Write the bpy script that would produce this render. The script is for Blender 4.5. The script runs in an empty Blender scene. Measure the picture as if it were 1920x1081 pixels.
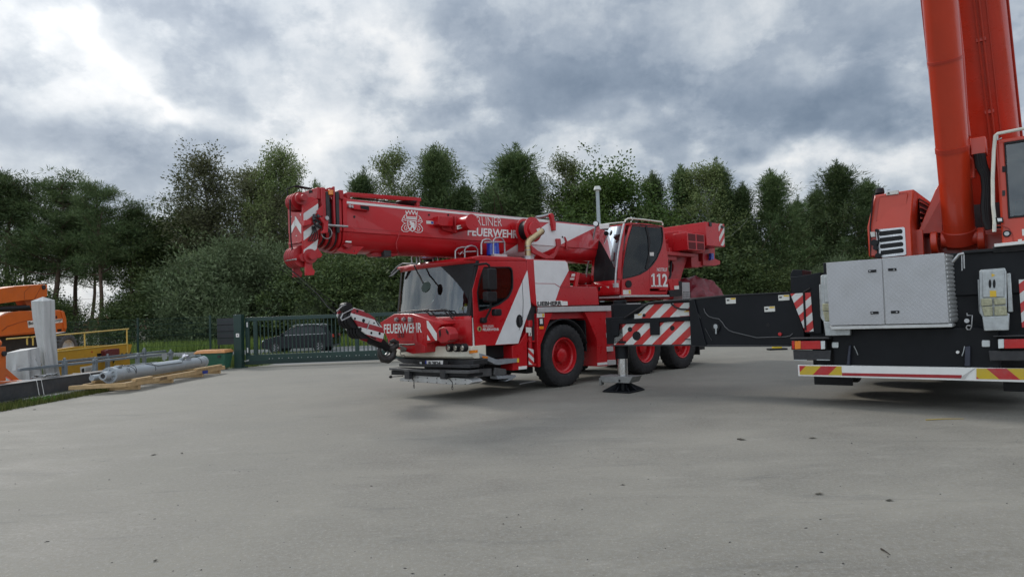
import bpy, bmesh, math, random
import numpy as np
from mathutils import Vector, Matrix
from mathutils.geometry import tessellate_polygon
random.seed(7)
R_ = math.radians
scene = bpy.context.scene
COL = scene.collection

# ------------------------------------------------------------------ survey of the place (camera station)
F = 1227.; CX, CY = 960., 540.
PITCH = math.atan(51.5/F); ROLL = math.atan(0.037); H = 1.55
_cp, _sp = math.cos(PITCH), math.sin(PITCH)
FWD = Vector((0, _cp, _sp)); _u0 = Vector((0, -_sp, _cp)); _r0 = Vector((1, 0, 0))
RT = _r0*math.cos(ROLL) - _u0*math.sin(ROLL); UP = _u0*math.cos(ROLL) + _r0*math.sin(ROLL)
def ray(px, py): return FWD + RT*((px-CX)/F) + UP*((CY-py)/F)
def gnd(px, py, z=0.):
    r = ray(px, py); t = (z-H)/r.z
    return Vector((r.x*t, r.y*t, z))
def atY(px, py, Y):
    r = ray(px, py); t = Y/r.y
    return Vector((r.x*t, Y, H+r.z*t))
def atX(px, py, X):
    r = ray(px, py); t = X/r.x
    return Vector((X, r.y*t, H+r.z*t))
class Fr:
    """a ground frame: origin and heading; sight lines meet its planes of constant x or y"""
    def __init__(s, o, ang):
        s.o = o; s.ang = ang; s.u = (math.cos(ang), math.sin(ang)); s.v = (-math.sin(ang), math.cos(ang))
    def l(s, p):
        dx, dy = p[0]-s.o[0], p[1]-s.o[1]
        return (dx*s.u[0]+dy*s.u[1], dx*s.v[0]+dy*s.v[1], p[2])
    def Y(s, px, py, y=0.):
        r = ray(px, py); k = r.x*s.v[0]+r.y*s.v[1]; t = (y+s.o[0]*s.v[0]+s.o[1]*s.v[1])/k
        return s.l((r.x*t, r.y*t, H+r.z*t))
    def X(s, px, py, x=0.):
        r = ray(px, py); k = r.x*s.u[0]+r.y*s.u[1]; t = (x+s.o[0]*s.u[0]+s.o[1]*s.u[1])/k
        return s.l((r.x*t, r.y*t, H+r.z*t))
    def Z(s, px, py, z=0.): return s.l(gnd(px, py, z))
    def sy(s, pts, y): return [(a[0], a[2]) for a in (s.Y(p[0], p[1], y) for p in pts)]
    def sx(s, pts, x): return [(a[1], a[2]) for a in (s.X(p[0], p[1], x) for p in pts)]
def zm(ox, oy, s):
    return lambda *pts: [(ox+a/s, oy+b/s) for a, b in pts]
Z1 = zm(500, 320, 4.8); Z2 = zm(840, 340, 4.8); Z3 = zm(1080, 330, 4.8); Z4 = zm(620, 460, 4.8); Z5 = zm(620, 560, 4.8)
Z6 = zm(960, 520, 4.8); Z7 = zm(1250, 520, 4.8); Z8 = zm(1520, 440, 4.8); Z9 = zm(1520, 600, 4.8)
ZA = zm(840, 360, 6.757); ZH = zm(620, 570, 9.006); ZB = zm(530, 340, 6.0); ZU = zm(1720, 220, 4.16); ZV = zm(1600, 220, 4.156); ZW = zm(1600, 0, 4.156)
ZL = zm(0, 500, 4.913); ZM = zm(0, 640, 4.8); ZN = zm(200, 560, 6.4); ZG = zm(420, 560, 6.0); ZO = zm(0, 520, 4.507)

# ------------------------------------------------------------------ camera
cam = bpy.data.cameras.new('camera'); camo = bpy.data.objects.new('camera', cam); COL.objects.link(camo)
cam.sensor_width = 36; cam.lens = 36*F/1920; cam.clip_end = 5000; cam.clip_start = .05
m = Matrix((RT, UP, -FWD)).transposed().to_4x4(); m.translation = (0, 0, H); camo.matrix_world = m
scene.camera = camo

# ------------------------------------------------------------------ materials
MATS = {}
def new_mat(name):
    m = bpy.data.materials.new(name); m.use_nodes = True
    nt = m.node_tree; b = nt.nodes['Principled BSDF']
    MATS[name] = m
    return m, nt, b
def N(nt, t, **kw):
    n = nt.nodes.new(t)
    for k, v in kw.items():
        if k.startswith('i_'): n.inputs[k[2:].replace('_', ' ')].default_value = v
        else: setattr(n, k, v)
    return n
def L(nt, a, b): nt.links.new(a, b)
def mixc(nt, fac, a, b, blend='MIX'):
    n = nt.nodes.new('ShaderNodeMix'); n.data_type = 'RGBA'; n.blend_type = blend
    for s, v in ((0, fac), (6, a), (7, b)):
        if hasattr(v, 'node'): nt.links.new(v, n.inputs[s])
        else: n.inputs[s].default_value = v if s == 0 else (*v, 1)[:4]
    return n.outputs[2]
def mth(nt, op, a, b=None, c=None, clamp=False):
    n = nt.nodes.new('ShaderNodeMath'); n.operation = op; n.use_clamp = clamp
    for i, v in enumerate((a, b, c)):
        if v is None: continue
        if hasattr(v, 'node'): nt.links.new(v, n.inputs[i])
        else: n.inputs[i].default_value = v
    return n.outputs[0]
def noise(nt, scale, detail=4, rough=.55, vec=None, dist=0):
    n = nt.nodes.new('ShaderNodeTexNoise'); n.inputs['Scale'].default_value = scale
    n.inputs['Detail'].default_value = detail; n.inputs['Roughness'].default_value = rough; n.inputs['Distortion'].default_value = dist
    if vec is None:
        vec = nt.nodes.new('ShaderNodeTexCoord').outputs['Object']
    nt.links.new(vec, n.inputs['Vector'])
    return n.outputs['Fac']
def ramp(nt, f, lo, hi, a=0., b=1.):
    n = nt.nodes.new('ShaderNodeMapRange'); nt.links.new(f, n.inputs[0]); n.clamp = True
    for i, v in enumerate((lo, hi, a, b)): n.inputs[i+1].default_value = v
    return n.outputs[0]
def M(name, col, rough=.5, metal=0., coat=0., var=.12, scale=6., dirt=.0, dirtcol=(.16, .15, .13), bump=0., bscale=60., spec=.5):
    """plain surface: base colour with slow variation, grime patches, fine bump"""
    if name in MATS: return MATS[name]
    m, nt, b = new_mat(name)
    n1 = noise(nt, scale, 5, .6)
    dk = tuple(c*(1-var) for c in col); lt = tuple(min(1, c*(1+var)) for c in col)
    c = mixc(nt, ramp(nt, n1, .3, .7), dk, lt)
    if dirt:
        n2 = noise(nt, scale*1.7, 8, .7, dist=.6)
        c = mixc(nt, ramp(nt, n2, .45, .8, 0, dirt), c, dirtcol)
    L(nt, c, b.inputs['Base Color'])
    r = ramp(nt, noise(nt, scale*3, 6, .65), .3, .75, max(.02, rough-.08), min(1, rough+.14)); L(nt, r, b.inputs['Roughness'])
    b.inputs['Metallic'].default_value = metal; b.inputs['Coat Weight'].default_value = coat; b.inputs['Coat Roughness'].default_value = .12
    b.inputs['Specular IOR Level'].default_value = spec
    if bump:
        bn = nt.nodes.new('ShaderNodeBump'); bn.inputs['Strength'].default_value = bump; bn.inputs['Distance'].default_value = .01
        L(nt, noise(nt, bscale, 4), bn.inputs['Height']); L(nt, bn.outputs[0], b.inputs['Normal'])
    return m
def STRIPE(name, ca, cb, vec, period, phase=0., duty=.5, rough=.4):
    """diagonal bands running through object space"""
    m, nt, b = new_mat(name)
    tc = nt.nodes.new('ShaderNodeTexCoord')
    d = nt.nodes.new('ShaderNodeVectorMath'); d.operation = 'DOT_PRODUCT'; L(nt, tc.outputs['Object'], d.inputs[0]); d.inputs[1].default_value = vec
    f = mth(nt, 'FRACT', mth(nt, 'ADD', mth(nt, 'DIVIDE', d.outputs['Value'], period), phase))
    s = mth(nt, 'GREATER_THAN', f, duty)
    c = mixc(nt, s, ca, cb)
    c = mixc(nt, ramp(nt, noise(nt, 9, 6, .7), .4, .85, 0, .35), c, (.2, .19, .17))
    L(nt, c, b.inputs['Base Color']); b.inputs['Roughness'].default_value = rough
    return m
RED = (.43, .008, .012); WHITE = (.66, .66, .65)
def body_red():
    m = M('fire_red_paint', RED, .3, coat=.22, var=.07, scale=2, dirt=.10, dirtcol=(.25, .03, .03)); return m
red = body_red(); red.node_tree.nodes['Principled BSDF'].inputs['Specular IOR Level'].default_value = .35
redd = M('weathered_red_paint', (.36, .010, .014), .45, coat=.15, var=.12, scale=4, dirt=.25, dirtcol=(.12, .02, .02))
white = M('white_paint', WHITE, .35, coat=.3, var=.05, scale=3, dirt=.12)
cream = M('cream_bumper_paint', (.66, .62, .50), .4, coat=.2, var=.05, dirt=.15)
black = M('black_plastic', (.009, .009, .010), .5, var=.2, dirt=.15, dirtcol=(.03, .03, .03), spec=.3)
dark = M('dark_steel', (.022, .022, .024), .55, var=.25, dirt=.4, dirtcol=(.07, .065, .06))
blackp = M('black_paint', (.006, .007, .009), .42, coat=.0, var=.2, scale=2, dirt=.15, dirtcol=(.022, .022, .024), spec=.22)
steel = M('bare_steel', (.42, .42, .42), .38, metal=.9, var=.15, dirt=.3)
alu = M('pale_aluminium', (.55, .55, .54), .42, metal=.5, var=.08, dirt=.2)
chrome = M('chrome_rod', (.75, .75, .76), .12, metal=1., var=.04)
rubber = M('tyre_rubber', (.021, .021, .022), .8, var=.2, scale=8, dirt=.5, dirtcol=(.06, .056, .05), bump=.3, bscale=90, spec=.3)
orange = M('crane_orange_paint', (.50, .037, .010), .34, coat=.35, var=.06, scale=1.5, dirt=.12, dirtcol=(.22, .03, .012))
oranged = M('crane_orange_paint_dull', (.40, .028, .010), .45, coat=.15, var=.1, scale=3, dirt=.25, dirtcol=(.15, .025, .012))
lettw = M('white_lettering', (.70, .69, .66), .45, var=.04)
lettk = M('black_lettering', (.01, .01, .01), .5, var=.1)
sticker = M('sticker_white', (.62, .61, .56), .5, var=.08)
yellowst = M('sticker_yellow', (.65, .42, .03), .5, var=.08)
blue = M('blue_beacon_plastic', (.008, .05, .42), .2, coat=.5, var=.08)
amber = M('amber_lens', (.75, .22, .015), .2, coat=.5, var=.08)
redlens = M('red_lens', (.45, .010, .012), .18, coat=.6, var=.1)
clearlens = M('clear_lens', (.62, .65, .64), .12, coat=.6, var=.08)
interior = M('cab_interior', (.035, .035, .037), .7, var=.3)
def glass(name, tint, ior, through):
    m, nt, b = new_mat(name)
    out = nt.nodes['Material Output']
    fr = nt.nodes.new('ShaderNodeFresnel'); fr.inputs['IOR'].default_value = ior
    g = nt.nodes.new('ShaderNodeBsdfGlossy'); g.inputs['Roughness'].default_value = .015; g.inputs['Color'].default_value = (.92, .97, 1, 1)
    bn = nt.nodes.new('ShaderNodeBump'); bn.inputs['Strength'].default_value = .06; bn.inputs['Distance'].default_value = .05
    L(nt, noise(nt, 1.4, 2), bn.inputs['Height']); L(nt, bn.outputs[0], g.inputs['Normal'])
    t = nt.nodes.new('ShaderNodeBsdfTransparent'); t.inputs['Color'].default_value = (*tint, 1)
    dk = nt.nodes.new('ShaderNodeBsdfDiffuse'); dk.inputs['Color'].default_value = (.01, .011, .012, 1)
    m1 = nt.nodes.new('ShaderNodeMixShader'); m1.inputs[0].default_value = through; L(nt, dk.outputs[0], m1.inputs[1]); L(nt, t.outputs[0], m1.inputs[2])
    m2 = nt.nodes.new('ShaderNodeMixShader'); L(nt, fr.outputs[0], m2.inputs[0]); L(nt, m1.outputs[0], m2.inputs[1]); L(nt, g.outputs[0], m2.inputs[2])
    L(nt, m2.outputs[0], out.inputs['Surface'])
    return m
wglass2 = glass('cab_glass', (.6, .65, .65), 1.75, .8)
wglass = glass('windscreen_glass', (.75, .8, .8), 2.25, .8)
sglass = glass('side_glass', (.5, .55, .55), 1.38, .85)

# ------------------------------------------------------------------ mesh building
class MB:
    def __init__(s): s.v = []; s.f = []; s.mi = []; s.cur = 0
    def add(s, vs, fs):
        n = len(s.v); s.v += [tuple(v) for v in vs]
        for f in fs: s.f.append(tuple(i+n for i in f)); s.mi.append(s.cur)
        return s
    def mat(s, i): s.cur = i; return s
    def box(s, x0, x1, y0, y1, z0, z1):
        x0, x1 = min(x0, x1), max(x0, x1); y0, y1 = min(y0, y1), max(y0, y1); z0, z1 = min(z0, z1), max(z0, z1)
        v = [(x0, y0, z0), (x1, y0, z0), (x1, y1, z0), (x0, y1, z0), (x0, y0, z1), (x1, y0, z1), (x1, y1, z1), (x0, y1, z1)]
        return s.add(v, [(0, 3, 2, 1), (4, 5, 6, 7), (0, 1, 5, 4), (1, 2, 6, 5), (2, 3, 7, 6), (3, 0, 4, 7)])
    def hexa(s, b, t):
        return s.add(list(b)+list(t), [(0, 3, 2, 1), (4, 5, 6, 7), (0, 1, 5, 4), (1, 2, 6, 5), (2, 3, 7, 6), (3, 0, 4, 7)])
    def plate(s, poly, a, b, ax='y', holes=()):
        """2-D outline (with holes) given thickness along axis ax from a to b"""
        loops = [list(poly)]+[list(h) for h in holes]
        def mk(p, t): return (t, p[0], p[1]) if ax == 'x' else (p[0], t, p[1]) if ax == 'y' else (p[0], p[1], t)
        tri = tessellate_polygon([[Vector((p[0], p[1], 0)) for p in lp] for lp in loops])
        flat = [p for lp in loops for p in lp]; n = len(flat)
        vs = [mk(p, a) for p in flat]+[mk(p, b) for p in flat]
        fs = []
        if len(loops) == 1 and convex(poly): fs = [tuple(range(n)), tuple(range(2*n-1, n-1, -1))]
        else: fs = [tuple(t) for t in tri]+[tuple(i+n for i in reversed(t)) for t in tri]
        o = 0
        for lp in loops:
            k = len(lp)
            for i in range(k):
                j = (i+1) % k; fs.append((o+i, o+j, o+j+n, o+i+n))
            o += k
        return s.add(vs, fs)
    def cyl(s, p0, p1, r0, r1=None, n=20, cap=True):
        if r1 is None: r1 = r0
        p0, p1 = Vector(p0), Vector(p1); d = (p1-p0).normalized()
        a = d.orthogonal().normalized(); b = d.cross(a)
        vs = []
        for p, r in ((p0, r0), (p1, r1)):
            for i in range(n):
                t = 2*math.pi*i/n; vs.append(p+(a*math.cos(t)+b*math.sin(t))*r)
        fs = [(i, (i+1) % n, n+(i+1) % n, n+i) for i in range(n)]
        if cap: fs += [tuple(range(n-1, -1, -1)), tuple(range(n, 2*n))]
        return s.add(vs, fs)
    def ring(s, c, ax, prof, n=32):
        """lathe: profile of (radius, offset along ax)"""
        c, ax = Vector(c), Vector(ax).normalized(); a = ax.orthogonal().normalized(); b = ax.cross(a)
        k = len(prof); vs = []
        for i in range(n):
            t = 2*math.pi*i/n; d = a*math.cos(t)+b*math.sin(t)
            for r, h in prof: vs.append(c+d*r+ax*h)
        fs = []
        for i in range(n):
            j = (i+1) % n
            for q in range(k-1): fs.append((i*k+q, i*k+q+1, j*k+q+1, j*k+q))
        return s.add(vs, fs)
    def tube(s, pts, r, n=8, closed=False):
        pts = [Vector(p) for p in pts]; m = len(pts); vs = []; prev = None
        rr = r if isinstance(r, (list, tuple)) else [r]*m
        for i, p in enumerate(pts):
            if closed: d = (pts[(i+1) % m]-pts[i-1]).normalized()
            else: d = (pts[min(i+1, m-1)]-pts[max(i-1, 0)]).normalized()
            if prev is None: a = d.orthogonal().normalized()
            else:
                a = prev-d*prev.dot(d)
                a = a.normalized() if a.length > 1e-6 else d.orthogonal().normalized()
            prev = a; b = d.cross(a)
            for q in range(n):
                t = 2*math.pi*q/n; vs.append(p+(a*math.cos(t)+b*math.sin(t))*rr[i])
        fs = []
        for i in range(m if closed else m-1):
            j = (i+1) % m
            for q in range(n): fs.append((i*n+q, i*n+(q+1) % n, j*n+(q+1) % n, j*n+q))
        if not closed: fs += [tuple(range(n-1, -1, -1)), tuple((m-1)*n+q for q in range(n))]
        return s.add(vs, fs)
    def loft(s, secs, cap=True):
        k = len(secs[0]); vs = [p for sc in secs for p in sc]; fs = []
        for i in range(len(secs)-1):
            for q in range(k): fs.append((i*k+q, i*k+(q+1) % k, (i+1)*k+(q+1) % k, (i+1)*k+q))
        if cap: fs += [tuple(range(k-1, -1, -1)), tuple((len(secs)-1)*k+q for q in range(k))]
        return s.add(vs, fs)
    def sheet(s, rows):
        k = len(rows[0]); vs = [p for r in rows for p in r]
        return s.add(vs, [(i*k+q, i*k+q+1, (i+1)*k+q+1, (i+1)*k+q) for i in range(len(rows)-1) for q in range(k-1)])
    def build(s, name, mats, parent=None, bevel=0., smooth=35, loc=(0, 0, 0), rot=(0, 0, 0), seg=2):
        me = bpy.data.meshes.new(name); me.from_pydata(s.v, [], s.f)
        mats = mats if isinstance(mats, (list, tuple)) else [mats]
        for mm in mats: me.materials.append(mm)
        if len(mats) > 1: me.polygons.foreach_set('material_index', s.mi)
        bm = bmesh.new(); bm.from_mesh(me)
        bmesh.ops.recalc_face_normals(bm, faces=bm.faces); bm.to_mesh(me); bm.free()
        if smooth:
            me.polygons.foreach_set('use_smooth', [True]*len(me.polygons)); me.set_sharp_from_angle(angle=R_(smooth))
        me.update()
        o = bpy.data.objects.new(name, me); COL.objects.link(o); o.location = loc; o.rotation_euler = rot
        if parent is not None: o.parent = parent
        if bevel:
            bv = o.modifiers.new('bevel', 'BEVEL'); bv.width = bevel; bv.segments = seg; bv.limit_method = 'ANGLE'; bv.angle_limit = R_(40); bv.harden_normals = False
        return o
def convex(p):
    s = 0; n = len(p)
    for i in range(n):
        a, b, c = p[i], p[(i+1) % n], p[(i+2) % n]
        k = (b[0]-a[0])*(c[1]-b[1])-(b[1]-a[1])*(c[0]-b[0])
        if abs(k) < 1e-9: continue
        if s == 0: s = 1 if k > 0 else -1
        elif s*k < 0: return False
    return True
def tag(o, label=None, cat=None, group=None, kind=None):
    if label: o['label'] = label
    if cat: o['category'] = cat
    if group: o['group'] = group
    if kind: o['kind'] = kind
    return o
def empty(name, loc, rz, label, cat, group=None):
    o = bpy.data.objects.new(name, None); COL.objects.link(o); o.location = loc; o.rotation_euler = (0, 0, rz); o.empty_display_size = .3
    return tag(o, label, cat, group)
def copytree(o, parent=None):
    c = o.copy(); COL.objects.link(c); c.parent = parent
    for ch in list(o.children): copytree(ch, c)
    return c
def TEXT(s, mat, parent, o, ux, uz, out, name='lettering', thick=.003, bold=0., shear=0., space=1.):
    """letters fitted to the parallelogram o + ux (along) + uz (up), lifted by 'out'"""
    cu = bpy.data.curves.new('t', 'FONT'); cu.body = s; cu.size = 1; cu.extrude = 0; cu.offset = bold; cu.space_character = space; cu.resolution_u = 3; cu.shear = shear
    ob = bpy.data.objects.new('t', cu); COL.objects.link(ob)
    bpy.context.view_layer.update()
    me = bpy.data.meshes.new_from_object(ob.evaluated_get(bpy.context.evaluated_depsgraph_get()))
    bpy.data.objects.remove(ob); bpy.data.curves.remove(cu)
    n = len(me.vertices); co = np.empty(n*3); me.vertices.foreach_get('co', co); co = co.reshape(-1, 3)
    mn, mx = co.min(0), co.max(0); t = (co-mn)/np.maximum(mx-mn, 1e-6)
    o, ux, uz, out = (np.array(v, dtype=float) for v in (o, ux, uz, out))
    new = o+t[:, :1]*ux+t[:, 1:2]*uz+out*thick
    me.vertices.foreach_set('co', new.ravel()); me.materials.clear(); me.materials.append(mat); me.update()
    ob = bpy.data.objects.new(name, me); COL.objects.link(ob)
    if parent: ob.parent = parent
    return ob
def arc(cx, cy, r, a0, a1, n=8, ry=None):
    ry = r if ry is None else ry
    return [(cx+r*math.cos(R_(a0+(a1-a0)*i/n)), cy+ry*math.sin(R_(a0+(a1-a0)*i/n))) for i in range(n+1)]
def rrect(x0, x1, z0, z1, r, n=4):
    return arc(x1-r, z1-r, r, 0, 90, n)+arc(x0+r, z1-r, r, 90, 180, n)+arc(x0+r, z0+r, r, 180, 270, n)+arc(x1-r, z0+r, r, 270, 360, n)
def inset(poly, d):
    cx = sum(p[0] for p in poly)/len(poly); cz = sum(p[1] for p in poly)/len(poly); o = []
    for x, z in poly:
        l = math.hypot(x-cx, z-cz); k = max(0, 1-d/l); o.append((cx+(x-cx)*k, cz+(z-cz)*k))
    return o
def y3(f, pts, y, dy=0.): return [(a[0], a[1]+dy, a[2]) for a in (f.Y(p[0], p[1], y) for p in pts)]

# ------------------------------------------------------------------ sky and light
w = bpy.data.worlds.new('World'); scene.world = w; w.use_nodes = True
nt = w.node_tree; bg = nt.nodes['Background']
SUN_AZ, SUN_EL = -42., 38.          # degrees from +Y (left), elevation
sky = nt.nodes.new('ShaderNodeTexSky'); sky.sky_type = 'NISHITA'; sky.sun_disc = False
sky.sun_elevation = R_(SUN_EL); sky.sun_rotation = R_(SUN_AZ); sky.air_density = 1.2; sky.dust_density = 2.
tc = nt.nodes.new('ShaderNodeTexCoord'); sep = nt.nodes.new('ShaderNodeSeparateXYZ'); L(nt, tc.outputs['Generated'], sep.inputs[0])
# cloud deck coordinates: sight line cut with a layer overhead
den = mth(nt, 'ADD', mth(nt, 'MAXIMUM', sep.outputs[2], 0.), .50)
cv = nt.nodes.new('ShaderNodeCombineXYZ'); L(nt, mth(nt, 'DIVIDE', sep.outputs[0], den), cv.inputs[0]); L(nt, mth(nt, 'DIVIDE', sep.outputs[1], den), cv.inputs[1]); cv.inputs[2].default_value = 3.3
def blob(px, py, sx, sy, rot=0.):
    """soft patch of the cloud deck in a given direction; sizes in radians"""
    d = ray(px, py).normalized(); az = math.atan2(d.x, d.y); el = math.asin(d.z)
    return az, el, sx/F, sy/F, rot
AZ = mth(nt, 'ARCTAN2', sep.outputs[0], sep.outputs[1]); EL = mth(nt, 'ARCSINE', sep.outputs[2])
wob = mth(nt, 'MULTIPLY', mth(nt, 'SUBTRACT', noise(nt, 5., 3, .6, tc.outputs['Generated']), .5), .22)
wob2 = mth(nt, 'MULTIPLY', mth(nt, 'SUBTRACT', noise(nt, 6.1, 3, .6, cv.outputs[0]), .5), .12)
AZw = mth(nt, 'ADD', AZ, wob); ELw = mth(nt, 'ADD', EL, wob2)
def gauss(az, el, sa, se, rot):
    da = mth(nt, 'SUBTRACT', AZw, az); de = mth(nt, 'SUBTRACT', ELw, el); c, s = math.cos(R_(rot)), math.sin(R_(rot))
    p = mth(nt, 'DIVIDE', mth(nt, 'ADD', mth(nt, 'MULTIPLY', da, c), mth(nt, 'MULTIPLY', de, s)), sa)
    q = mth(nt, 'DIVIDE', mth(nt, 'SUBTRACT', mth(nt, 'MULTIPLY', de, c), mth(nt, 'MULTIPLY', da, s)), se)
    return mth(nt, 'EXPONENT', mth(nt, 'MULTIPLY', mth(nt, 'ADD', mth(nt, 'MULTIPLY', p, p), mth(nt, 'MULTIPLY', q, q)), -1.))
BRIGHT = [(150, 60, 46, 22, -50, .34), (230, 150, 120, 17, -35, .28), (330, 215, 130, 20, -10, .22), (40, 70, 90, 50, -20, .16), (620, 250, 60, 44, 60, .26), (560, 150, 140, 120, 0, .14),
          (830, 235, 170, 26, 5, .28), (770, 130, 70, 60, -30, .18), (700, 60, 70, 45, -40, .16), (1690, 310, 110, 42, -8, .40), (1500, 135, 60, 30, -40, .26), (1720, 150, 60, 45, -50, .30), (1160, 230, 150, 24, 15, .20),
          (1300, 330, 260, 22, 8, .12), (1400, 40, 60, 30, 0, .08), (1450, 300, 110, 26, 0, .22), (-500, 300, 460, 300, 0, .42)]
DARKB = [(150, 300, 330, 90, -14, .40), (60, 210, 110, 50, -20, .16), (470, 50, 100, 60, -30, .14), (960, 70, 190, 95, -10, .32), (1070, 170, 150, 46, 12, .34), (1480, 190, 240, 66, -8, .38), (1330, 90, 150, 60, 10, .14), (1560, 240, 170, 34, 0, .22),
         (930, 215, 110, 26, -5, .22), (690, 170, 60, 26, 15, .16), (1700, 40, 120, 60, 0, .14), (80, 20, 70, 30, 0, .06), (1850, 330, 200, 60, 0, .10)]
acc = None
for lst, sg in ((BRIGHT, 1), (DARKB, -1)):
    for px, py, sx, sy, rt, amp in lst:
        g = mth(nt, 'MULTIPLY', gauss(*blob(px, py, sx, sy, rt)), sg*amp)
        acc = g if acc is None else mth(nt, 'ADD', acc, g)
n1 = noise(nt, 3.2, 9, .60, cv.outputs[0], .12); n2 = noise(nt, 7.5, 8, .62, cv.outputs[0], .15); n3 = noise(nt, 6., 6, .6, tc.outputs['Generated'], .2)
base = mth(nt, 'ADD', mth(nt, 'MULTIPLY', mth(nt, 'SUBTRACT', n1, .5), .95), mth(nt, 'MULTIPLY', mth(nt, 'SUBTRACT', n2, .5), .75))
base = mth(nt, 'ADD', base, mth(nt, 'MULTIPLY', mth(nt, 'SUBTRACT', n3, .5), .8))
edge = mth(nt, 'MULTIPLY', ramp(nt, noise(nt, 4.3, 9, .58, cv.outputs[0], .1), .485, .545), .17)      # crisp sides of the heaped clouds
edge2 = mth(nt, 'MULTIPLY', ramp(nt, noise(nt, 9.5, 6, .6, tc.outputs['Generated'], .1), .50, .60), .09)
base = mth(nt, 'ADD', base, mth(nt, 'ADD', edge, edge2))
tval = mth(nt, 'ADD', mth(nt, 'MULTIPLY', mth(nt, 'ADD', base, acc), .80), .46)
cr = nt.nodes.new('ShaderNodeValToRGB'); L(nt, tval, cr.inputs[0])
el = cr.color_ramp; el.elements[0].position = .0; el.elements[0].color = (.180, .235, .315, 1); el.elements[1].position = 1.; el.elements[1].color = (.95, .95, .94, 1)
for p, c in ((.24, (.265, .325, .41)), (.44, (.38, .44, .52)), (.60, (.54, .595, .655)), (.80, (.76, .79, .82))):
    e = el.elements.new(p); e.color = (*c, 1)
S = .1
cl = nt.nodes.new('ShaderNodeVectorMath'); cl.operation = 'SCALE'; L(nt, cr.outputs[0], cl.inputs[0])
# overhead and towards the hidden sun the deck is thinner and brighter
sd = (math.sin(R_(SUN_AZ))*math.cos(R_(SUN_EL)), math.cos(R_(SUN_AZ))*math.cos(R_(SUN_EL)), math.sin(R_(SUN_EL)))
dt = nt.nodes.new('ShaderNodeVectorMath'); dt.operation = 'DOT_PRODUCT'; L(nt, tc.outputs['Generated'], dt.inputs[0]); dt.inputs[1].default_value = sd
back = ramp(nt, mth(nt, 'MULTIPLY', sep.outputs[1], -1.), -.25, .75, 0, 1.25)     # unseen clouds behind the camera, brightened as fill for camera-facing sides
lift = mth(nt, 'ADD', mth(nt, 'ADD', back, ramp(nt, sep.outputs[2], .42, .95, 0, .8)), mth(nt, 'MULTIPLY', mth(nt, 'POWER', mth(nt, 'MAXIMUM', dt.outputs['Value'], 0.), 14.), .5))
L(nt, mth(nt, 'MULTIPLY', mth(nt, 'ADD', lift, 1.), 1./S), cl.inputs['Scale'])
fin = mixc(nt, .93, sky.outputs[0], cl.outputs[0])
L(nt, fin, bg.inputs['Color']); bg.inputs['Strength'].default_value = S
w.cycles.sampling_method = 'MANUAL'; w.cycles.sample_map_resolution = 256
sun = bpy.data.lights.new('sun', 'SUN'); sun.energy = 1.6; sun.angle = R_(11); sun.color = (1, .96, .90)
suno = bpy.data.objects.new('sun', sun); COL.objects.link(suno); suno.rotation_euler = (-Vector(sd)).to_track_quat('-Z', 'Y').to_euler()
scene.view_settings.view_transform = 'Standard'; scene.view_settings.look = 'None'; scene.view_settings.exposure = 0.; scene.view_settings.gamma = 1.
scene.cycles.use_denoising = True; scene.cycles.max_bounces = 8; scene.cycles.transparent_max_bounces = 24

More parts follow.
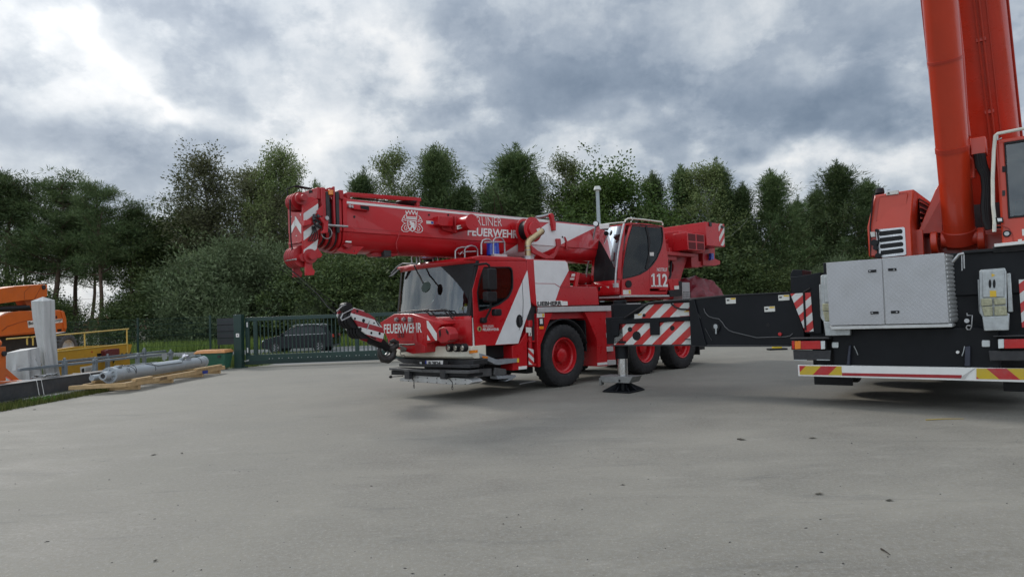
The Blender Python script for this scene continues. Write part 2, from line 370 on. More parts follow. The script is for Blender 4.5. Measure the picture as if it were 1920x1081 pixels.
# ------------------------------------------------------------------ ground
EDGE_X = -10.65       # left rim of the concrete yard
def ground_mat():
    m, nt, b = new_mat('concrete_yard')
    tcn = nt.nodes.new('ShaderNodeTexCoord'); v = tcn.outputs['Object']
    mp = nt.nodes.new('ShaderNodeMapping'); mp.inputs['Scale'].default_value = (.6, 1.15, 1); mp.inputs['Rotation'].default_value = (0, 0, R_(-18)); L(nt, v, mp.inputs[0])
    a = noise(nt, .35, 6, .6, v, .3); bnd = noise(nt, .9, 12, .68, mp.outputs[0], .5); c2 = noise(nt, 3.2, 10, .72, mp.outputs[0], .3); g = noise(nt, 26., 8, .82, v); g2 = noise(nt, 160., 3, .75, v)
    c = mixc(nt, ramp(nt, bnd, .3, .72), (.144, .131, .104), (.262, .242, .198))
    c = mixc(nt, ramp(nt, a, .35, .7, 0, .45), c, (.112, .105, .088))
    c = mixc(nt, ramp(nt, c2, .56, .76, 0, .42), c, (.37, .35, .305))
    c = mixc(nt, ramp(nt, g, .42, .60, 0, .6), c, mixc(nt, ramp(nt, g2, .3, .7), (.07, .067, .060), (.40, .39, .36)))
    # dark tyre scuffs and oil
    mp2 = nt.nodes.new('ShaderNodeMapping'); mp2.inputs['Scale'].default_value = (.5, 2.2, 1); mp2.inputs['Rotation'].default_value = (0, 0, R_(12)); L(nt, v, mp2.inputs[0])
    st = noise(nt, 1.15, 8, .7, mp2.outputs[0], .6)
    c = mixc(nt, ramp(nt, st, .58, .74, 0, .55), c, (.088, .087, .082))
    v3 = nt.nodes.new('ShaderNodeTexVoronoi'); v3.inputs['Scale'].default_value = 34.; L(nt, v, v3.inputs['Vector'])      # exposed aggregate
    c = mixc(nt, mth(nt, 'MULTIPLY', mth(nt, 'LESS_THAN', v3.outputs['Distance'], .26), .30), c, mixc(nt, v3.outputs['Color'], (.09, .085, .075), (.46, .43, .37)))
    # fine shrinkage cracks
    vo = nt.nodes.new('ShaderNodeTexVoronoi'); vo.feature = 'DISTANCE_TO_EDGE'; vo.inputs['Scale'].default_value = .55
    wv = nt.nodes.new('ShaderNodeVectorMath'); wv.operation = 'ADD'; L(nt, v, wv.inputs[0])
    nn = nt.nodes.new('ShaderNodeTexNoise'); nn.inputs['Scale'].default_value = 1.8; nn.inputs['Detail'].default_value = 6; L(nt, v, nn.inputs['Vector']); L(nt, nn.outputs['Color'], wv.inputs[1]); L(nt, wv.outputs[0], vo.inputs['Vector'])
    crk = mth(nt, 'MULTIPLY', mth(nt, 'LESS_THAN', vo.outputs[0], .0022), ramp(nt, noise(nt, .8, 3, .5, v), .54, .60, 0, .55))
    c = mixc(nt, crk, c, (.10, .098, .09))
    # small dark stones and specks
    v2 = nt.nodes.new('ShaderNodeTexVoronoi'); v2.inputs['Scale'].default_value = 7.; L(nt, v, v2.inputs['Vector'])
    sp = mth(nt, 'MULTIPLY', mth(nt, 'LESS_THAN', v2.outputs['Distance'], .055), ramp(nt, noise(nt, 5, 2, .5, v), .5, .56, 0, .8))
    c = mixc(nt, sp, c, (.06, .055, .05))
    L(nt, c, b.inputs['Base Color']); L(nt, ramp(nt, bnd, .3, .7, .62, .9), b.inputs['Roughness']); b.inputs['Specular IOR Level'].default_value = .35
    bn = nt.nodes.new('ShaderNodeBump'); bn.inputs['Strength'].default_value = .5; bn.inputs['Distance'].default_value = .006; L(nt, g, bn.inputs['Height']); L(nt, bn.outputs[0], b.inputs['Normal'])
    return m
concrete = ground_mat()
soil = M('dry_soil', (.10, .085, .055), .95, var=.35, scale=2., dirt=.6, dirtcol=(.055, .085, .02), bump=.6, bscale=12)
asphalt = M('road_asphalt', (.19, .19, .19), .85, var=.12, scale=1.2, dirt=.3, dirtcol=(.11, .11, .11), bump=.3)
g = MB(); g.add([(-900, -300, -.03), (900, -300, -.03), (900, 1500, -.03), (-900, 1500, -.03)], [(0, 1, 2, 3)])
tag(g.build('ground', M('meadow_ground', (.05, .075, .018), .95, var=.4, scale=.4, dirt=.5, dirtcol=(.11, .10, .04), bump=.5, bscale=5), smooth=0), kind='structure')
y = MB(); y.add([(EDGE_X, -12, 0), (60, -12, 0), (60, 28.6, 0), (9.5, 28.6, 0), (-4.6, 26.2, 0), (-9.4, 25.4, 0), (EDGE_X+.1, 24.0, 0)], [tuple(range(7))])
tag(y.build('concrete_yard', concrete, smooth=0), kind='structure')
y = MB(); y.box(-120, 120, 34.2, 39.2, -.06, -.012)
tag(y.build('road', asphalt, smooth=0), kind='structure')
y = MB(); y.box(-9.6, -3.5, 25.6, 34.2, -.06, -.006)
tag(y.build('driveway', asphalt, smooth=0), kind='structure')
y = MB(); y.box(-120, -9.7, 33.95, 34.15, -.05, .08); y.box(-3.4, 120, 33.95, 34.15, -.05, .08); y.box(-120, 120, 39.25, 39.45, -.05, .10)
tag(y.build('kerb', M('kerb_stone', (.3, .3, .28), .8, var=.15), smooth=0), kind='structure')
y = MB(); y.box(EDGE_X-12, EDGE_X-.012, -12, 24.4, -.05, .012)
tag(y.build('earth_strip', soil, smooth=0), kind='structure')
# ================================================================== the red fire-brigade crane
R = Fr((1.06, 14.07), R_(44.0))
RC = empty('mobile_crane', (R.o[0], R.o[1], 0), R.ang, 'red and white fire brigade mobile crane with its boom laid forward over the driver cab', 'mobile crane')
def wheel(parent, loc, r=.66, w=.38, rim=red, rimr=.39, side=-1, name='wheel'):
    """centre loc; outer face towards side*y"""
    h = w/2; s = side
    hub = MB()
    hub.ring((0, 0, 0), (0, s, 0), [(0, h*.62), (.115, h*.62), (.15, h*.5), (.15, -h*.2), (.0, -h*.2)], 24)
    for i in range(10):
        a = 2*math.pi*i/10; hub.cyl((.215*math.cos(a), s*(-h*.05), .215*math.sin(a)), (.215*math.cos(a), s*h*.12, .215*math.sin(a)), .016, n=6)
    wo = hub.build('wheel', rim, parent, loc=loc)
    rb = MB(); rb.ring((0, 0, 0), (0, s, 0), [(rimr+.005, h*.80), (rimr-.012, h*.92), (rimr-.035, h*.86), (rimr-.045, h*.55), (rimr-.075, h*.40), (rimr-.085, -h*.05), (.14, -h*.05)], 40)
    ro = rb.build('rim', rim, wo)
    tb = MB(); p = [(rimr-.01, h*.72), (rimr+.01, h*.88), (rimr+.06, h*1.0), (r*.84, h*1.04), (r*.93, h*.99), (r*.965, h*.92), (r, h*.78), (r+.002, h*.3), (r+.002, -h*.3), (r, -h*.78), (r*.965, -h*.92), (r*.84, -h*1.04), (rimr, -h*.8)]
    tb.ring((0, 0, 0), (0, s, 0), p, 72)
    for i in range(36):       # shoulder lugs
        for sg in (1, -1):
            a = 2*math.pi*(i+(.5 if sg < 0 else 0))/36; c, q = math.cos(a), math.sin(a); t = (-q, c)
            def P(rr, yy, tt): return (c*rr+t[0]*tt, s*yy, q*rr+t[1]*tt)
            tb.hexa([P(r*.955, sg*h*.97, -.02), P(r*.955, sg*h*.97, .02), P(r*.99, sg*h*.15, .035), P(r*.99, sg*h*.15, -.005)], [P(r*1.008, sg*h*.88, -.018), P(r*1.008, sg*h*.88, .018), P(r*1.014, sg*h*.15, .03), P(r*1.014, sg*h*.15, 0)])
    tb.build('tyre', rubber, wo)
    return wo
w0 = wheel(RC, (.05, .19, .66))
def clone_part(src, loc, parent, flip=False):
    c = src.copy(); COL.objects.link(c); c.parent = parent; c.location = loc
    if flip: c.rotation_euler = (0, 0, math.pi)
    for ch in list(src.children):
        d = ch.copy(); COL.objects.link(d); d.parent = c
    return c
for x in (3.06, 4.74): clone_part(w0, (x, .19, .66), RC)
for x in (.05, 3.06, 4.74): clone_part(w0, (x, 2.31, .66), RC, True)

def B(name, mat, *boxes, parent=RC, bevel=.008, **k):
    left = list(boxes); first = None
    def touch(p, q, e=.02): return all(min(p[2*i], p[2*i+1])-e <= max(q[2*i], q[2*i+1]) and min(q[2*i], q[2*i+1])-e <= max(p[2*i], p[2*i+1]) for i in range(3))
    while left:     # boxes that do not touch become pieces of their own
        grp = [left.pop(0)]; i = 0
        while i < len(grp):
            for q in [q for q in left if touch(grp[i], q)]: grp.append(q); left.remove(q)
            i += 1
        b = MB()
        for q in grp: b.box(*q)
        o = b.build(name, mat, parent, bevel=bevel, **k); first = first or o
    return first
def PL(name, mat, pts, y0, y1, parent=RC, holes=(), bevel=.008, fr=R, py=None):
    """outline sighted on plane y=py(default y0), thickness y0..y1"""
    b = MB(); py = y0 if py is None else py
    b.plate(fr.sy(pts, py), y0, y1, 'y', [fr.sy(h, py) for h in holes]); return b.build(name, mat, parent, bevel=bevel)
def PX(name, mat, pts, x0, x1, parent=RC, holes=(), bevel=.008, fr=R, px=None):
    b = MB(); px = x0 if px is None else px
    b.plate(fr.sx(pts, px), x0, x1, 'x', [fr.sx(h, px) for h in holes]); return b.build(name, mat, parent, bevel=bevel)

# --- chassis and under-body
B('chassis', dark, (-2.2, 6.5, .75, 1.75, .62, 1.15), (-.9, 6.3, .55, 1.95, 1.1, 1.45), bevel=.02)
B('axle', dark, (-.05, .15, .3, 2.2, .58, .74), (2.96, 3.16, .3, 2.2, .58, .74), (4.64, 4.84, .3, 2.2, .58, .74))
B('deck', redd, (-.95, 6.45, .10, 2.40, 1.44, 1.60), bevel=.01)
B('mud_flap', black, (5.62, 5.66, .05, .75, .30, 1.15), (5.62, 5.66, 1.75, 2.45, .30, 1.15), (5.3, 6.1, .15, .8, .42, .75), (6.1, 6.6, .2, 2.3, .50, .62), bevel=.004)
B('wheel_arch_liner', black, (-.72, .86, .35, .75, 1.36, 1.42), (2.2, 5.55, .05, .75, 1.36, 1.42), (.86, .9, .1, .8, .7, 1.4), (-.76, -.72, .12, .8, .7, 1.4))
# mudguard curved over front wheel
b = MB(); rows = []
for i in range(13):
    a = R_(14+152*i/12); rows.append([(.05+.80*math.cos(a), .02, .70+.78*math.sin(a)*.97), (.05+.80*math.cos(a), .62, .70+.78*math.sin(a)*.97)])
b.sheet(rows); rows2 = [[(p[0]*1.0, p[1], p[2]+.0) for p in r] for r in rows]
o = b.build('mudguard', black, RC); sd_ = o.modifiers.new('s', 'SOLIDIFY'); sd_.thickness = .025
# --- side skirts round the wheel
PL('fender_panel', red, Z6((655, 308), (845, 302), (860, 792), (768, 797), (765, 560), (703, 412)), 0, .42)
PL('fender_panel', red, Z6((225, 320), (365, 316), (318, 432), (258, 600), (258, 802), (236, 802), (228, 560)), 0, .35)
PL('reflector_strip', lettw, Z6((770, 764), (858, 757), (858, 780), (770, 787)), -.005, 0, bevel=0)
# access steps between front wheel and outrigger
ob = PL('step_panel', redd, Z6((846, 302), (900, 300), (940, 780), (862, 792)), .06, .12)
for q in (((845, 376), (898, 372), (900, 412), (847, 416)), ((849, 497), (903, 493), (905, 535), (851, 540)), ((854, 620), (910, 616), (914, 658), (856, 664)), ((861, 742), (935, 737), (937, 780), (863, 786))):
    PL('step', alu, Z6(*q), -.01, .06, bevel=.004)
# engine cover with white band, lower locker
cov = Z2((705, 694), (1060, 706), (1078, 724), (1092, 800), (1104, 946), (1338, 946), (1350, 975), (1362, 1108), (790, 1120), (745, 1080))
o = PL('engine_cover', red, cov, 0, .78, bevel=.018)
PL('white_band', white, Z2((772, 704), (1056, 714), (1073, 730), (1086, 800), (1010, 940), (962, 1085), (940, 1108), (800, 1115), (790, 1000)), -.004, .0, parent=o, bevel=0)
PL('panel_seam', redd, Z2((785, 912), (962, 915), (1002, 942), (1330, 944), (1330, 948), (1000, 947), (960, 919), (785, 916)), -.007, -.004, parent=o, bevel=0)
B('engine_cover_far_side', red, (-.9, 1.2, 1.72, 2.5, 1.62, 2.68), bevel=.02)
PL('side_trim', alu, Z6((238, 266), (898, 250), (898, 297), (238, 312)), -.03, .02, bevel=.006)
PL('side_trim', alu, Z6((1028, 246), (1230, 240), (1230, 280), (1028, 285)), -.03, .02, bevel=.006)
PL('trim_background', lettw, Z6((448, 210), (500, 212), (502, 248), (452, 250)), -.008, -.002, bevel=0)
def tl(f, y, a, b_, c, txt, mat, parent, name='lettering', bold=0, space=1., outn=(0, -1, 0), thick=.004):
    """lettering on plane y: a = lower left, b_ = lower right, c = upper left"""
    P = [Vector(f.Y(p[0], p[1], y)) for p in (a, b_, c)]
    return TEXT(txt, mat, parent, P[0], P[1]-P[0], P[2]-P[0], outn, name, thick, bold, 0, space)
def tx(f, x, a, b_, c, txt, mat, parent, name='lettering', bold=0, space=1., thick=.004):
    P = [Vector(f.X(p[0], p[1], x)) for p in (a, b_, c)]
    return TEXT(txt, mat, parent, P[0], P[1]-P[0], P[2]-P[0], (-1, 0, 0), name, thick, bold, 0, space)
PL('name_plate', lettw, Z6((226, 212), (452, 205), (455, 248), (228, 256)), -.006, -.001, parent=o, bevel=0)
tl(R, -.007, *Z6((228, 252), (446, 246), (228, 214)), 'LIEBHERR', lettk, o, bold=.04)
# locker and suspension strut behind the driver's door
PL('locker', red, Z5((1700, 400), (1765, 292), (1772, 600), (1770, 622), (1692, 636), (1640, 640), (1632, 420)), .0, .6, bevel=.01)
PL('reflector_strip', lettw, Z5((1692, 606), (1765, 598), (1766, 626), (1692, 634)), -.004, .0, bevel=0)
B('locker_back', dark, (-1.35, -.75, .2, 2.3, .55, 1.95), (-1.0, -.72, .08, .6, 1.0, 2.55), bevel=.01)
b = MB(); c = R.Y(*Z5((1788, 190))[0], .06); c2 = R.Y(*Z5((1800, 590))[0], .06)
b.cyl((c[0], .08, c2[2]), (c[0], .08, c[2]-.1), .055, n=20); b.cyl((c[0], .08, c[2]-.12), (c[0], .08, c[2]), .075, n=20); b.box(c[0]-.09, c[0]+.12, .02, .14, c2[2]-.03, c2[2]+.02); b.box(c[0]-.05, c[0]+.12, .03, .15, 1.0, 1.03)
o = b.build('support_post', red, RC, bevel=.004)
PL('sticker', sticker, Z5((1757, 252), (1806, 256), (1808, 300), (1758, 300)), -.006, -.002, parent=o, bevel=0)
PL('sticker', sticker, Z5((1782, 300), (1808, 300), (1810, 330), (1783, 330)), -.006, -.002, parent=o, bevel=0)
tl(R, -.007, *Z5((1790, 325), (1802, 326), (1790, 303)), '3', lettk, o, bold=.02)
STR1 = STRIPE('red_white_marking', (.62, .62, .60), (.50, .012, .014), (.8, 0, 1.), .165)
PL('marking_plate', STR1, Z5((1780, 440), (1826, 452), (1830, 590), (1784, 588)), -.02, -.012, parent=o, bevel=0)
PL('warning_label', sticker, Z6((224, 318), (292, 316), (293, 355), (226, 358)), -.006, 0, bevel=0)
PL('warning_symbol', yellowst, Z6((272, 322), (288, 322), (289, 350), (274, 352)), -.008, -.005, bevel=0)
PL('side_lamp', black, Z6((244, 362), (288, 360), (290, 432), (246, 434)), -.02, 0)
PL('side_lamp_lens', clearlens, Z6((252, 370), (276, 369), (278, 415), (254, 416)), -.026, -.019)
PL('side_marker', amber, Z6((248, 436), (286, 434), (287, 462), (250, 464)), -.015, 0)
# --- driver cab
CAB = [(893, 481), (986.5, 485), (995, 573.5), (985, 604), (972, 644), (891, 648.5), (889, 595)]
WIN = Z4((1378, 190), (1605, 190), (1622, 198), (1633, 222), (1640, 300), (1638, 380), (1620, 430), (1595, 472), (1510, 535), (1440, 560), (1338, 590), (1328, 585), (1318, 500), (1312, 420), (1335, 300), (1368, 200))
cabp = R.sy(CAB, 0); winp = R.sy(WIN, 0)
b = MB(); b.plate(cabp, 0, .05, 'y', [inset(winp, .02)]); b.plate(cabp, 2.45, 2.5, 'y', [inset(winp, .02)])
b.box(-2.36, -1.06, .05, 2.45, 2.60, 2.69); b.box(-1.08, -1.02, .05, 2.45, 1.0, 2.6); b.box(-2.5, -1.05, .05, 2.45, 1.0, 1.08)
CABO = b.build('driver_cab', red, RC, bevel=.02)
b = MB(); pr = [( -2.41, 2.62), (-2.50, 2.655), (-2.48, 2.70), (-2.3, 2.725), (-1.2, 2.73), (-1.02, 2.70), (-1.02, 2.66), (-2.3, 2.62)]
b.plate(pr, -.012, 2.512, 'y'); b.build('roof', red, CABO, bevel=.022, seg=3)
DOOR = Z4((1340, 140), (1700, 143), (1756, 160), (1765, 215), (1798, 545), (1745, 690), (1682, 882), (1300, 905), (1282, 640), (1272, 400))
dp = R.sy(DOOR, 0)
b = MB(); b.plate(dp, -.016, .0, 'y', [winp]); DO = b.build('door', red, CABO, bevel=.006)
b = MB(); wi = inset(winp, .0); wo_ = inset(winp, .028); b.plate(wi, -.02, .02, 'y', [wo_]); b.build('window_seal', black, DO, bevel=.003)
b = MB(); b.plate(inset(winp, .025), .004, .010, 'y'); b.build('side_window', sglass, DO, smooth=0)
b = MB(); b.plate(inset(winp, .005), 2.49, 2.496, 'y'); b.build('side_window', sglass, CABO, smooth=0)
o = PL('white_band', white, Z4((1763, 222), (1768, 250), (1796, 545), (1743, 690), (1682, 878), (1476, 889), (1600, 600), (1700, 365)), -.020, -.0165, parent=DO, bevel=0, py=-.0)
PL('door_seam', black, Z4((1714, 300), (1717, 300), (1728, 500), (1725, 640), (1690, 760), (1687, 760), (1720, 640), (1724, 500)), -.022, -.020, parent=DO, bevel=0, py=0)
hp = [(1692+30*math.cos(t*.5236), 678+60*math.sin(t*.5236)) for t in range(12)]
PL('door_handle', black, Z4(*hp), -.03, -.016, parent=DO, bevel=.004, py=0)
PL('door_handle_grip', dark, Z4((1682, 640), (1700, 638), (1704, 715), (1688, 715)), -.045, -.03, parent=DO, bevel=.004, py=0)
tl(R, -.018, *Z4((1369, 734), (1466, 734), (1369, 712)), 'BERLINER', lettw, DO, bold=-.005)
tl(R, -.018, *Z4((1369, 765), (1514, 763), (1369, 741)), 'FEUERWEHR', lettw, DO, bold=.02)
em = [(1333+20*math.cos(t*.5236), 747+24*math.sin(t*.5236)) for t in range(12)]
PL('emblem', M('emblem_gold', (.35, .27, .10), .5), Z4(*em), -.020, -.016, parent=DO, bevel=0, py=0)
PL('emblem_bear', lettk, Z4((1326, 738), (1333, 733), (1340, 738), (1341, 762), (1334, 760), (1330, 764), (1325, 762), (1328, 750)), -.022, -.020, parent=DO, bevel=0, py=0)
# corner post (black) and windscreen with front-face outline on plane x
XF = -2.46
b = MB()
pA = [R.Y(*p, .0) for p in Z4((1308, 112), (1338, 140), (1272, 400), (1282, 640), (1250, 640))]
b.plate([(p[0], p[2]) for p in pA], -.008, .10, 'y')
b.build('corner_post', black, CABO, bevel=.012)
def scr(y, z):  # curved windscreen surface: local x for a given y, z
    t = (y-1.25)/1.25
    return -2.60-(z-1.57)*-.14+.16*abs(t)**3-.10
ys = [-.0+2.5*i/16 for i in range(17)]; zs = [1.58+(2.62-1.58)*i/8 for i in range(9)]
b = MB(); b.sheet([[(scr(y, z), y, z) for y in ys] for z in zs])
WS = b.build('windscreen', wglass, CABO)
# dark reflection in the screen's upper corner, put in as a matt black sheet
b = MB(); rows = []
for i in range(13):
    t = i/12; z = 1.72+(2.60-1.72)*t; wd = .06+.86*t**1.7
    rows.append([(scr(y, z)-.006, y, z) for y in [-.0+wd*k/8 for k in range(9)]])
b.sheet(rows); o = b.build('windscreen_dark_reflection', black, WS)
b = MB(); b.sheet([[(scr(y, z)-.004, y, z) for y in (2.38, 2.44, 2.5)] for z in zs]); b.build('windscreen_border', black, WS)
b = MB(); b.sheet([[(scr(y, z)-.004, y, z) for y in ys] for z in (1.56, 1.60, 1.64)]); b.build('windscreen_border', black, WS)
b = MB(); b.sheet([[(scr(y, 2.62)-.02+.0, y, z) for y in ys] for z in (2.58, 2.70)]); o = b.build('roof_edge', red, CABO); o.modifiers.new('s', 'SOLIDIFY').thickness = .05
# lower front panel below the glass
b = MB(); b.sheet([[(scr(y, 1.57)-.005+(0 if z > 1.3 else .0), y, z) for y in ys] for z in (1.58, 1.5, 1.3, 1.0)]); o = b.build('front_panel', red, CABO); o.modifiers.new('s', 'SOLIDIFY').thickness = -.05
XP = -2.62
PX('corner_reflector', lettw, Z4((1245, 645), (1268, 645), (1282, 905), (1258, 905)), -2.56, -2.5, bevel=.004, px=-2.54)
o = PX('white_chevron', lettw, Z4((862, 672), (876, 676), (955, 790), (955, 852), (942, 852), (868, 735)), -3.028, -3.022, bevel=0)
PX('white_chevron', lettw, Z4((868, 800), (896, 850), (870, 850)), -3.028, -3.022, bevel=0)
# interior
b = MB(); b.box(-2.5, -2.2, .1, 2.4, 1.35, 1.62); b.box(-1.75, -1.25, .35, .95, 1.25, 1.45); b.box(-1.4, -1.25, .35, .95, 1.45, 2.15); b.box(-1.38, -1.28, .5, .8, 2.15, 2.35)
b.box(-1.75, -1.25, 1.55, 2.15, 1.25, 1.45); b.box(-1.4, -1.25, 1.55, 2.15, 1.45, 2.15); b.box(-1.38, -1.28, 1.7, 2.0, 2.15, 2.35); b.cyl((-2.3, .65, 1.5), (-2.05, .65, 1.72), .03)
IN = b.build('seats_and_dashboard', interior, CABO, bevel=.03)
b = MB(); b.tube([(-2.06+.2*math.cos(t)*.5, .65+.2*math.sin(t), 1.73+.2*math.cos(t)*.8) for t in [i*.3927 for i in range(16)]], .014, closed=True); b.build('steering_wheel', black, CABO)
b = MB(); b.box(-2.49, -2.3, 1.75, 1.98, 1.63, 1.66); b.box(-2.48, -2.46, 1.76, 1.92, 1.66, 1.83); b.build('papers', sticker, CABO)
b = MB(); b.box(-2.52, -2.40, .28, .42, 1.68, 1.76); b.box(-2.52, -2.40, .18, .27, 1.70, 1.82); b.build('yellow_cloth', M('yellow_cloth', (.55, .5, .02), .8), CABO, bevel=.03)
# wipers
b = MB()
for a, c_, d in (((1000, 570), (1100, 655), .02), ((845, 580), (940, 660), .02)):
    p = R.X(*Z4(a)[0], -2.76); q = R.X(*Z4(c_)[0], -2.76); b.tube([p, q], .013, 6)
p = R.X(*Z4((600, 605))[0], -2.76); q = R.X(*Z4((880, 575))[0], -2.76); b.tube([p, ((p[0]), (p[1]+q[1])/2, (p[2]+q[2])/2+.015), q], .012, 6)
p = R.X(*Z4((880, 582))[0], -2.76); q = R.X(*Z4((1040, 575))[0], -2.76); r_ = R.X(*Z4((1110, 640))[0], -2.74); b.tube([p, q, r_], .012, 6)
b.build('windscreen_wiper', black, CABO)
# round mirror on arm over the glass
b = MB(); p0 = R.X(*Z4((752, 180))[0], -2.7); p1 = R.X(*Z4((785, 245))[0], -2.72); p2 = R.X(*Z4((832, 335))[0], -2.80)
b.tube([p0, p1, p2], .016, 8); b.build('mirror_arm', black, CABO)
c = R.X(*Z4((858, 370))[0], -2.80)
b = MB(); b.ring(c, (-.9, -.2, .25), [(0, .012), (.105, .010), (.112, .004), (.112, -.01), (.05, -.02), (0, -.02)], 28); b.build('round_mirror', M('mirror_back_green', (.012, .03, .02), .4), CABO)
# rear-view mirrors on the door side
b = MB(); p = [R.Y(*Z4(q)[0], -.25) for q in ((1360, 165), (1400, 160), (1425, 175), (1432, 205))]
b.tube([(p[0][0], -.02, p[0][2]), p[1], p[2], p[3]], .022, 8); c = R.Y(*Z4((1432, 395))[0], -.25); d = R.Y(*Z4((1440, 565))[0], -.2); e = R.Y(*Z4((1375, 670))[0], -.06)
b.tube([c, d, (e[0], -.1, e[2]), (e[0], 0, e[2])], .02, 8); b.build('mirror_arm', black, CABO)
def housing(name, tlp, brp, y, dy=.09):
    a = R.Y(*Z4(tlp)[0], y); b_ = R.Y(*Z4(brp)[0], y); m_ = MB(); m_.plate(rrect(a[0], b_[0], b_[2], a[2], .04), y-dy, y+dy, 'y'); return m_.build(name, black, CABO, bevel=.02, seg=3)
housing('door_mirror', (1388, 205), (1474, 400), -.25); housing('door_mirror', (1385, 410), (1480, 505), -.25, .07); housing('kerb_mirror', (1462, 568), (1526, 630), -.22, .06); housing('lamp', (1352, 645), (1398, 695), -.08, .05)
# left mirror pair seen beyond the glass edge
b = MB(); p = [R.X(*Z4(q)[0], -2.62) for q in ((780, 165), (650, 160), (600, 190), (545, 250))]
b.tube(p, .018, 8); b.hexa(*[[R.X(*Z4(q)[0], xx) for q in ((635, 195), (600, 215), (520, 280), (560, 270))] for xx in (-2.64, -2.58)]); b.build('far_mirror', M('grey_plastic', (.18, .18, .18), .5), CABO, bevel=.004)
# roof rails, chains and blue beacons
def hoops(pts_list, y, extra=None, name='roof_rail'):
    b = MB()
    for pts in pts_list: b.tube([R.Y(*p, y) for p in pts], .017, 8)
    return b.build(name, steel, RC)
hoops([Z2((65, 695), (65, 625), (85, 600), (120, 590), (180, 590)), Z2((150, 685), (150, 610), (170, 585), (210, 575), (245, 585), (265, 610), (268, 668)), Z2((90, 640), (105, 655), (125, 632), (140, 650)), Z2((150, 632), (250, 628))], .75)
hoops([Z2((300, 655), (300, 560), (310, 530), (340, 518), (370, 520), (398, 545)), Z2((408, 675), (408, 530), (425, 508), (455, 502), (485, 508), (508, 545), (512, 650)), Z2((320, 548), (495, 542))], .35)
hoops([Z4((730, 158), (730, 110), (750, 85), (800, 72)), Z4((803, 158), (803, 100), (830, 75), (880, 68), (915, 85), (925, 145)), Z4((775, 155), (775, 60)), Z4((965, 140), (965, 70)), Z4((800, 115), (915, 112))], 1.55)
b = MB(); a = R.Y(*Z2((410, 650))[0], .33); c = R.Y(*Z2((525, 685))[0], .33); b.box(a[0], c[0], .30, .40, 2.71, a[2]); b.build('rail_plate', alu, RC, bevel=.004)
def beacon(px, top, y, r):
    a = R.Y(px, top, y); o = MB(); z0 = 2.72
    o.cyl((a[0], y, z0), (a[0], y, z0+.10), r*.8, n=24); k = o.build('beacon_base', black, RC)
    o = MB(); o.ring((a[0], y, z0+.10), (0, 0, 1), [(r, 0), (r*1.02, .05), (r*.97, (a[2]-z0-.10)*.5), (r*.97, a[2]-z0-.14), (r*.85, a[2]-z0-.10), (0, a[2]-z0-.09)], 28); return o.build('beacon_lens', blue, k)
beacon(840+402/4.8, 340+540/4.8, .6, .135); beacon(620+880/4.8, 460+62/4.8, 1.8, .13)
b = MB(); a = R.Y(*Z2((470, 590))[0], 1.0); b.box(a[0]-.06, a[0]+.06, .95, 1.05, 2.7, a[2]+.12); b.build('red_lamp', redlens, RC, bevel=.01)
# exhaust
brass = M('heat_tinted_steel', (.42, .33, .19), .30, metal=.85, var=.2, dirt=.2)
pp = [R.Y(*q, .40) for q in Z2((720, 692), (720, 640), (718, 585), (722, 550), (740, 522), (780, 490), (842, 446))]
b = MB(); b.tube(pp[:4]+[((pp[3][0]+pp[4][0])/2, .4, (pp[3][2]+pp[4][2])/2+.005)]+pp[4:], [.072, .072, .070, .072, .074, .076, .076, .076], 20)
ex = b.build('exhaust_pipe', brass, RC)
b = MB(); b.cyl((pp[0][0], .4, 2.66), (pp[0][0], .4, 2.80), .135, n=24); b.cyl((pp[0][0], .4, 2.8), (pp[0][0], .4, 2.81), .15, n=24)
b.cyl((pp[1][0], .4, pp[1][2]+.05), (pp[1][0], .4, pp[1][2]+.065), .079, n=24); b.cyl((pp[2][0], .4, pp[2][2]), (pp[2][0], .4, pp[2][2]+.012), .078, n=24); b.build('exhaust_clamp', steel, ex)
b = MB(); b.cyl(Vector(pp[-1])+Vector((.001, 0, .001)), Vector(pp[-1])+Vector((.02, 0, .018)), .068, n=20); b.build('exhaust_opening', black, ex)

# --- front: bumper, nose bracket, lights
b = MB(); pts = []
def bump(z0, z1, yo=0.):
    o_ = []
    for i in range(17):
        y = -.03+2.56*i/16; t = (y-1.25)/1.28; o_.append((-2.80+.20*abs(t)**4, y))
    return o_
c = bump(0, 0); inner = [(x+.22, y) for x, y in c]
def ringat(z, off=0.): return [(x+off, y, z) for x, y in c]+[(x+.35, y, z) for x, y in reversed(c)]
b.loft([ringat(.78, .06), ringat(.82, 0), ringat(.99, 0), ringat(1.02, .02)]); b.build('bumper', cream, RC, bevel=.006)
NO = Z4((440, 692), (568, 614), (742, 612), (850, 650), (1000, 702), (962, 740), (955, 850), (862, 880), (858, 960), (730, 972), (590, 925), (515, 850), (480, 770))
b = MB(); npf = R.sx(NO, -3.02); b.plate(npf, -3.02, -2.66, 'x')
NB = b.build('nose_bracket', red, RC, bevel=.015)
PX('nose_recess', redd, Z4((515, 850), (750, 855), (760, 882), (520, 880)), -3.03, -3.015, parent=NB, bevel=.002)
PX('nose_side_rib', redd, Z4((752, 700), (775, 860), (845, 905), (848, 962), (770, 968), (745, 860)), -3.05, -3.0, parent=NB, bevel=.006)
tx(R, -3.022, *Z4((480, 790), (822, 781), (480, 706)), 'FEUERWEHR', lettw, NB, bold=.02)
for u, v, rr in ((600, 664, 16), (665, 662, 16)):
    b = MB(); p = R.X(*Z4((u, v))[0], -3.04); b.cyl((-3.10, p[1], p[2]), (-3.0, p[1], p[2]), .03, n=12); b.box(-3.07, -3.02, p[1]-.045, p[1]+.045, p[2]-.01, p[2]+.01); b.box(-3.07, -3.02, p[1]-.012, p[1]+.012, p[2]-.045, p[2]+.045); b.build('air_coupling', steel, NB, bevel=.004)
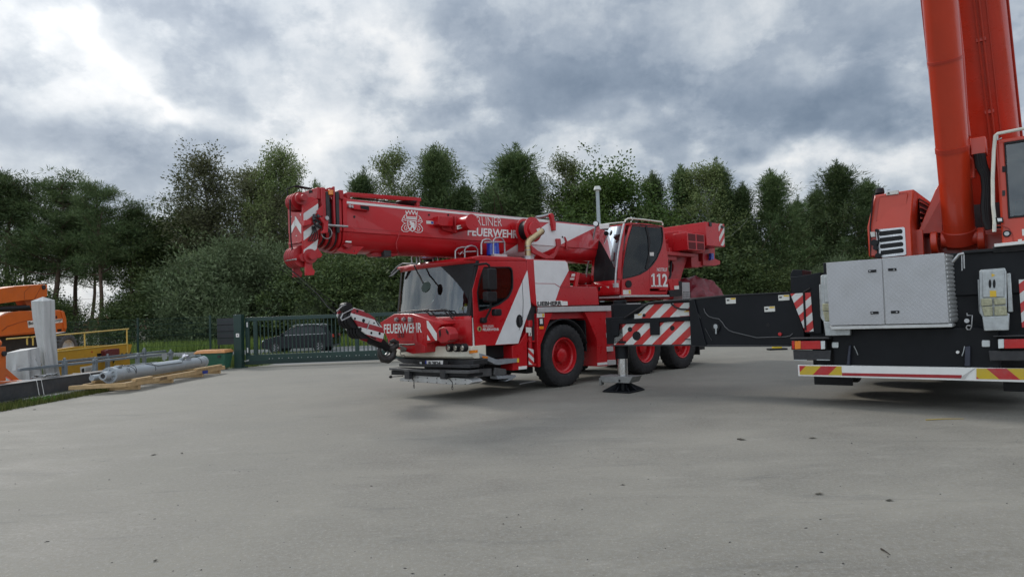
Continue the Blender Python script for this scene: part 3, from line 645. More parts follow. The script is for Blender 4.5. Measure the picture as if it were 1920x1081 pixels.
b = MB(); p = R.X(*Z4((722, 665))[0], -3.04); b.box(-3.08, -3.02, p[1]-.05, p[1]+.05, p[2]-.045, p[2]+.045); b.build('air_coupling', steel, NB, bevel=.004)
b = MB()
for u in (617, 650):
    p = R.X(*Z4((u, 803))[0], -3.03); b.tube([(-3.04, p[1]+.035*math.cos(t), p[2]+.045*math.sin(t)) for t in [i*.785 for i in range(8)]], .007, 6, closed=True)
b.build('ring_bolt', dark, NB)
# tow coupling
TC = Z4((945, 790), (965, 740), (1010, 722), (1050, 735), (1080, 790), (1075, 850), (1045, 875), (985, 880), (950, 850))
o = PX('tow_coupling', redd, inset([(p[0], p[1]) for p in TC], 1.5), -3.10, -2.9, bevel=.012)
for pts in (Z4((972, 770), (985, 750), (992, 800), (980, 830)), Z4((1035, 745), (1060, 775), (1055, 800), (1040, 780))): PX('coupling_slot', black, pts, -3.106, -3.098, parent=o, bevel=0)
b = MB(); 
for u in (1065, 1127, 1190):
    p = R.X(*Z4((u, 917))[0], -2.80); b.ring((p[0]+.02, p[1], p[2]), (-1, 0, 0), [(0, .05), (.05, .045), (.062, .03), (.07, .03), (.07, -.06)], 24)
b.build('fog_lamp', M('lamp_glass_dark', (.5, .46, .40), .12, metal=.8), RC)
for u in (1065, 1127, 1190):
    b = MB(); p = R.X(*Z4((u, 917))[0], -2.80); b.ring((p[0]+.02, p[1], p[2]), (-1, 0, 0), [(.060, .048), (.072, .046), (.078, .02), (.078, -.05)], 24)
    b.build('fog_lamp_ring', black, RC)
PX('indicator', amber, Z4((1258, 940), (1318, 936), (1318, 962), (1260, 968)), -2.66, -2.6, bevel=.006, px=-2.62)
# hook mounting parts, dark chain gear in front of nose
b = MB(); q = lambda *p: R.X(*ZH(p)[0], -3.25)
b.tube([q(1000, 670), q(1060, 600), q(1100, 640), q(1080, 720)], .035, 8); b.tube([q(1020, 680), q(1140, 690), q(1270, 750)], .03, 8); b.hexa(*[[R.X(*ZH(p)[0], xx) for p in ((1170, 740), (1280, 745), (1275, 800), (1180, 810))] for xx in (-3.3, -3.05)])
b.tube([q(1000, 665), q(1300, 680), q(1420, 672)], .016, 6); b.tube([q(1170, 800), q(1190, 860), q(1240, 850), q(1260, 880)], .008, 6); b.build('hook_tie', M('worn_steel', (.09, .075, .065), .55, metal=.4, var=.4, dirt=.5), RC, bevel=.004)
# --- front underside: plate, ladder frame, underrun
def PXq(name, mat, pts, x0, x1, **k): return PX(name, mat, Z5(*pts), x0, x1, **k)
PXq('front_undertray', dark, ((600, 533), (1310, 545), (1300, 590), (1250, 620), (700, 590)), -2.66, -2.3, bevel=.01, px=-2.6)
PXq('number_plate_holder', black, ((738, 552), (1055, 560), (1050, 612), (740, 600)), -2.80, -2.76, bevel=.006)
NP = PXq('number_plate', lettw, ((852, 550), (1010, 551), (1008, 605), (852, 600)), -2.812, -2.803, bevel=.003)
PXq('plate_blue_band', M('plate_blue', (.01, .03, .35), .4), ((852, 550), (862, 550), (862, 600), (852, 600)), -2.815, -2.812, parent=NP, bevel=0)
tx(R, -2.814, *Z5((882, 593), (990, 593), (882, 559)), 'B 2824', lettk, NP, bold=.03, space=.9)
PXq('number_plate_lamp', clearlens, ((800, 563), (815, 563), (818, 590), (800, 588)), -2.81, -2.79, bevel=.004)
PXq('underrun_bar', dark, ((615, 578), (1250, 594), (1250, 622), (615, 603)), -2.86, -2.62, bevel=.008)
PXq('underrun_bar', M('grey_bracket', (.085, .085, .085), .5, metal=.3, var=.2, dirt=.4), ((525, 617), (828, 636), (828, 658), (525, 637)), -2.98, -2.70, bevel=.006)
PXq('underrun_bar', MATS['grey_bracket'], ((832, 636), (1230, 645), (1232, 672), (832, 658)), -2.98, -2.70, bevel=.006)
PXq('support_rack', black, ((545, 640), (1235, 672), (1230, 700), (545, 680)), -2.92, -2.55, bevel=.006)
PL('underrun_side', MATS['grey_bracket'], Z5((1195, 668), (1320, 628), (1450, 620), (1452, 690), (1310, 700), (1205, 705)), .05, .25, bevel=.01, py=.05)
PL('underrun_side', MATS['grey_bracket'], Z5((1480, 615), (1580, 628), (1584, 672), (1500, 700), (1470, 680)), .0, .05, bevel=.01)
LAD = PXq('ladder', alu, ((620, 712), (720, 690), (760, 684), (1240, 715), (1280, 745), (1240, 768), (1080, 768), (620, 736)), -2.86, -2.60, bevel=.008)
b = MB()
for i in range(7):
    u = 700+85*i; 
    for v in (700+4.4*i, 736+4.6*i): p = R.X(*Z5((u, v))[0], -2.865); b.cyl((-2.868, p[1], p[2]), (-2.858, p[1], p[2]), .010, n=10)
b.build('ladder_rung_holes', black, LAD)['kind'] = 'stuff'
for u in (665, 985):
    b = MB(); p = R.X(*Z5((u, 640))[0], -2.99); q = R.X(*Z5((u+45, 720))[0], -2.99); b.box(-3.0, -2.9, q[1], p[1], q[2], p[2]); b.build('rack_clamp', dark, RC, bevel=.006)
b = MB()
for u, v in ((750, 700), (1095, 712)):
    p = R.X(*Z5((u-30, v))[0], -3.0); q = R.X(*Z5((u, v+35))[0], -3.0); r_ = R.X(*Z5((u, v+80))[0], -3.0); b.tube([p, q, r_], .008, 6); b.tube([(r_[0], r_[1]+.02*math.cos(t), r_[2]-.01+.035*math.sin(t)) for t in [i*.785 for i in range(8)]], .005, 6, closed=True)
p = R.X(*Z5((535, 697))[0], -3.0); q = R.X(*Z5((650, 690))[0], -3.0); b.tube([p, q], .012, 6); b.cyl(p, (p[0], p[1]-.04, p[2]), .03, n=10)
b.build('locking_pin', black, RC)
# step on the near side under the door
PL('step', M('step_aluminium', (.32, .34, .36), .45, metal=.5, var=.15, dirt=.3), Z5((1325, 484), (1372, 498), (1482, 545), (1668, 530), (1676, 565), (1500, 590), (1470, 588), (1330, 520)), -.05, .25, bevel=.006, py=-.0)
PL('step_marker', amber, Z5((1348, 510), (1394, 516), (1396, 532), (1350, 528)), -.06, -.05, bevel=0, py=-.0)
PL('step_end', yellowst, Z5((1662, 532), (1678, 530), (1678, 566), (1662, 568)), -.056, -.05, bevel=0, py=-.0)
PL('step', MATS['step_aluminium'], Z5((1488, 692), (1650, 680), (1660, 695), (1612, 725), (1560, 738), (1600, 712), (1492, 718)), -.04, .18, bevel=.004, py=-.0)
B('underbody', black, (-2.45, -1.3, .25, 2.4, .72, 1.0), (-2.3, -1.3, .6, 1.9, .5, .8), (-2.0, -.9, .35, .9, .42, .62), (-.95, -.75, .2, .7, .35, .7), bevel=.02)
b = MB(); b.tube([R.Y(*Z5(p)[0], .1) for p in ((1700, 765), (1740, 755), (1842, 738))], .008, 6); b.build('tie_rod', steel, RC)
# --- slewing superstructure
BY0, BY1 = .85, 1.65      # boom side faces
B('slewing_ring', dark, bevel=.01) if 0 else None
b = MB(); b.ring((3.3, 1.25, 1.60), (0, 0, 1), [(0, 0), (.72, 0), (.75, .04), (.75, .16), (.68, .22), (0, .24)], 40); b.build('slewing_ring', dark, RC)
B('turntable_frame', redd, (1.9, 5.6, .85, 1.65, 1.86, 2.25), (2.6, 5.9, .75, .82, 1.86, 2.6), (2.6, 5.9, 1.68, 1.75, 1.86, 2.6), bevel=.015)
FRP = [(3.9, 2.0), (5.0, 1.95), (5.6, 2.1), (5.9, 2.6), (6.25, 3.1), (6.6, 3.35), (5.5, 3.62), (4.6, 3.3), (4.0, 2.6)]
for y in (.62, 1.80): b = MB(); b.plate(FRP, y, y+.07, 'y', [arc(5.3, 2.75, .16, 0, 330, 11)]); b.build('boom_support_plate', redd, RC, bevel=.01)
b = MB(); b.cyl((5.8, .45, 3.42), (5.8, 2.05, 3.42), .12); b.build('boom_pivot_pin', steel, RC)
B('counterweight_frame', redd, (5.6, 6.6, .3, 2.2, 3.15, 3.30), (4.4, 6.0, .25, .5, 3.02, 3.12), (6.2, 6.6, .5, .9, 2.75, 3.2), (6.5, 6.9, .55, .65, 2.78, 2.95), bevel=.012)
CW = B('counterweight', red, (6.21, 7.26, .0, 2.5, 3.33, 4.0), bevel=.015)
STR2 = STRIPE('diagonal_marking', (.62, .62, .58), (.47, .011, .014), (.95, 0, -1.), .30, .1, .5)
PL('marking_plate', STR2, Z3((1282, 424), (1334, 430), (1337, 634), (1292, 612)), -.006, -.001, parent=CW, bevel=0)
a = R.Y(*Z3((1205, 430))[0], 0); B('lifting_eye', dark, (a[0]-.06, a[0]+.06, -.03, 0, a[2]-.06, a[2]+.06), (7.05, 7.2, -.03, 0, 3.88, 3.95), parent=CW, bevel=.004)
WB = B('winch_housing', red, (5.25, 6.15, .28, 1.5, 3.15, 3.72), bevel=.012)
a = R.Y(*Z3((990, 503))[0], .0); c = R.Y(*Z3((1150, 672))[0], .0)
G0 = B('oil_cooler', red, (a[0]+.05, c[0]+.08, .0, .45, c[2]+.0, a[2]), parent=WB, bevel=.01)
k = (a[0]+.05, c[0]+.08); w_ = (k[1]-k[0]); h_ = a[2]-c[2]
mesh_red = M('cooler_mesh', (.10, .006, .008), .8, var=.3, scale=60)
for i in (0, 1):
    for j in (0, 1):
        B('cooler_grille', mesh_red, (k[0]+w_*(.06+.48*i), k[0]+w_*(.46+.48*i), -.006, .0, c[2]+h_*(.06+.48*j), c[2]+h_*(.46+.48*j)), parent=G0, bevel=0)
B('hydraulic_valves', redd, (4.55, 5.2, .35, .7, 2.9, 3.05), (4.7, 4.9, .4, .55, 3.05, 3.35), (4.95, 5.1, .42, .6, 3.05, 3.25), (4.4, 4.5, .3, .4, 2.1, 3.0), bevel=.02)
b = MB(); b.tube([(4.5, .45, 2.1), (4.8, .45, 2.6), (5.0, .5, 3.0)], .03, 8); b.tube([(4.65, .42, 2.1), (4.95, .42, 2.5), (5.15, .5, 2.95)], .03, 8); b.build('hydraulic_hose', black, RC)
PL('rear_bracket', redd, Z3((1140, 660), (1250, 640), (1250, 740), (1298, 760), (1298, 790), (1245, 805), (1145, 800)), .5, .9, py=.5)
b = MB(); a = R.Y(*Z3((1218, 720))[0], .42); b.cyl((a[0], .42, a[2]-.09), (a[0], .42, a[2]+.09), .07); b.box(a[0]-.03, a[0]+.03, .42, .52, a[2]-.11, a[2]-.07); b.build('rear_beacon', blue, RC)
# rear deck: pale perforated crate, dark blocks
a = R.Y(*Z3((960, 945))[0], .4); c = R.Y(*Z3((1060, 1080))[0], .4)
CR = B('crate', M('grey_crate', (.33, .33, .32), .6), (a[0]+.05, c[0]-.10, .45, .9, 1.6, a[2]-.02), bevel=.01)
b = MB(); 
for i in range(6):
    for j in range(7): b.box(a[0]+.08+i*.07, a[0]+.11+i*.07, .444, .45, 1.66+j*.06, 1.69+j*.06)
b.build('crate_holes', black, CR, smooth=0)['kind'] = 'stuff'
PL('tail_block', black, Z3((835, 1025), (955, 1015), (955, 1075), (850, 1085)), .12, .4, py=.12)
PL('guard_plate', black, Z3((925, 940), (955, 945), (955, 1040), (925, 1030)), .2, .3, py=.2)
B('side_deck_plate', alu, (2.2, 2.9, -.0, .05, 1.62, 1.75), bevel=.004)
PL('locker', red, Z3((830, 925), (922, 922), (926, 1018), (850, 1025)), .13, .5, py=.13)
PL('warning_label', sticker, Z3((882, 985), (924, 983), (925, 1015), (884, 1016)), .122, .128, py=.13, bevel=0)

# --- crane operator cab
YC = .10
UC = Z3((500, 418), (640, 425), (786, 448), (803, 560), (815, 660), (830, 745), (830, 1020), (752, 1025), (752, 1008), (665, 1008), (665, 1062), (412, 1070), (412, 945), (408, 900), (430, 740), (462, 560))
UW = Z3((508, 432), (640, 437), (776, 455), (785, 520), (783, 590), (765, 660), (728, 745), (690, 800), (640, 848), (575, 885), (500, 908), (418, 925), (420, 830), (440, 700), (468, 560))
up_ = R.sy(UC, YC); wp_ = R.sy(UW, YC)
b = MB(); b.plate(up_, YC, YC+.05, 'y', [wp_]); b.plate(up_, 1.0, 1.03, 'y', [inset(wp_, .03)])
x0b = R.Y(*Z3((412, 1068))[0], YC)[0]; x0t = R.Y(*Z3((500, 418))[0], YC)[0]; xr = R.Y(*Z3((830, 900))[0], YC)[0]; zt = R.Y(*Z3((500, 418))[0], YC)[2]; zb = 1.97
b.box(x0b+.05, xr-.02, YC+.05, 1.0, zb, zb+.08); b.box(xr-.06, xr, YC+.05, 1.0, zb+.05, 2.95); 
b.plate([(x0t-.02, zt-.03), (x0t+.6, zt+.01), (xr-.33, zt+.02), (xr-.30, zt-.04), (x0t, zt-.07)], YC+.0, 1.02, 'y')
UCO = b.build('operator_cab', red, RC, bevel=.018)
b = MB(); b.plate(inset(wp_, -.0), YC+.012, YC+.02, 'y'); o = b.build('side_window', sglass, UCO, smooth=0)
b = MB(); b.plate(wp_, YC-.006, YC+.03, 'y', [inset(wp_, .03)]); b.build('window_seal', black, UCO, bevel=.003)
PL('window_bar', black, Z3((622, 440), (640, 440), (668, 560), (660, 790), (640, 838), (625, 830), (655, 700), (650, 560)), YC-.002, YC+.02, parent=UCO, bevel=0, py=YC)
PL('paper_notice', sticker, Z3((662, 683), (700, 683), (700, 716), (664, 714)), YC-.003, YC-.001, parent=UCO, bevel=0, py=YC)
b = MB(); a = R.Y(*Z3((510, 620))[0], .5); b.box(a[0], a[0]+.02, .45, .55, a[2]-.15, a[2]+.1); b.build('notice', sticker, UCO)
hp = [(470+28*math.cos(t*.5236), 968+34*math.sin(t*.5236)) for t in range(12)]
PL('door_handle', black, Z3(*hp), YC-.02, YC, parent=UCO, bevel=.004, py=YC)
PL('cab_seam', redd, Z3((661, 830), (665, 828), (666, 1008), (662, 1008)), YC-.004, YC, parent=UCO, bevel=0, py=YC)
tl(R, YC-.002, *Z3((727, 855), (819, 856), (727, 822)), 'NOTRUF', lettw, UCO, bold=.012)
for u0, u1 in ((677, 722), (727, 772)): PL('digit_foot', lettw, Z3((u0, 979), (u1, 980), (u1, 993), (u0, 992)), YC-.006, YC-.002, parent=UCO, bevel=0, py=YC)
for u0 in (676, 726): PL('digit_flag', lettw, Z3((u0+20, 872), (u0+21, 890), (u0+2, 905), (u0, 892)), YC-.006, YC-.002, parent=UCO, bevel=0, py=YC)
tl(R, YC-.002, *Z3((693, 992), (826, 994), (689, 872)), '112', lettw, UCO, bold=.03)
PL('warning_label', sticker, Z3((422, 1022), (492, 1020), (494, 1060), (424, 1062)), YC-.004, YC, parent=UCO, bevel=0, py=YC)
PL('warning_symbol', yellowst, Z3((472, 1026), (488, 1026), (490, 1056), (474, 1056)), YC-.007, YC-.004, parent=UCO, bevel=0, py=YC)
PL('foot_rail', alu, Z3((430, 1068), (840, 1066), (842, 1082), (430, 1084)), -.02, .12, bevel=.004, py=-.02)
PX('foot_rail', alu, Z6((785, 172), (972, 165), (972, 182), (785, 188)), 2.15, 2.35, bevel=.004)
# front of the operator cab, leaning and bowed
def us(y, z):
    t = (y-.55)/.45; k = (z-2.2)/1.5
    return x0b-.05+.30*max(0, k)**1.5+.08*t*t-.03
ys2 = [YC+.02+.92*i/8 for i in range(9)]; zl = [2.30+(3.66-2.30)*i/8 for i in range(9)]
b = MB(); b.sheet([[(us(y, z), y, z) for y in ys2] for z in zl]); UG = b.build('windscreen', wglass2, UCO)
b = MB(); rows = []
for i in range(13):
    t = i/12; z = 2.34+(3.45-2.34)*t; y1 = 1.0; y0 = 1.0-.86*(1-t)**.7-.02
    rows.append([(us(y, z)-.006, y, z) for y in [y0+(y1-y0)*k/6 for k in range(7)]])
b.sheet(rows); b.build('windscreen_dark_reflection', sglass if 0 else black, UG)  # matt black sheet stands in for the dark reflection low in this glass
b = MB(); b.sheet([[(us(y, z)-.008, y, z) for y in (YC, YC+.05, YC+.09)] for z in zl]); b.sheet([[(us(y, z)-.008, y, z) for y in (.93, .99, 1.04)] for z in zl]); b.build('windscreen_pillar', red, UG)
b = MB(); b.sheet([[(us(y, z)-.010, y, z) for y in ys2] for z in (2.28, 2.34)]); b.build('windscreen_border', black, UG)
b = MB(); rows = [[(us(y, 2.30)-.02+(2.30-z)*(-.15), y, z) for y in ys2] for z in (2.32, 2.2, 2.05, 1.97)]; b.sheet(rows); o = b.build('front_apron', red, UCO); o.modifiers.new('s', 'SOLIDIFY').thickness = -.04
b = MB(); b.box(x0t-.06, x0t+.05, YC, 1.03, zt-.06, zt+.0); b.build('roof_edge', red, UCO, bevel=.012)
b = MB(); b.box(3.0, 3.5, .35, .85, 2.1, 2.35); b.box(3.4, 3.55, .35, .85, 2.35, 3.1); b.box(3.42, 3.5, .47, .73, 3.1, 3.3); b.box(2.6, 3.2, .15, .28, 2.3, 2.6); b.box(2.6, 3.2, .85, .98, 2.3, 2.6); b.cyl((2.5, .6, 2.0), (2.45, .6, 2.75), .03); b.box(2.42, 2.46, .45, .75, 2.7, 2.95)
b.build('seat_and_controls', interior, UCO, bevel=.02)
b = MB(); p = R.X(*Z3((235, 985))[0], 2.2); q = R.X(*Z3((270, 860))[0], 2.25); b.tube([(p[0], p[1], p[2]), (q[0], q[1], q[2])], .025, 6); q2 = R.X(*Z3((262, 750))[0], 2.28); b.tube([q, q2], .014, 6); b.build('windscreen_wiper', black, UCO)
PX('sticker', sticker, Z3((225, 992), (302, 988), (302, 1025), (228, 1030)), 2.17, 2.18, parent=UCO, bevel=0, px=2.2); PX('sticker', sticker, Z3((248, 1032), (276, 1032), (278, 1068), (250, 1070)), 2.17, 2.18, parent=UCO, bevel=0, px=2.2)
PX('dark_clip', black, Z3((208, 995), (224, 995), (225, 1030), (210, 1030)), 2.16, 2.2, parent=UCO, bevel=0, px=2.2)
rl = lambda pts, x: [R.X(*p, x) for p in pts]
b = MB(); b.tube(rl(Z3((178, 448), (150, 570), (118, 720), (98, 850), (85, 985)), 2.22), .022, 8); b.build('grab_rail', steel, UCO)
b = MB(); p = [R.Y(*q, .02) for q in Z3((432, 425), (405, 540), (378, 690), (360, 850), (352, 1000))]; b.tube(p, .024, 8); b.build('grab_rail', steel, UCO)
b = MB(); a = R.Y(*Z3((355, 960))[0], .02); c = R.Y(*Z3((380, 1000))[0], .02); b.box(a[0], c[0], .0, .1, c[2], a[2]); b.build('rail_foot', alu, UCO, bevel=.004)
b = MB(); b.tube([R.Y(*q, .12) for q in Z3((440, 412), (446, 392), (470, 378), (600, 388), (770, 410), (780, 425), (780, 440))], .02, 8)
b.tube([R.Y(*q, .12) for q in Z3((495, 415), (497, 400))], .012, 6); b.tube([R.Y(*Z3((440, 412))[0], .12), R.X(*Z3((300, 425))[0], 2.5), R.X(*Z3((205, 440))[0], 2.35)], .018, 8)
b.build('roof_rail', M('cream_rail', (.62, .60, .52), .4), UCO)
c = R.X(*Z3((180, 427))[0], 2.15); b = MB(); b.ring(c, (-.8, -.4, 0), [(0, .03), (.06, .03), (.075, .015), (.075, -.03), (0, -.05)], 20); b.build('lamp_housing', black, UCO)
b = MB(); b.ring(c, (-.8, -.4, 0), [(0, .036), (.058, .033)], 20); b.build('lamp_lens', clearlens, UCO)
b = MB(); b.hexa(*[[R.X(*Z3(q)[0], xx) for q in ((210, 430), (300, 424), (296, 470), (214, 476))] for xx in (2.0, 2.1)]); b.build('work_light', lettw, UCO, bevel=.01)
b = MB(); b.hexa(*[[R.X(*Z3(q)[0], xx) for q in ((216, 476), (300, 428), (303, 455), (285, 488))] for xx in (2.05, 2.14)]); b.build('work_light_body', black, UCO, bevel=.01)
c = R.X(*Z3((272, 513))[0], 2.12); b = MB(); b.ring(c, (-.7, -.3, -.3), [(0, .03), (.05, .02), (.06, 0), (0, -.03)], 16); b.build('small_mirror', black, UCO)
# red rigging and bracket between engine cover and operator cab
PL('bracket', redd, Z2((750, 570), (810, 620), (960, 690), (880, 695), (760, 640)), .3, .36, py=.3)
PL('ladder_side', red, Z2((1165, 815), (1190, 818), (1165, 945), (1140, 945)), .1, .16, py=.1)
PL('sticker', sticker, Z2((1115, 828), (1170, 826), (1168, 850), (1112, 856)), .35, .36, py=.35, bevel=0); PL('sticker', sticker, Z2((1100, 866), (1158, 862), (1155, 880), (1100, 884)), .35, .36, py=.35, bevel=0)

# --- luffing cylinder under the boom
b = MB(); b.cyl((4.4, 1.25, 2.15), (.4, 1.25, 2.62), .15, n=28); b.cyl((.4, 1.25, 2.62), (-.1, 1.25, 2.72), .12, n=24); LC = b.build('luffing_cylinder', redd, RC)
b = MB(); b.cyl((.4, 1.25, 2.62), (.46, 1.25, 2.613), .165, n=28); b.build('cylinder_collar', red, LC)
PL('sticker_strip', sticker, Z2((1160, 682), (1280, 690), (1280, 718), (1160, 708)), 1.02, 1.03, py=1.05, bevel=0); PL('sticker', sticker, Z2((1032, 676), (1070, 680), (1068, 700), (1040, 696)), 1.02, 1.03, py=1.05, bevel=0)

# --- telescopic boom
def sect(sc=0., z0=0., n=14):
    """cross-section (y,z): flat topped with small corners, rounded belly; sc shrinks it"""
    a, bt = BY0+sc, BY1-sc; zt_, zs, zb_ = 3.735-sc, 3.13, 2.80+sc; cy = (a+bt)/2; hw = (bt-a)/2
    p = [(a+.05, zt_), (a+.012, zt_-.015), (a, zt_-.05), (a, zs+.045), (a+.0, zs+.012), (a+.022, zs)]
    for i in range(1, n):
        t = math.pi*i/n; p.append((cy-(hw-.022)*math.cos(t)**1 if 1 else 0, zs-(zs-zb_)*math.sin(t)**.72))
    p += [(bt-.022, zs), (bt, zs+.012), (bt, zs+.045), (bt, zt_-.05), (bt-.012, zt_-.015), (bt-.05, zt_)]
    return p
def beam(x0, x1, sc): s_ = sect(sc); return [[(x0, y, z) for y, z in s_], [(x1, y, z) for y, z in s_]]
# boom skin: red with a broad white slanting band, as painted
mB, nt, bb = new_mat('boom_paint'); tcB = nt.nodes.new('ShaderNodeTexCoord'); sp = nt.nodes.new('ShaderNodeSeparateXYZ'); L(nt, tcB.outputs['Object'], sp.inputs[0])
def lineside(p, q):   # >0 to the right of line through p,q in (x,z)
    (xa, za), (xb, zb2) = p, q; k = (xb-xa)/(zb2-za); c0 = xa-k*za
    return mth(nt, 'SUBTRACT', mth(nt, 'SUBTRACT', sp.outputs[0], mth(nt, 'MULTIPLY', sp.outputs[2], k)), c0)
PA = R.sy(ZA((960, 603), (1255, 395)), BY0); PB = R.sy(ZA((1500, 625), (1860, 448)), BY0)
l1 = lineside(*PA); l2 = lineside(*PB)
f = mth(nt, 'MULTIPLY', mth(nt, 'GREATER_THAN', l1, 0), mth(nt, 'LESS_THAN', l2, 0))
f = mth(nt, 'MULTIPLY', f, mth(nt, 'LESS_THAN', sp.outputs[2], 3.70))
cB = mixc(nt, f, mixc(nt, ramp(nt, noise(nt, 1.5, 5), .3, .7), tuple(c*.93 for c in RED), tuple(c*1.05 for c in RED)), WHITE)
cB = mixc(nt, ramp(nt, noise(nt, 3.5, 8, .72, None, .8), .55, .9, 0, .3), cB, (.14, .05, .045))
L(nt, cB, bb.inputs['Base Color']); L(nt, ramp(nt, noise(nt, 5, 6, .6), .3, .7, .26, .42), bb.inputs['Roughness']); bb.inputs['Coat Weight'].default_value = .35
xb0 = -4.66
b = MB(); b.loft(beam(xb0, 6.15, 0.)); BM = b.build('boom', mB, RC, smooth=30)
b = MB(); b.loft(beam(xb0-.05, xb0+.03, -.012)); b.build('boom_end_frame', red, BM, bevel=.004)
PL('boom_stripe', lettw, [R.l((0, 0, 0)) and q for q in Z1((690, 268), (1920, 388))] + Z2((820, 335), (960, 352), (960, 372), (800, 358)) + Z1((1920, 406), (692, 290)), BY0-.004, BY0-.001, parent=BM, bevel=0, py=BY0)
# wear line and lip along the seam
PL('boom_seam', redd, Z1((728, 505), (900, 520), (1200, 542), (1500, 560), (1500, 563), (1200, 546), (900, 525), (728, 511)), BY0-.003, BY0, parent=BM, bevel=0, py=BY0)
# nested sections at the mouth
for i in range(5):
    xx = xb0-.09-.105*i; sc = .016+.026*i
    b = MB(); b.loft(beam(xx-.035, xx+.02, sc-.018)); b.build('section_collar', red if i != 1 else redd, BM, bevel=.004)
    b = MB(); b.loft(beam(xx-.09, xx+.06, sc+.03)); b.build('boom_section', dark, BM)
b = MB(); b.loft(beam(-5.40, xb0, .13)); b.build('inner_section', redd, BM)
B('boom_top_block', dark, (-5.05, -4.98, .80, .86, 3.1, 3.80), (-4.86, -4.80, .80, .86, 3.1, 3.82), parent=BM, bevel=.01)
B('boom_top_block', redd, (-5.2, -5.1, .82, 1.6, 3.66, 3.86), (-4.98, -4.9, .82, 1.6, 3.7, 3.88), (-4.78, -4.70, .82, 1.6, 3.7, 3.86), (-5.14, -5.06, .79, .84, 3.2, 3.86), (-4.92, -4.88, .79, .84, 3.2, 3.9), parent=BM, bevel=.01)
a = R.Y(*ZB((540, 125))[0], .8); b = MB(); b.cyl((a[0], .80, a[2]-.04), (a[0], .80, a[2]+.045), .045, n=16); b.build('amber_lamp', amber, BM, bevel=.008)
b = MB(); p = [R.Y(*q, 1.05) for q in ZB((320, 140), (450, 115))]; b.cyl(p[0], p[1], .075, n=20); b.build('guide_roller', black, BM)
# beam on top of the boom with foot
b = MB(); p = R.sy(Z1((720, 193), (1378, 243), (1382, 275), (1345, 278), (1345, 272), (735, 226)), 1.0); b.plate(p, .96, 1.06, 'y'); b.build('top_beam', red, BM, bevel=.006)
b = MB(); p = R.sy(Z1((1340, 260), (1368, 262), (1370, 320), (1345, 320)), 1.0); b.plate(p, .97, 1.05, 'y'); p = R.sy(Z1((700, 200), (740, 195), (745, 250), (715, 255)), 1.0); b.plate(p, .95, 1.07, 'y'); b.build('top_beam_foot', redd, BM, bevel=.006)
b = MB(); b.tube([(-5.4, 1.25, 3.92), (-3.2, 1.2, 3.80), (0, 1.2, 3.80), (4.5, 1.2, 3.82), (5.6, 1.2, 3.75)], .013, 6); b.tube([(-4.6, 1.32, 3.81), (-1, 1.3, 3.79), (4.6, 1.3, 3.80)], .011, 6); b.build('hoist_rope', black, BM)
b = MB(); b.ring(R.Y(*Z1((1270, 285))[0], 1.2), (0, 0, 1), [(0, .03), (.22, .025), (.25, 0), (.22, -.03), (0, -.03)], 20); b.build('rope_guide', dark, BM)
# side fittings
PL('latch_box', red, Z1((775, 305), (918, 318), (918, 362), (778, 345)), BY0-.06, BY0, parent=BM, py=BY0-.03)
PL('latch_slot', black, Z1((835, 312), (912, 320), (912, 356), (838, 340)), BY0-.066, BY0-.058, parent=BM, py=BY0-.03, bevel=0)
b = MB(); 
for u, v in ((738, 318), (765, 322)): p = R.Y(*Z1((u, v))[0], BY0); b.cyl((p[0], BY0-.05, p[2]), (p[0], BY0, p[2]), .028, n=12)
b.build('hose_coupling', steel, BM)
b = MB()
for u, v in ((1633, 396), (788, 412), (1460, 395)): p = R.Y(*Z1((u, v))[0], BY0); b.cyl((p[0], BY0-.006, p[2]), (p[0], BY0, p[2]), .022, n=12)
for u, v in ((920, 385), (1030, 497)): p = R.Y(*Z2((u, v))[0], BY0); b.cyl((p[0], BY0-.006, p[2]), (p[0], BY0, p[2]), .022, n=12)
b.build('bolt_hole', black, BM)
PL('sticker', sticker, Z1((1436, 446), (1502, 452), (1502, 480), (1436, 474)), BY0-.004, BY0-.001, parent=BM, py=BY0, bevel=0)
PL('sticker_mark', M('mark_blue', (.01, .06, .35), .5), Z1((1478, 455), (1498, 457), (1498, 476), (1480, 474)), BY0-.006, BY0-.004, parent=BM, py=BY0, bevel=0)
PL('junction_box', red, Z1((1545, 405), (1676, 410), (1678, 495), (1572, 492), (1545, 480)), BY0-.16, BY0, parent=BM, py=BY0-.16)
PL('junction_bracket', redd, Z1((1572, 490), (1640, 492), (1700, 555), (1590, 530)), BY0-.05, BY0, parent=BM, py=BY0-.05); PL('junction_bracket', redd, Z1((1690, 405), (1712, 405), (1712, 560), (1692, 556)), BY0-.12, BY0, parent=BM, py=BY0-.1)
a = R.Y(*Z2((213, 365))[0], .42); b = MB(); b.cyl((a[0], .42, a[2]), (a[0], .85, a[2]), .145, n=32); SP = b.build('spooling_drum', red, BM, bevel=.008)
b = MB(); b.cyl((a[0], .405, a[2]), (a[0], .42, a[2]), .165, n=32); b.build('drum_lid', red, SP, bevel=.003)
PL('arrow_label', sticker, Z2((82, 395), (158, 378), (158, 410), (84, 430)), .60, .61, parent=SP, py=.6, bevel=0)
PL('arrow', lettk, Z2((90, 408), (128, 398), (128, 390), (152, 394), (130, 412), (130, 405), (92, 414)), .594, .6, parent=SP, py=.6, bevel=0)
a = R.Y(*Z2((768, 430))[0], .42); rr = .27
b = MB(); b.ring((a[0], .42, a[2]), (0, 1, 0), [(0, -.05), (.155, -.05), (.165, -.035), (.165, 0), (rr-.01, 0), (rr, .005), (rr, .02), (rr-.01, .025), (.17, .025), (.17, .25), (rr-.01, .25), (rr, .255), (rr, .275), (rr-.01, .28), (0, .28)], 44); HR = b.build('hose_reel', red, BM)
b = MB(); b.cyl((a[0], .45, a[2]), (a[0], .665, a[2]), .215, n=40); b.build('wound_hose', black, HR)
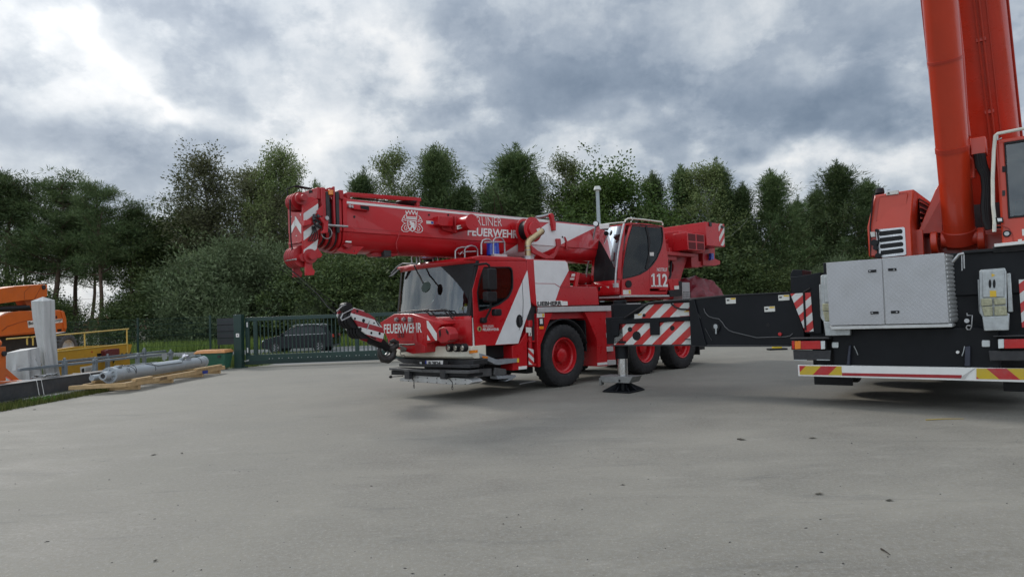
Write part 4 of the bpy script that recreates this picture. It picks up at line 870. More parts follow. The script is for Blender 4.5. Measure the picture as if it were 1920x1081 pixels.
PL('sticker', sticker, Z2((795, 425), (825, 415), (828, 435), (800, 448)), .360, .366, parent=HR, py=.37, bevel=0)
b = MB(); b.box(a[0]-.06, a[0]+.06, .6, .86, a[2]-.45, a[2]+.02); b.build('reel_bracket', redd, HR, bevel=.006)
# clamp and strut at the upper edge
PL('clamp', red, Z2((920, 290), (938, 280), (955, 300), (960, 350), (972, 365), (972, 440), (950, 438), (935, 340)), BY0-.08, BY0+.0, parent=BM, py=BY0-.08)
b = MB(); b.cyl(R.Y(*Z2((790, 322))[0], .9), R.Y(*Z2((925, 300))[0], .9), .035, n=16); b.build('strut', steel, BM)
PL('boom_hook', redd, Z2((1040, 495), (1052, 500), (1068, 540), (1065, 600), (1098, 602), (1098, 608), (1055, 606), (1056, 545)), BY0-.03, BY0, parent=BM, py=BY0)
PL('support_arm', redd, Z2((978, 512), (1015, 512), (1020, 560), (985, 640), (955, 690), (880, 690), (960, 640), (985, 580)), BY0-.05, BY0+.3, parent=BM, py=BY0-.05)
# lettering on the boom side
tl(R, BY0-.004, *ZA((258, 410), (682, 430), (250, 298)), 'BERLINER', lettw, BM, bold=-.012)
tl(R, BY0-.004, *ZA((246, 548), (888, 583), (248, 440)), 'FEUERWEHR', lettw, BM, bold=.03)
# crest with bear, crown and mantling
def cz(*pts): return Z1(*pts)
CRE = []
def emb(pts, holes=(), y=BY0-.004, mat=lettw, nm='crest'):
    b = MB(); b.plate(R.sy(cz(*pts), BY0), y, y+.003, 'y', [R.sy(cz(*h), BY0) for h in holes]); return b.build(nm, mat, BM, smooth=0)
b = MB()
def add(pts, holes=()): b.plate(R.sy(cz(*pts), BY0), BY0-.004, BY0-.001, 'y', [R.sy(cz(*h), BY0) for h in holes])
add([(1256, 418), (1352, 428), (1352, 440), (1256, 430)]); add([(1256, 414), (1248, 352), (1264, 375), (1276, 350), (1290, 378), (1304, 348), (1318, 380), (1334, 354), (1344, 384), (1358, 362), (1352, 424)],
    [[(1262, 408), (1257, 376), (1266, 390), (1276, 366), (1289, 394), (1304, 364), (1318, 396), (1333, 370), (1343, 398), (1351, 384), (1347, 414)]])
add([(1264, 440), (1348, 448), (1346, 500), (1336, 530), (1310, 547), (1282, 528), (1268, 500)], [[(1272, 448), (1340, 455), (1338, 498), (1329, 524), (1310, 538), (1288, 521), (1276, 496)]])
add([(1284, 455), (1296, 450), (1308, 460), (1326, 462), (1332, 480), (1330, 505), (1334, 522), (1322, 528), (1318, 512), (1308, 508), (1300, 526), (1288, 518), (1298, 500), (1300, 484), (1286, 488), (1282, 480), (1296, 474), (1286, 468)])
def ribbon(pts, w_=5):
    L_, R2 = [], []
    for i, (x, z) in enumerate(pts):
        p, q = pts[max(i-1, 0)], pts[min(i+1, len(pts)-1)]; dx, dz = q[0]-p[0], q[1]-p[1]; l = math.hypot(dx, dz); L_.append((x-dz/l*w_/2, z+dx/l*w_/2)); R2.append((x+dz/l*w_/2, z-dx/l*w_/2))
    for i in range(len(pts)-1): add([L_[i], L_[i+1], R2[i+1], R2[i]])
for mx in (0, 1):
    f_ = (lambda u: u) if not mx else (lambda u: 2*1308-u)
    for rb in ([(1256, 440), (1236, 420), (1240, 400), (1250, 395)], [(1240, 400), (1222, 430), (1216, 450)], [(1258, 450), (1232, 440), (1216, 450), (1234, 462), (1246, 480)], [(1258, 470), (1240, 470), (1224, 490), (1212, 515), (1220, 530)],
               [(1258, 488), (1242, 495), (1236, 512), (1245, 528), (1262, 530)], [(1214, 500), (1214, 530), (1232, 544), (1262, 545), (1285, 535)], [(1262, 505), (1254, 515), (1266, 522)]):
        ribbon([(f_(u)+(0), v+(8 if mx else 0)) for u, v in rb])
b.build('crest_emblem', lettw, BM, smooth=0)
# under-boom brackets near the mouth
PL('lower_bracket', red, Z1((630, 715), (700, 655), (735, 640), (880, 682), (855, 700), (808, 750), (720, 740)), BY0+.1, BY0+.14, parent=BM, py=BY0+.1, holes=[[Z1((u, v))[0] for u, v in ((780, 718), (795, 718), (795, 730), (780, 730))]])
PL('lug', redd, Z1((690, 665), (720, 648), (765, 655), (775, 672), (735, 698)), BY0+.02, BY0+.08, parent=BM, py=BY0+.02)
PL('cable_clip', lettw, Z1((712, 628), (764, 630), (762, 645), (710, 640)), BY0+.0, BY0+.01, parent=BM, py=BY0, bevel=0)
PL('lower_bracket', redd, Z1((940, 742), (1000, 722), (1180, 725), (1185, 760), (1120, 772), (960, 765)), 1.1, 1.3, parent=BM, py=1.1)
PL('sensor_box', dark, Z1((1056, 700), (1122, 692), (1124, 768), (1060, 770)), 1.0, 1.25, parent=BM, py=1.0)
b = MB(); b.tube([R.Y(*q, BY0+.0) for q in Z1((1200, 530), (1185, 590), (1165, 650), (1170, 700))]+[R.Y(*q, 1.0) for q in Z1((1190, 730), (1170, 755), (1120, 745))], .009, 6); b.build('cable', redd, BM)

# --- boom head with sheaves
HY = .78
HS = ZB((228, 180), (330, 170), (398, 200), (404, 300), (440, 560), (410, 600), (392, 740), (452, 820), (430, 855), (375, 862), (350, 912), (262, 915), (226, 800))
STR3 = STRIPE('boom_head_marking', (.62, .62, .60), (.46, .011, .014), (.72, 0, -1.), .30, .42, .48)
HSm = ZB((234, 300), (300, 245), (392, 196), (398, 260), (400, 430), (412, 560), (400, 640), (378, 765), (352, 830), (300, 800), (234, 808))
b = MB(); hp_ = R.sy(HS, HY)
xh = R.Y(*ZB((232, 500))[0], HY)[0]; FY = R.X(542, 420, xh)[1]
for y in (HY, FY-.05): b.plate(hp_, y, y+.05, 'y')
HD = b.build('boom_head', red, BM, bevel=.008)
PL('marking_plate', STR3, HSm, HY-.006, HY-.001, parent=HD, bevel=0, py=HY)
xh = R.Y(*ZB((232, 500))[0], HY)[0]
# front plate between the cheeks with chevron
fp = R.sx(ZB((72, 235), (110, 345), (232, 300), (230, 700), (80, 715)), xh)
b = MB(); b.plate([(HY+.02, 3.40), (FY-.02, 3.48), (FY-.02, 2.84), (HY+.02, 2.80)], xh, xh+.03, 'x'); FP = b.build('head_front_plate', red, HD, bevel=.004)
for pts in (((85, 615), (88, 520), (135, 430), (135, 512)), ((138, 512), (140, 390), (150, 395), (210, 490), (210, 588), (150, 490)), ((92, 392), (104, 388), (92, 418)), ((196, 362), (208, 362), (204, 390)), ((146, 612), (158, 600), (164, 614))):
    b = MB(); b.plate(R.sx(ZB(*pts), xh), xh-.005, xh-.001, 'x'); b.build('chevron', lettw, FP, smooth=0)
b = MB(); b.plate(R.sx(ZB((78, 690), (218, 672), (218, 690), (80, 712)), xh), xh-.03, xh, 'x'); b.build('cross_bar', redd, FP, bevel=.004)
def sheave(c, r, y0, y1, n, mat, name, par):
    for i in range(n):
        y = y0+(y1-y0)*(i+.5)/n; w_ = (y1-y0)/n*.42
        b = MB(); b.ring((c[0], y, c[1]), (0, 1, 0), [(.05, -w_), (r, -w_), (r, -w_*.7), (r-.05, -w_*.1), (r-.05, w_*.1), (r, w_*.7), (r, w_), (.05, w_)], 36); b.build(name, mat, par)
pt = R.Y(*ZB((270, 190))[0], HY); sheave((pt[0]-.03, pt[2]-.02), .155, HY+.16, FY-.1, 2, redd, 'top_sheave', HD)
b = MB(); b.cyl((pt[0]-.03, HY-.0, pt[2]-.02), (pt[0]-.03, FY+.02, pt[2]), .06, n=20); b.cyl((pt[0]-.10, HY-.14, pt[2]-.01), (pt[0]-.10, HY+.02, pt[2]-.01), .055, n=20); b.cyl((pt[0]-.10, HY-.02, pt[2]-.01), (pt[0]-.10, HY+.02, pt[2]-.01), .10, n=20); b.build('sheave_pin', redd, HD)
pb = R.Y(*ZB((305, 838))[0], HY); sheave((pb[0]-.06, pb[2]+.01), .185, HY+.1, FY-.06, 4, redd, 'lower_sheave', HD)
b = MB(); b.cyl((pb[0]-.1, HY, pb[2]-.02), (pb[0]-.1, FY+.02, pb[2]-.02), .07, n=20); b.cyl((pb[0], HY-.10, pb[2]), (pb[0], HY+.0, pb[2]), .06, n=20); b.cyl((pb[0], HY-.03, pb[2]), (pb[0], HY+.0, pb[2]), .12, n=24); b.build('sheave_pin', redd, HD)
for y in (HY+.02, FY-.05):
    b = MB(); b.plate(R.sy(ZB((262, 895), (340, 900), (345, 970), (372, 1005), (358, 1050), (268, 1052)), HY), y, y+.05, 'y'); b.build('rope_guard_plate', red if y < 1 else redd, HD, bevel=.006)
b = MB(); p = [R.X(*ZB(q)[0], xh-.12) for q in ((40, 888), (150, 870))]; b.tube(p, .014, 8); b.build('guard_rod', steel, HD)
b = MB(); b.tube([(xh-.02, FY-.05, 3.55), (xh-.05, FY-.06, 3.86), (xh+.1, 1.2, 3.93), (xh+.45, 1.2, 3.90)], .012, 6); b.tube([(pt[0]-.19, 1.0, pt[2]+.0), (pt[0]-.19, 1.0, 3.0), (pb[0]-.2, 1.0, pb[2]+.1)], .012, 6); b.build('hoist_rope', black, HD)
# hydraulic fittings on the head side and silver guide rod
PL('fitting_bracket', red, ZB((405, 405), (480, 392), (505, 400), (498, 580), (418, 582), (450, 540), (452, 480)), HY-.14, HY-.08, parent=HD, py=HY-.1)
b = MB(); b.cyl(R.Y(*ZB((500, 488))[0], HY-.1), R.Y(*ZB((732, 505))[0], HY-.1), .020, n=12); b.build('guide_rod', steel, HD)
b = MB(); p = R.Y(*ZB((492, 410))[0], HY-.14); b.cyl((p[0], HY-.17, p[2]), (p[0], HY-.1, p[2]), .035, n=14); p = R.Y(*ZB((490, 575))[0], HY-.05); b.tube([(p[0]+.10*math.cos(t), HY-.06, p[2]+.10*math.sin(t)) for t in [i*.3927 for i in range(16)]], .008, 6, closed=True); b.build('cable_reel_ring', steel, HD)
rnd = random.Random(3); b = MB()
for i in range(12):
    u, v = rnd.uniform(325, 440), rnd.uniform(385, 520); p = R.Y(*ZB((u, v))[0], HY-.06); s_ = rnd.uniform(.012, .03); b.cyl((p[0], HY-.04-rnd.random()*.08, p[2]-s_), (p[0], HY-.04, p[2]+s_), s_, n=10)
b.build('valve_cluster', dark, HD)
b = MB()
for k in range(4):
    pts = [(330+10*k, 500), (340+18*k, 560+8*k), (300+30*k, 640), (290+22*k, 670)]; b.tube([R.Y(*ZB(q)[0], HY-.03-.01*k) for q in pts], .008, 6)
b.build('hydraulic_hose', black, HD)
PL('box_bracket', red, ZB((238, 440), (255, 430), (320, 440), (320, 480), (250, 500), (236, 498)), HY-.10, HY, parent=HD, py=HY-.08)
b = MB(); p = [R.Y(*q, HY-.03) for q in ZB((380, 330), (450, 262), (452, 380), (395, 400))]; b.plate([(q[0], q[2]) for q in p], HY-.05, HY-.02, 'y'); b.build('fitting_plate', red, HD, bevel=.004)

# --- hook block drawn aside on its ropes
HKY = 1.05
HK = ZH((400, 55), (470, 80), (562, 102), (575, 138), (640, 152), (725, 212), (800, 300), (880, 392), (905, 450), (903, 500), (888, 582), (858, 636), (740, 590), (640, 532), (530, 450), (450, 340), (408, 272), (350, 182), (362, 120))
def ang(c, r, n=12): return [(c[0]+r*.8*math.cos(2*math.pi*i/n), c[1]+r*math.sin(2*math.pi*i/n)) for i in range(n)]
STR4 = STRIPE('hook_block_marking', (.62, .62, .60), (.30, .010, .020), (.28, 0, 1.), .205, .30, .52)
hkp = R.sy(HK, HKY); b = MB(); b.plate(hkp, HKY, HKY+.04, 'y'); b.plate(hkp, HKY+.50, HKY+.54, 'y'); HO = b.build('hook_block', STR4, RC, bevel=.004)
b = MB()
for c, r in (((450, 112), 24), ((398, 146), 12), ((410, 238), 20), ((555, 272), 32), ((732, 312), 15), ((686, 480), 22), ((826, 490), 24), ((500, 415), 30)):
    b.plate(R.sy(ZH(*ang(c, r)), HKY), HKY-.003, HKY, 'y')
for pts in (((745, 255), (765, 262), (830, 360), (825, 372), (800, 350)), ((660, 525), (770, 570), (768, 590), (700, 570))): b.plate(R.sy(ZH(*pts), HKY), HKY-.003, HKY, 'y')
b.build('plate_holes', black, HO, smooth=0)['kind'] = 'stuff'
PL('hook_label', lettw, ZH((655, 265), (668, 272), (618, 428), (600, 420)), HKY-.006, HKY-.003, parent=HO, bevel=0, py=HKY)
TP = [Vector(R.Y(*q, HKY-.007)) for q in ZH((618, 424), (664, 274), (603, 420))]
TEXT('LIEBHERR', lettk, HO, TP[0], TP[1]-TP[0], TP[2]-TP[0], (0, -1, 0), 'lettering', .001, .02)
ca = R.Y(*ZH((470, 250))[0], HKY); cb_ = R.Y(*ZH((620, 430))[0], HKY)
for k, cc in enumerate((ca, cb_)):
    for i in range(4):
        y = HKY+.09+.11*i; b = MB(); b.ring((cc[0], y, cc[2]), (0, 1, 0), [(.04, -.035), (.165, -.035), (.165, -.025), (.135, 0), (.165, .025), (.165, .035), (.04, .035)], 28); b.build('block_sheave', black, HO)
b = MB(); q = lambda u, v: R.Y(*ZH((u, v))[0], HKY+.27)
b.tube([q(700, 560), q(800, 620), q(900, 690), q(960, 750)], [.14, .12, .08, .07], 12); b.build('hook_shank', black, HO)
b = MB(); pts = [q(940, 730), q(1000, 740), q(1060, 790), q(1030, 880), q(960, 930), q(880, 920), q(830, 850), q(815, 760), (q(840, 700))]; b.tube(pts, [.05, .065, .07, .08, .08, .068, .05, .035, .02], 14)
b.tube([q(960, 750), q(1040, 740), q(1110, 690), q(1120, 640), q(1060, 610), q(1000, 620)], [.06, .07, .06, .045, .04, .02], 12)
b.build('hook', M('worn_black_steel', (.03, .028, .026), .45, metal=.3, var=.4, dirt=.6, dirtcol=(.10, .09, .075)), HO, smooth=60)
b = MB(); b.tube([q(850, 760), q(900, 730), q(960, 800), q(930, 850)], .02, 8); b.build('hook_latch', steel, HO)
b = MB(); p = R.Y(*ZH((255, 50))[0], HKY+.27); b.cyl((p[0], HKY+.18, p[2]), (p[0], HKY+.36, p[2]), .09, n=20); b.build('weight_drum', black, HO, bevel=.006)
b = MB(); q = lambda u, v, y=HKY+.0: R.Y(*ZH((u, v))[0], y)
b.tube([q(190, 270), q(345, 195)], .012, 6); b.tube([q(205, 160), q(375, 75)], .012, 6); b.tube([q(190, 270), q(170, 230), q(205, 160)], .012, 6); b.tube([q(100, 110), q(190, 30), q(260, 0)], .008, 6); b.build('guard_frame', steel, HO)
b = MB()
tops = [(pb[0]-.35+.03*i, .95+.12*i, pb[2]-.15) for i in range(5)]; bots = [(ca[0]-.22, HKY+.09+.11*min(i, 3), ca[2]+.15) for i in range(5)]
for t_, u_ in list(zip(tops, bots))[::2]: b.tube([t_, u_], .006, 6)
b.build('hoist_ropes', black, HO)
b = MB(); b.tube([tops[0]]+[q(-220, -180, 1.2), q(-60, 30, 1.2), q(60, 150, 1.2), q(130, 110, 1.2), q(240, -20, 1.25)], .006, 5); b.build('limit_switch_chain', M('chain_steel', (.15, .15, .15), .5, metal=.6), HO)

# red tarpaulin bundle on the rear of the carrier
rnd = random.Random(11)
a = R.Y(*Z3((1045, 1050))[0], .4); c = R.Y(*Z3((1372, 1080))[0], .4); t_ = R.Y(*Z3((1190, 905))[0], .4)
b = MB(); rows = []; nx, nt_ = 26, 26; cx_ = (a[0]+c[0])/2; hx = (c[0]-a[0])/2; hz = t_[2]-1.60
for i in range(nx):
    u = -1+2*i/(nx-1); prof = max(.0, 1-abs(u)**3.6)**.5; row = []
    for j in range(nt_):
        th = math.pi*j/(nt_-1); fold = 1+.07*math.sin(7*th+4*u)+.05*math.sin(13*u+3*th)+.035*math.sin(19*th-9*u)
        row.append((cx_+u*hx, .95-.62*math.cos(th)*(.55+.45*prof)*fold, 1.62+hz*math.sin(th)*(.12+.9*prof)*fold*(.96)))
    rows.append(row)
b.sheet(rows); tarp = b.build('tarpaulin', M('red_tarpaulin', (.15, .008, .016), .48, coat=.0, var=.25, scale=5, dirt=.15, dirtcol=(.06, .008, .012), bump=.7, bscale=14), None, smooth=50)
tarp.location = (R.o[0], R.o[1], 0); tarp.rotation_euler = (0, 0, R.ang); tag(tarp, 'crumpled dark red tarpaulin bundle lying on the rear deck of the fire brigade crane', 'tarpaulin')
# ================================================================== the big orange crane at the right, standing on its outriggers
O = Fr((5.61, 9.30), R_(-39.1))
OC = empty('mobile_crane', (O.o[0], O.o[1], 0), O.ang, 'large orange mobile crane on a black carrier with raised boom and an extended outrigger beam', 'mobile crane')
KO = dict(parent=OC, fr=O)
def BO(name, mat, *bx, parent=OC, bevel=.01, **k): return B(name, mat, *bx, parent=parent, bevel=bevel, **k)
def PO(name, mat, pts, y0, y1, **k):
    k.setdefault('parent', OC); return PL(name, mat, pts, y0, y1, fr=O, **k)
checker, nt, b_ = new_mat('checker_plate')
b_.inputs['Base Color'].default_value = (.50, .50, .50, 1); b_.inputs['Metallic'].default_value = .55
tcx = nt.nodes.new('ShaderNodeTexCoord')
def dash(rot):
    mp = nt.nodes.new('ShaderNodeMapping'); mp.inputs['Rotation'].default_value = (0, R_(rot), 0); L(nt, tcx.outputs['Object'], mp.inputs[0])
    s2 = nt.nodes.new('ShaderNodeSeparateXYZ'); L(nt, mp.outputs[0], s2.inputs[0])
    u = mth(nt, 'FRACT', mth(nt, 'DIVIDE', s2.outputs[0], .045)); v = mth(nt, 'FRACT', mth(nt, 'DIVIDE', s2.outputs[2], .022))
    return mth(nt, 'MULTIPLY', mth(nt, 'MULTIPLY', mth(nt, 'LESS_THAN', u, .55), mth(nt, 'LESS_THAN', v, .38)), 1.)
hh = mth(nt, 'MAXIMUM', dash(45), mth(nt, 'MULTIPLY', dash(-45), .7))
bn = nt.nodes.new('ShaderNodeBump'); bn.inputs['Strength'].default_value = .6; bn.inputs['Distance'].default_value = .004; L(nt, hh, bn.inputs['Height']); L(nt, bn.outputs[0], b_.inputs['Normal'])
cc = mixc(nt, mth(nt, 'MULTIPLY', hh, .45), (.40, .40, .41), (.62, .62, .62)); cc = mixc(nt, ramp(nt, noise(nt, 3, 6, .7), .45, .8, 0, .3), cc, (.25, .24, .22)); L(nt, cc, b_.inputs['Base Color']); b_.inputs['Roughness'].default_value = .42
# carrier rear
BO('chassis', blackp, (-1.0, 1.0, .35, 12.0, .75, 1.55), (-1.42, 1.32, .30, 2.2, 1.0, 1.62), (-1.15, 1.55, .25, .9, 1.6, 2.20), (-1.5, 1.5, 2.2, 12.3, 1.2, 1.85), bevel=.012)
BO('lower_frame', blackp, (-1.05, 1.0, .12, .5, .55, 1.16), (-.95, .95, .5, 11, .6, 1.0), bevel=.015)
BO('axle', dark, (-.9, .9, 1.6, 1.8, .75, .95), (-.9, .9, 3.3, 3.5, .75, .95), bevel=.02)
PO('rear_tower', blackp, Z7((1115, -10), (1170, -10), (1390, -48), (1397, 400), (1400, 500), (1260, 500), (1128, 135)), .22, .9, py=.25)
PO('rear_tower', blackp, [(1482, 512), (1486, 505), (1504, 505), (1504, 552), (1482, 552)], .35, .9, py=.35)
b = MB(); b.tube([O.Y(*q, .2) for q in [(1519, 540)]+Z7((1235, 130), (1250, 470))], .018, 6); b.build('black_hose', black, OC)
BO('top_rail', black, (.66, 1.6, .18, .24, 2.18, 2.22), bevel=.004)
STRO = STRIPE('rear_marking', (.62, .62, .60), (.50, .014, .014), (.85, 0, -1.), .255, .08)
PO('marking_plate', STRO, Z7((1113, 143), (1294, 132), (1322, 482), (1246, 486)), .2, .215, py=.2, bevel=0)
PO('marking_plate', STRO, Z8((1872, 400), (1960, 398), (1960, 830), (1902, 830)), .2, .215, py=.2, bevel=0)
# aluminium tool box with two chequered doors
D1 = Z8((140, 250), (638, 212), (667, 803), (170, 812)); D2 = Z8((644, 208), (1200, 160), (1245, 790), (678, 802))
q = lambda p, y=-.2: O.Y(p[0], p[1], y)
A, Bq, C_, D_ = q(D1[0]), q(D2[1]), q(D2[2]), q(D1[3])
b = MB(); b.hexa([(A[0], -.18, D_[2]), (C_[0], -.18, C_[2]), (C_[0]+.08, .5, C_[2]), (A[0], .5, D_[2])], [(A[0], -.18, A[2]-.01), (Bq[0], -.18, Bq[2]-.01), (Bq[0]+.08, .5, Bq[2]-.02), (A[0], .5, A[2]-.01)]); TBX = b.build('tool_box', alu, OC, bevel=.004)
for D in (D1, D2): PO('box_door', checker, D, -.205, -.18, parent=TBX, bevel=.004, py=-.2)
b = MB()
for i in range(16):
    z = C_[2]+.04+i*(Bq[2]-C_[2]-.07)/15; b.box(0, .5, 0, .012, z-.016, z+.016)
vs = [(Bq[0]+.008+v[0]*.0+(v[1])*1.+.08*((v[0])/.68)+(-.016*0), -.12+v[0], v[2]) for v in b.v]; b.v = vs; b.build('ribbed_side', alu, TBX, bevel=.004)
for pts in (((518, 314), (592, 310), (592, 334), (520, 338)), ((697, 300), (772, 296), (774, 320), (699, 324)), ((539, 688), (612, 685), (613, 708), (541, 711)), ((722, 681), (798, 678), (799, 702), (724, 705))):
    L0 = PO('latch', black, Z8(*pts), -.216, -.205, parent=TBX, bevel=.003, py=-.205); m_ = Z8(*pts); c = O.Y((m_[0][0]+.0)+(3 if pts[0][0] in (518, 539) else 11), (m_[0][1]+m_[2][1])/2, -.22); b = MB(); b.cyl((c[0], -.222, c[2]), (c[0], -.216, c[2]), .010, n=10); b.build('latch_key', steel, L0)
PO('box_sill', alu, Z8((170, 818), (1270, 796), (1275, 828), (183, 851)), -.19, .3, parent=TBX, py=-.19)
# twin wheel chocks on galvanised holders
galv = M('galvanised_steel', (.42, .44, .44), .45, metal=.6, var=.15, scale=14, dirt=.3)
def chock(pts_dx):
    def zz(*p): return [(x+pts_dx[0], y+pts_dx[1]) for x, y in Z8(*p)]
    hb = PO('chock_holder', galv, zz((1518, 325), (1535, 312), (1748, 296), (1762, 330), (1765, 700), (1790, 705), (1785, 855), (1562, 860), (1550, 740), (1520, 700)), .02, .10, py=.05)
    PO('holder_flange', galv, zz((1765, 345), (1800, 342), (1822, 690), (1775, 692)), .10, .18, parent=hb, py=.12); PO('holder_flange', galv, zz((1503, 400), (1518, 398), (1522, 690), (1514, 690)), .10, .14, parent=hb, py=.12)
    PO('face_plate', galv, zz((1545, 325), (1738, 312), (1742, 555), (1548, 562)), -.005, .02, parent=hb, py=.0)
    for u in (1614, 1652): PO('slot', black, [((1520+(u+13*math.cos(t*.5236))/4.8)+pts_dx[0], 440+(438+40*math.sin(t*.5236))/4.8+pts_dx[1]) for t in range(12)], -.010, -.005, parent=hb, py=.0, bevel=0)
    PO('yellow_label', yellowst, zz((1612, 500), (1670, 500), (1672, 555), (1614, 555)), -.010, -.005, parent=hb, py=0., bevel=0)
    PO('warning_triangle', yellowst, zz((1628, 345), (1662, 360), (1630, 378)), -.010, -.005, parent=hb, py=0., bevel=0)
    strap = M('webbing', (.34, .33, .22), .85, var=.3, scale=30)
    for pts in (((1533, 572), (1633, 568), (1635, 632), (1536, 640)), ((1648, 568), (1755, 565), (1757, 620), (1650, 628)), ((1540, 645), (1636, 640), (1640, 728), (1560, 730)), ((1652, 640), (1758, 636), (1772, 722), (1655, 726))): PO('strap', strap, zz(*pts), -.03, .02, parent=hb, py=-.0, bevel=.01)
    PO('lower_lip', galv, zz((1545, 735), (1782, 725), (1784, 855), (1562, 860)), -.06, .02, parent=hb, py=-.03)
chock((0, 0)); chock((-1425/4.8, 45/4.8))
b = MB(); b.tube([O.Y(*p, -.02) for p in Z8((1408, 700), (1408, 722), (1455, 722), (1448, 820), (1435, 850), (1410, 850), (1398, 830), (1412, 812), (1440, 815))], .008, 6); b.cyl(O.Y(*Z8((1405, 770))[0], .0), O.Y(*Z8((1405, 770))[0], .15), .03, n=12); b.build('spring_pin', steel, OC)
b = MB(); b.tube([O.Y(*p, -.02) for p in Z8((1275, 245), (1335, 175), (1380, 165))], .02, 6); b.tube([O.Y(*p, -.02) for p in Z8((1360, 175), (1362, 320))], .008, 6); b.tube([O.Y(*p, -.02) for p in Z8((1378, 170), (1382, 300))], .008, 6); b.build('locking_lever', steel, OC)
# lamps, bumper, flaps
def taillight(u):  # u maps zoom x
    pass
T7 = lambda *p: Z7(*p)
TL = PO('tail_light', black, T7((1118, 565), (1432, 560), (1436, 645), (1122, 648)), -.02, .12, py=-.02, bevel=.006)
for nm, mt, a_, c in (('red_lens', redlens, 1126, 1150), ('amber_lens', amber, 1152, 1206), ('red_lens', redlens, 1208, 1384), ('white_lens', clearlens, 1386, 1424)):
    PO(nm, mt, T7((a_, 568), (c, 566), (c+2, 640), (a_+2, 643)), -.035, -.02, parent=TL, py=-.03, bevel=.006)
TL = PO('tail_light', black, Z8((1676, 930), (2000, 922), (2000, 1018), (1684, 1026)), -.02, .12, py=-.02, bevel=.006)
for nm, mt, a_, c in (('white_lens', clearlens, 1686, 1738), ('red_lens', redlens, 1740, 1930), ('amber_lens', amber, 1932, 1980)):
    PO(nm, mt, Z8((a_, 936), (c, 933), (c+2, 1016), (a_+2, 1020)), -.035, -.02, parent=TL, py=-.03, bevel=.006)
PO('lamp_guard', dark, T7((1110, 540), (1460, 535), (1460, 550), (1112, 552)), -.06, .2, py=-.06); PO('lamp_guard', dark, Z8((1640, 905), (1990, 900), (1990, 912), (1642, 916)), -.06, .2, py=-.06)
PO('lamp_plate', dark, T7((1136, 650), (1478, 652), (1470, 742), (1143, 742)), .0, .04, py=.0); PO('lamp_plate', dark, Z8((1600, 1040), (1980, 1040), (1980, 1130), (1610, 1130)), .0, .04, py=.0)
PO('plate_edge', galv, T7((1146, 735), (1262, 735), (1262, 742), (1146, 742)), -.006, 0, py=.0, bevel=0); PO('plate_edge', galv, T7((1352, 733), (1470, 735), (1470, 742), (1352, 741)), -.006, 0, py=.0, bevel=0)
PO('reversing_lamp', clearlens, [(1520+x/4.8, 440+y/4.8) for x, y in rrect(193, 251, 962, 1013, 10)], .08, .12, py=.1); PO('reversing_lamp', clearlens, [(1520+x/4.8, 440+y/4.8) for x, y in rrect(1540, 1616, 945, 1005, 12)], .08, .12, py=.1)
P0 = O.Y(1497, 683, 0); P1 = O.Y(1497, 704, 0)
BUM = BO('underrun_bumper', lettw, (-1.54, 1.42, 0, .10, P1[2], P0[2]), bevel=.006)
STRB = STRIPE('yellow_red_marking', (.52, .36, .012), (.42, .012, .014), (1.05, 0, -1.), .46, .56); STRB2 = STRIPE('yellow_red_marking_mirrored', (.52, .36, .012), (.42, .012, .014), (1.05, 0, 1.), .46, .2)
PO('marking_plate', STRB, T7((1195, 790), (1574, 796), (1578, 876), (1200, 870)), -.006, 0, parent=BUM, py=0, bevel=0)
PO('red_stripe', M('reflective_red', (.30, .012, .016), .5), Z9((284, 470), (1360, 490), (1360, 520), (284, 495)), -.006, 0, parent=BUM, py=0, bevel=0)
PO('marking_plate', STRB2, Z9((1492, 430), (1920, 432), (1990, 432), (1990, 534), (1492, 524)), -.006, 0, parent=BUM, py=0, bevel=0)
PO('dent', M('scratched_paint', (.45, .44, .42), .6, dirt=.6), Z9((1350, 522), (1370, 495), (1480, 425), (1492, 422), (1420, 480), (1392, 522)), -.009, -.006, parent=BUM, py=0, bevel=0)
for pts in (Z9((345, 225), (362, 222), (352, 400), (325, 398)), Z9((1390, 235), (1436, 232), (1436, 410), (1384, 408))): PO('bumper_arm', M('blue_black_steel', (.028, .032, .05), .5), pts, .04, .10, py=.06)
b = MB(); b.tube([O.Y(*p, .04) for p in Z9((390, 230), (410, 270), (425, 310))], .006, 5); b.tube([O.Y(*p, .04) for p in Z9((1385, 230), (1378, 270), (1362, 318))], .006, 5); b.build('cable', galv, OC)
b = MB(); c = O.Y(*Z9((1325, 283))[0], .1); b.cyl((c[0], .05, c[2]), (c[0], .12, c[2]), .02, n=10); b.build('bolt_head', lettw, OC)
zw = .66+.20
wo1 = wheel(OC, (-1.22, 1.75, zw), rim=oranged, side=-1)
for ch in [wo1]: ch.rotation_euler = (0, 0, -math.pi/2)
for (x, y, rz) in ((1.22, 1.75, math.pi/2), (-1.22, 3.5, -math.pi/2), (1.22, 3.5, math.pi/2), (-1.22, 7.2, -math.pi/2), (1.22, 7.2, math.pi/2), (-1.22, 9.0, -math.pi/2), (1.22, 9.0, math.pi/2)):
    c = clone_part(wo1, (x, y, zw), OC); c.rotation_euler = (0, 0, rz)
BO('mud_flap', black, (-1.56, -.98, .95, 1.0, .22, 1.0), (.98, 1.56, .95, 1.0, .22, 1.0), bevel=.004)
BO('mudguard', black, (-1.5, -.95, 1.0, 4.2, 1.56, 1.6), (.95, 1.5, 1.0, 4.2, 1.56, 1.6), bevel=.004)
# carrier body further forward and its driver cab (mostly hidden)
BO('carrier_deck', oranged, (-1.45, 1.45, 5.0, 12.2, 1.85, 2.0), bevel=.02); BO('driver_cab', orange, (-1.4, 1.4, 12.5, 14.3, .9, 2.9), bevel=.12)
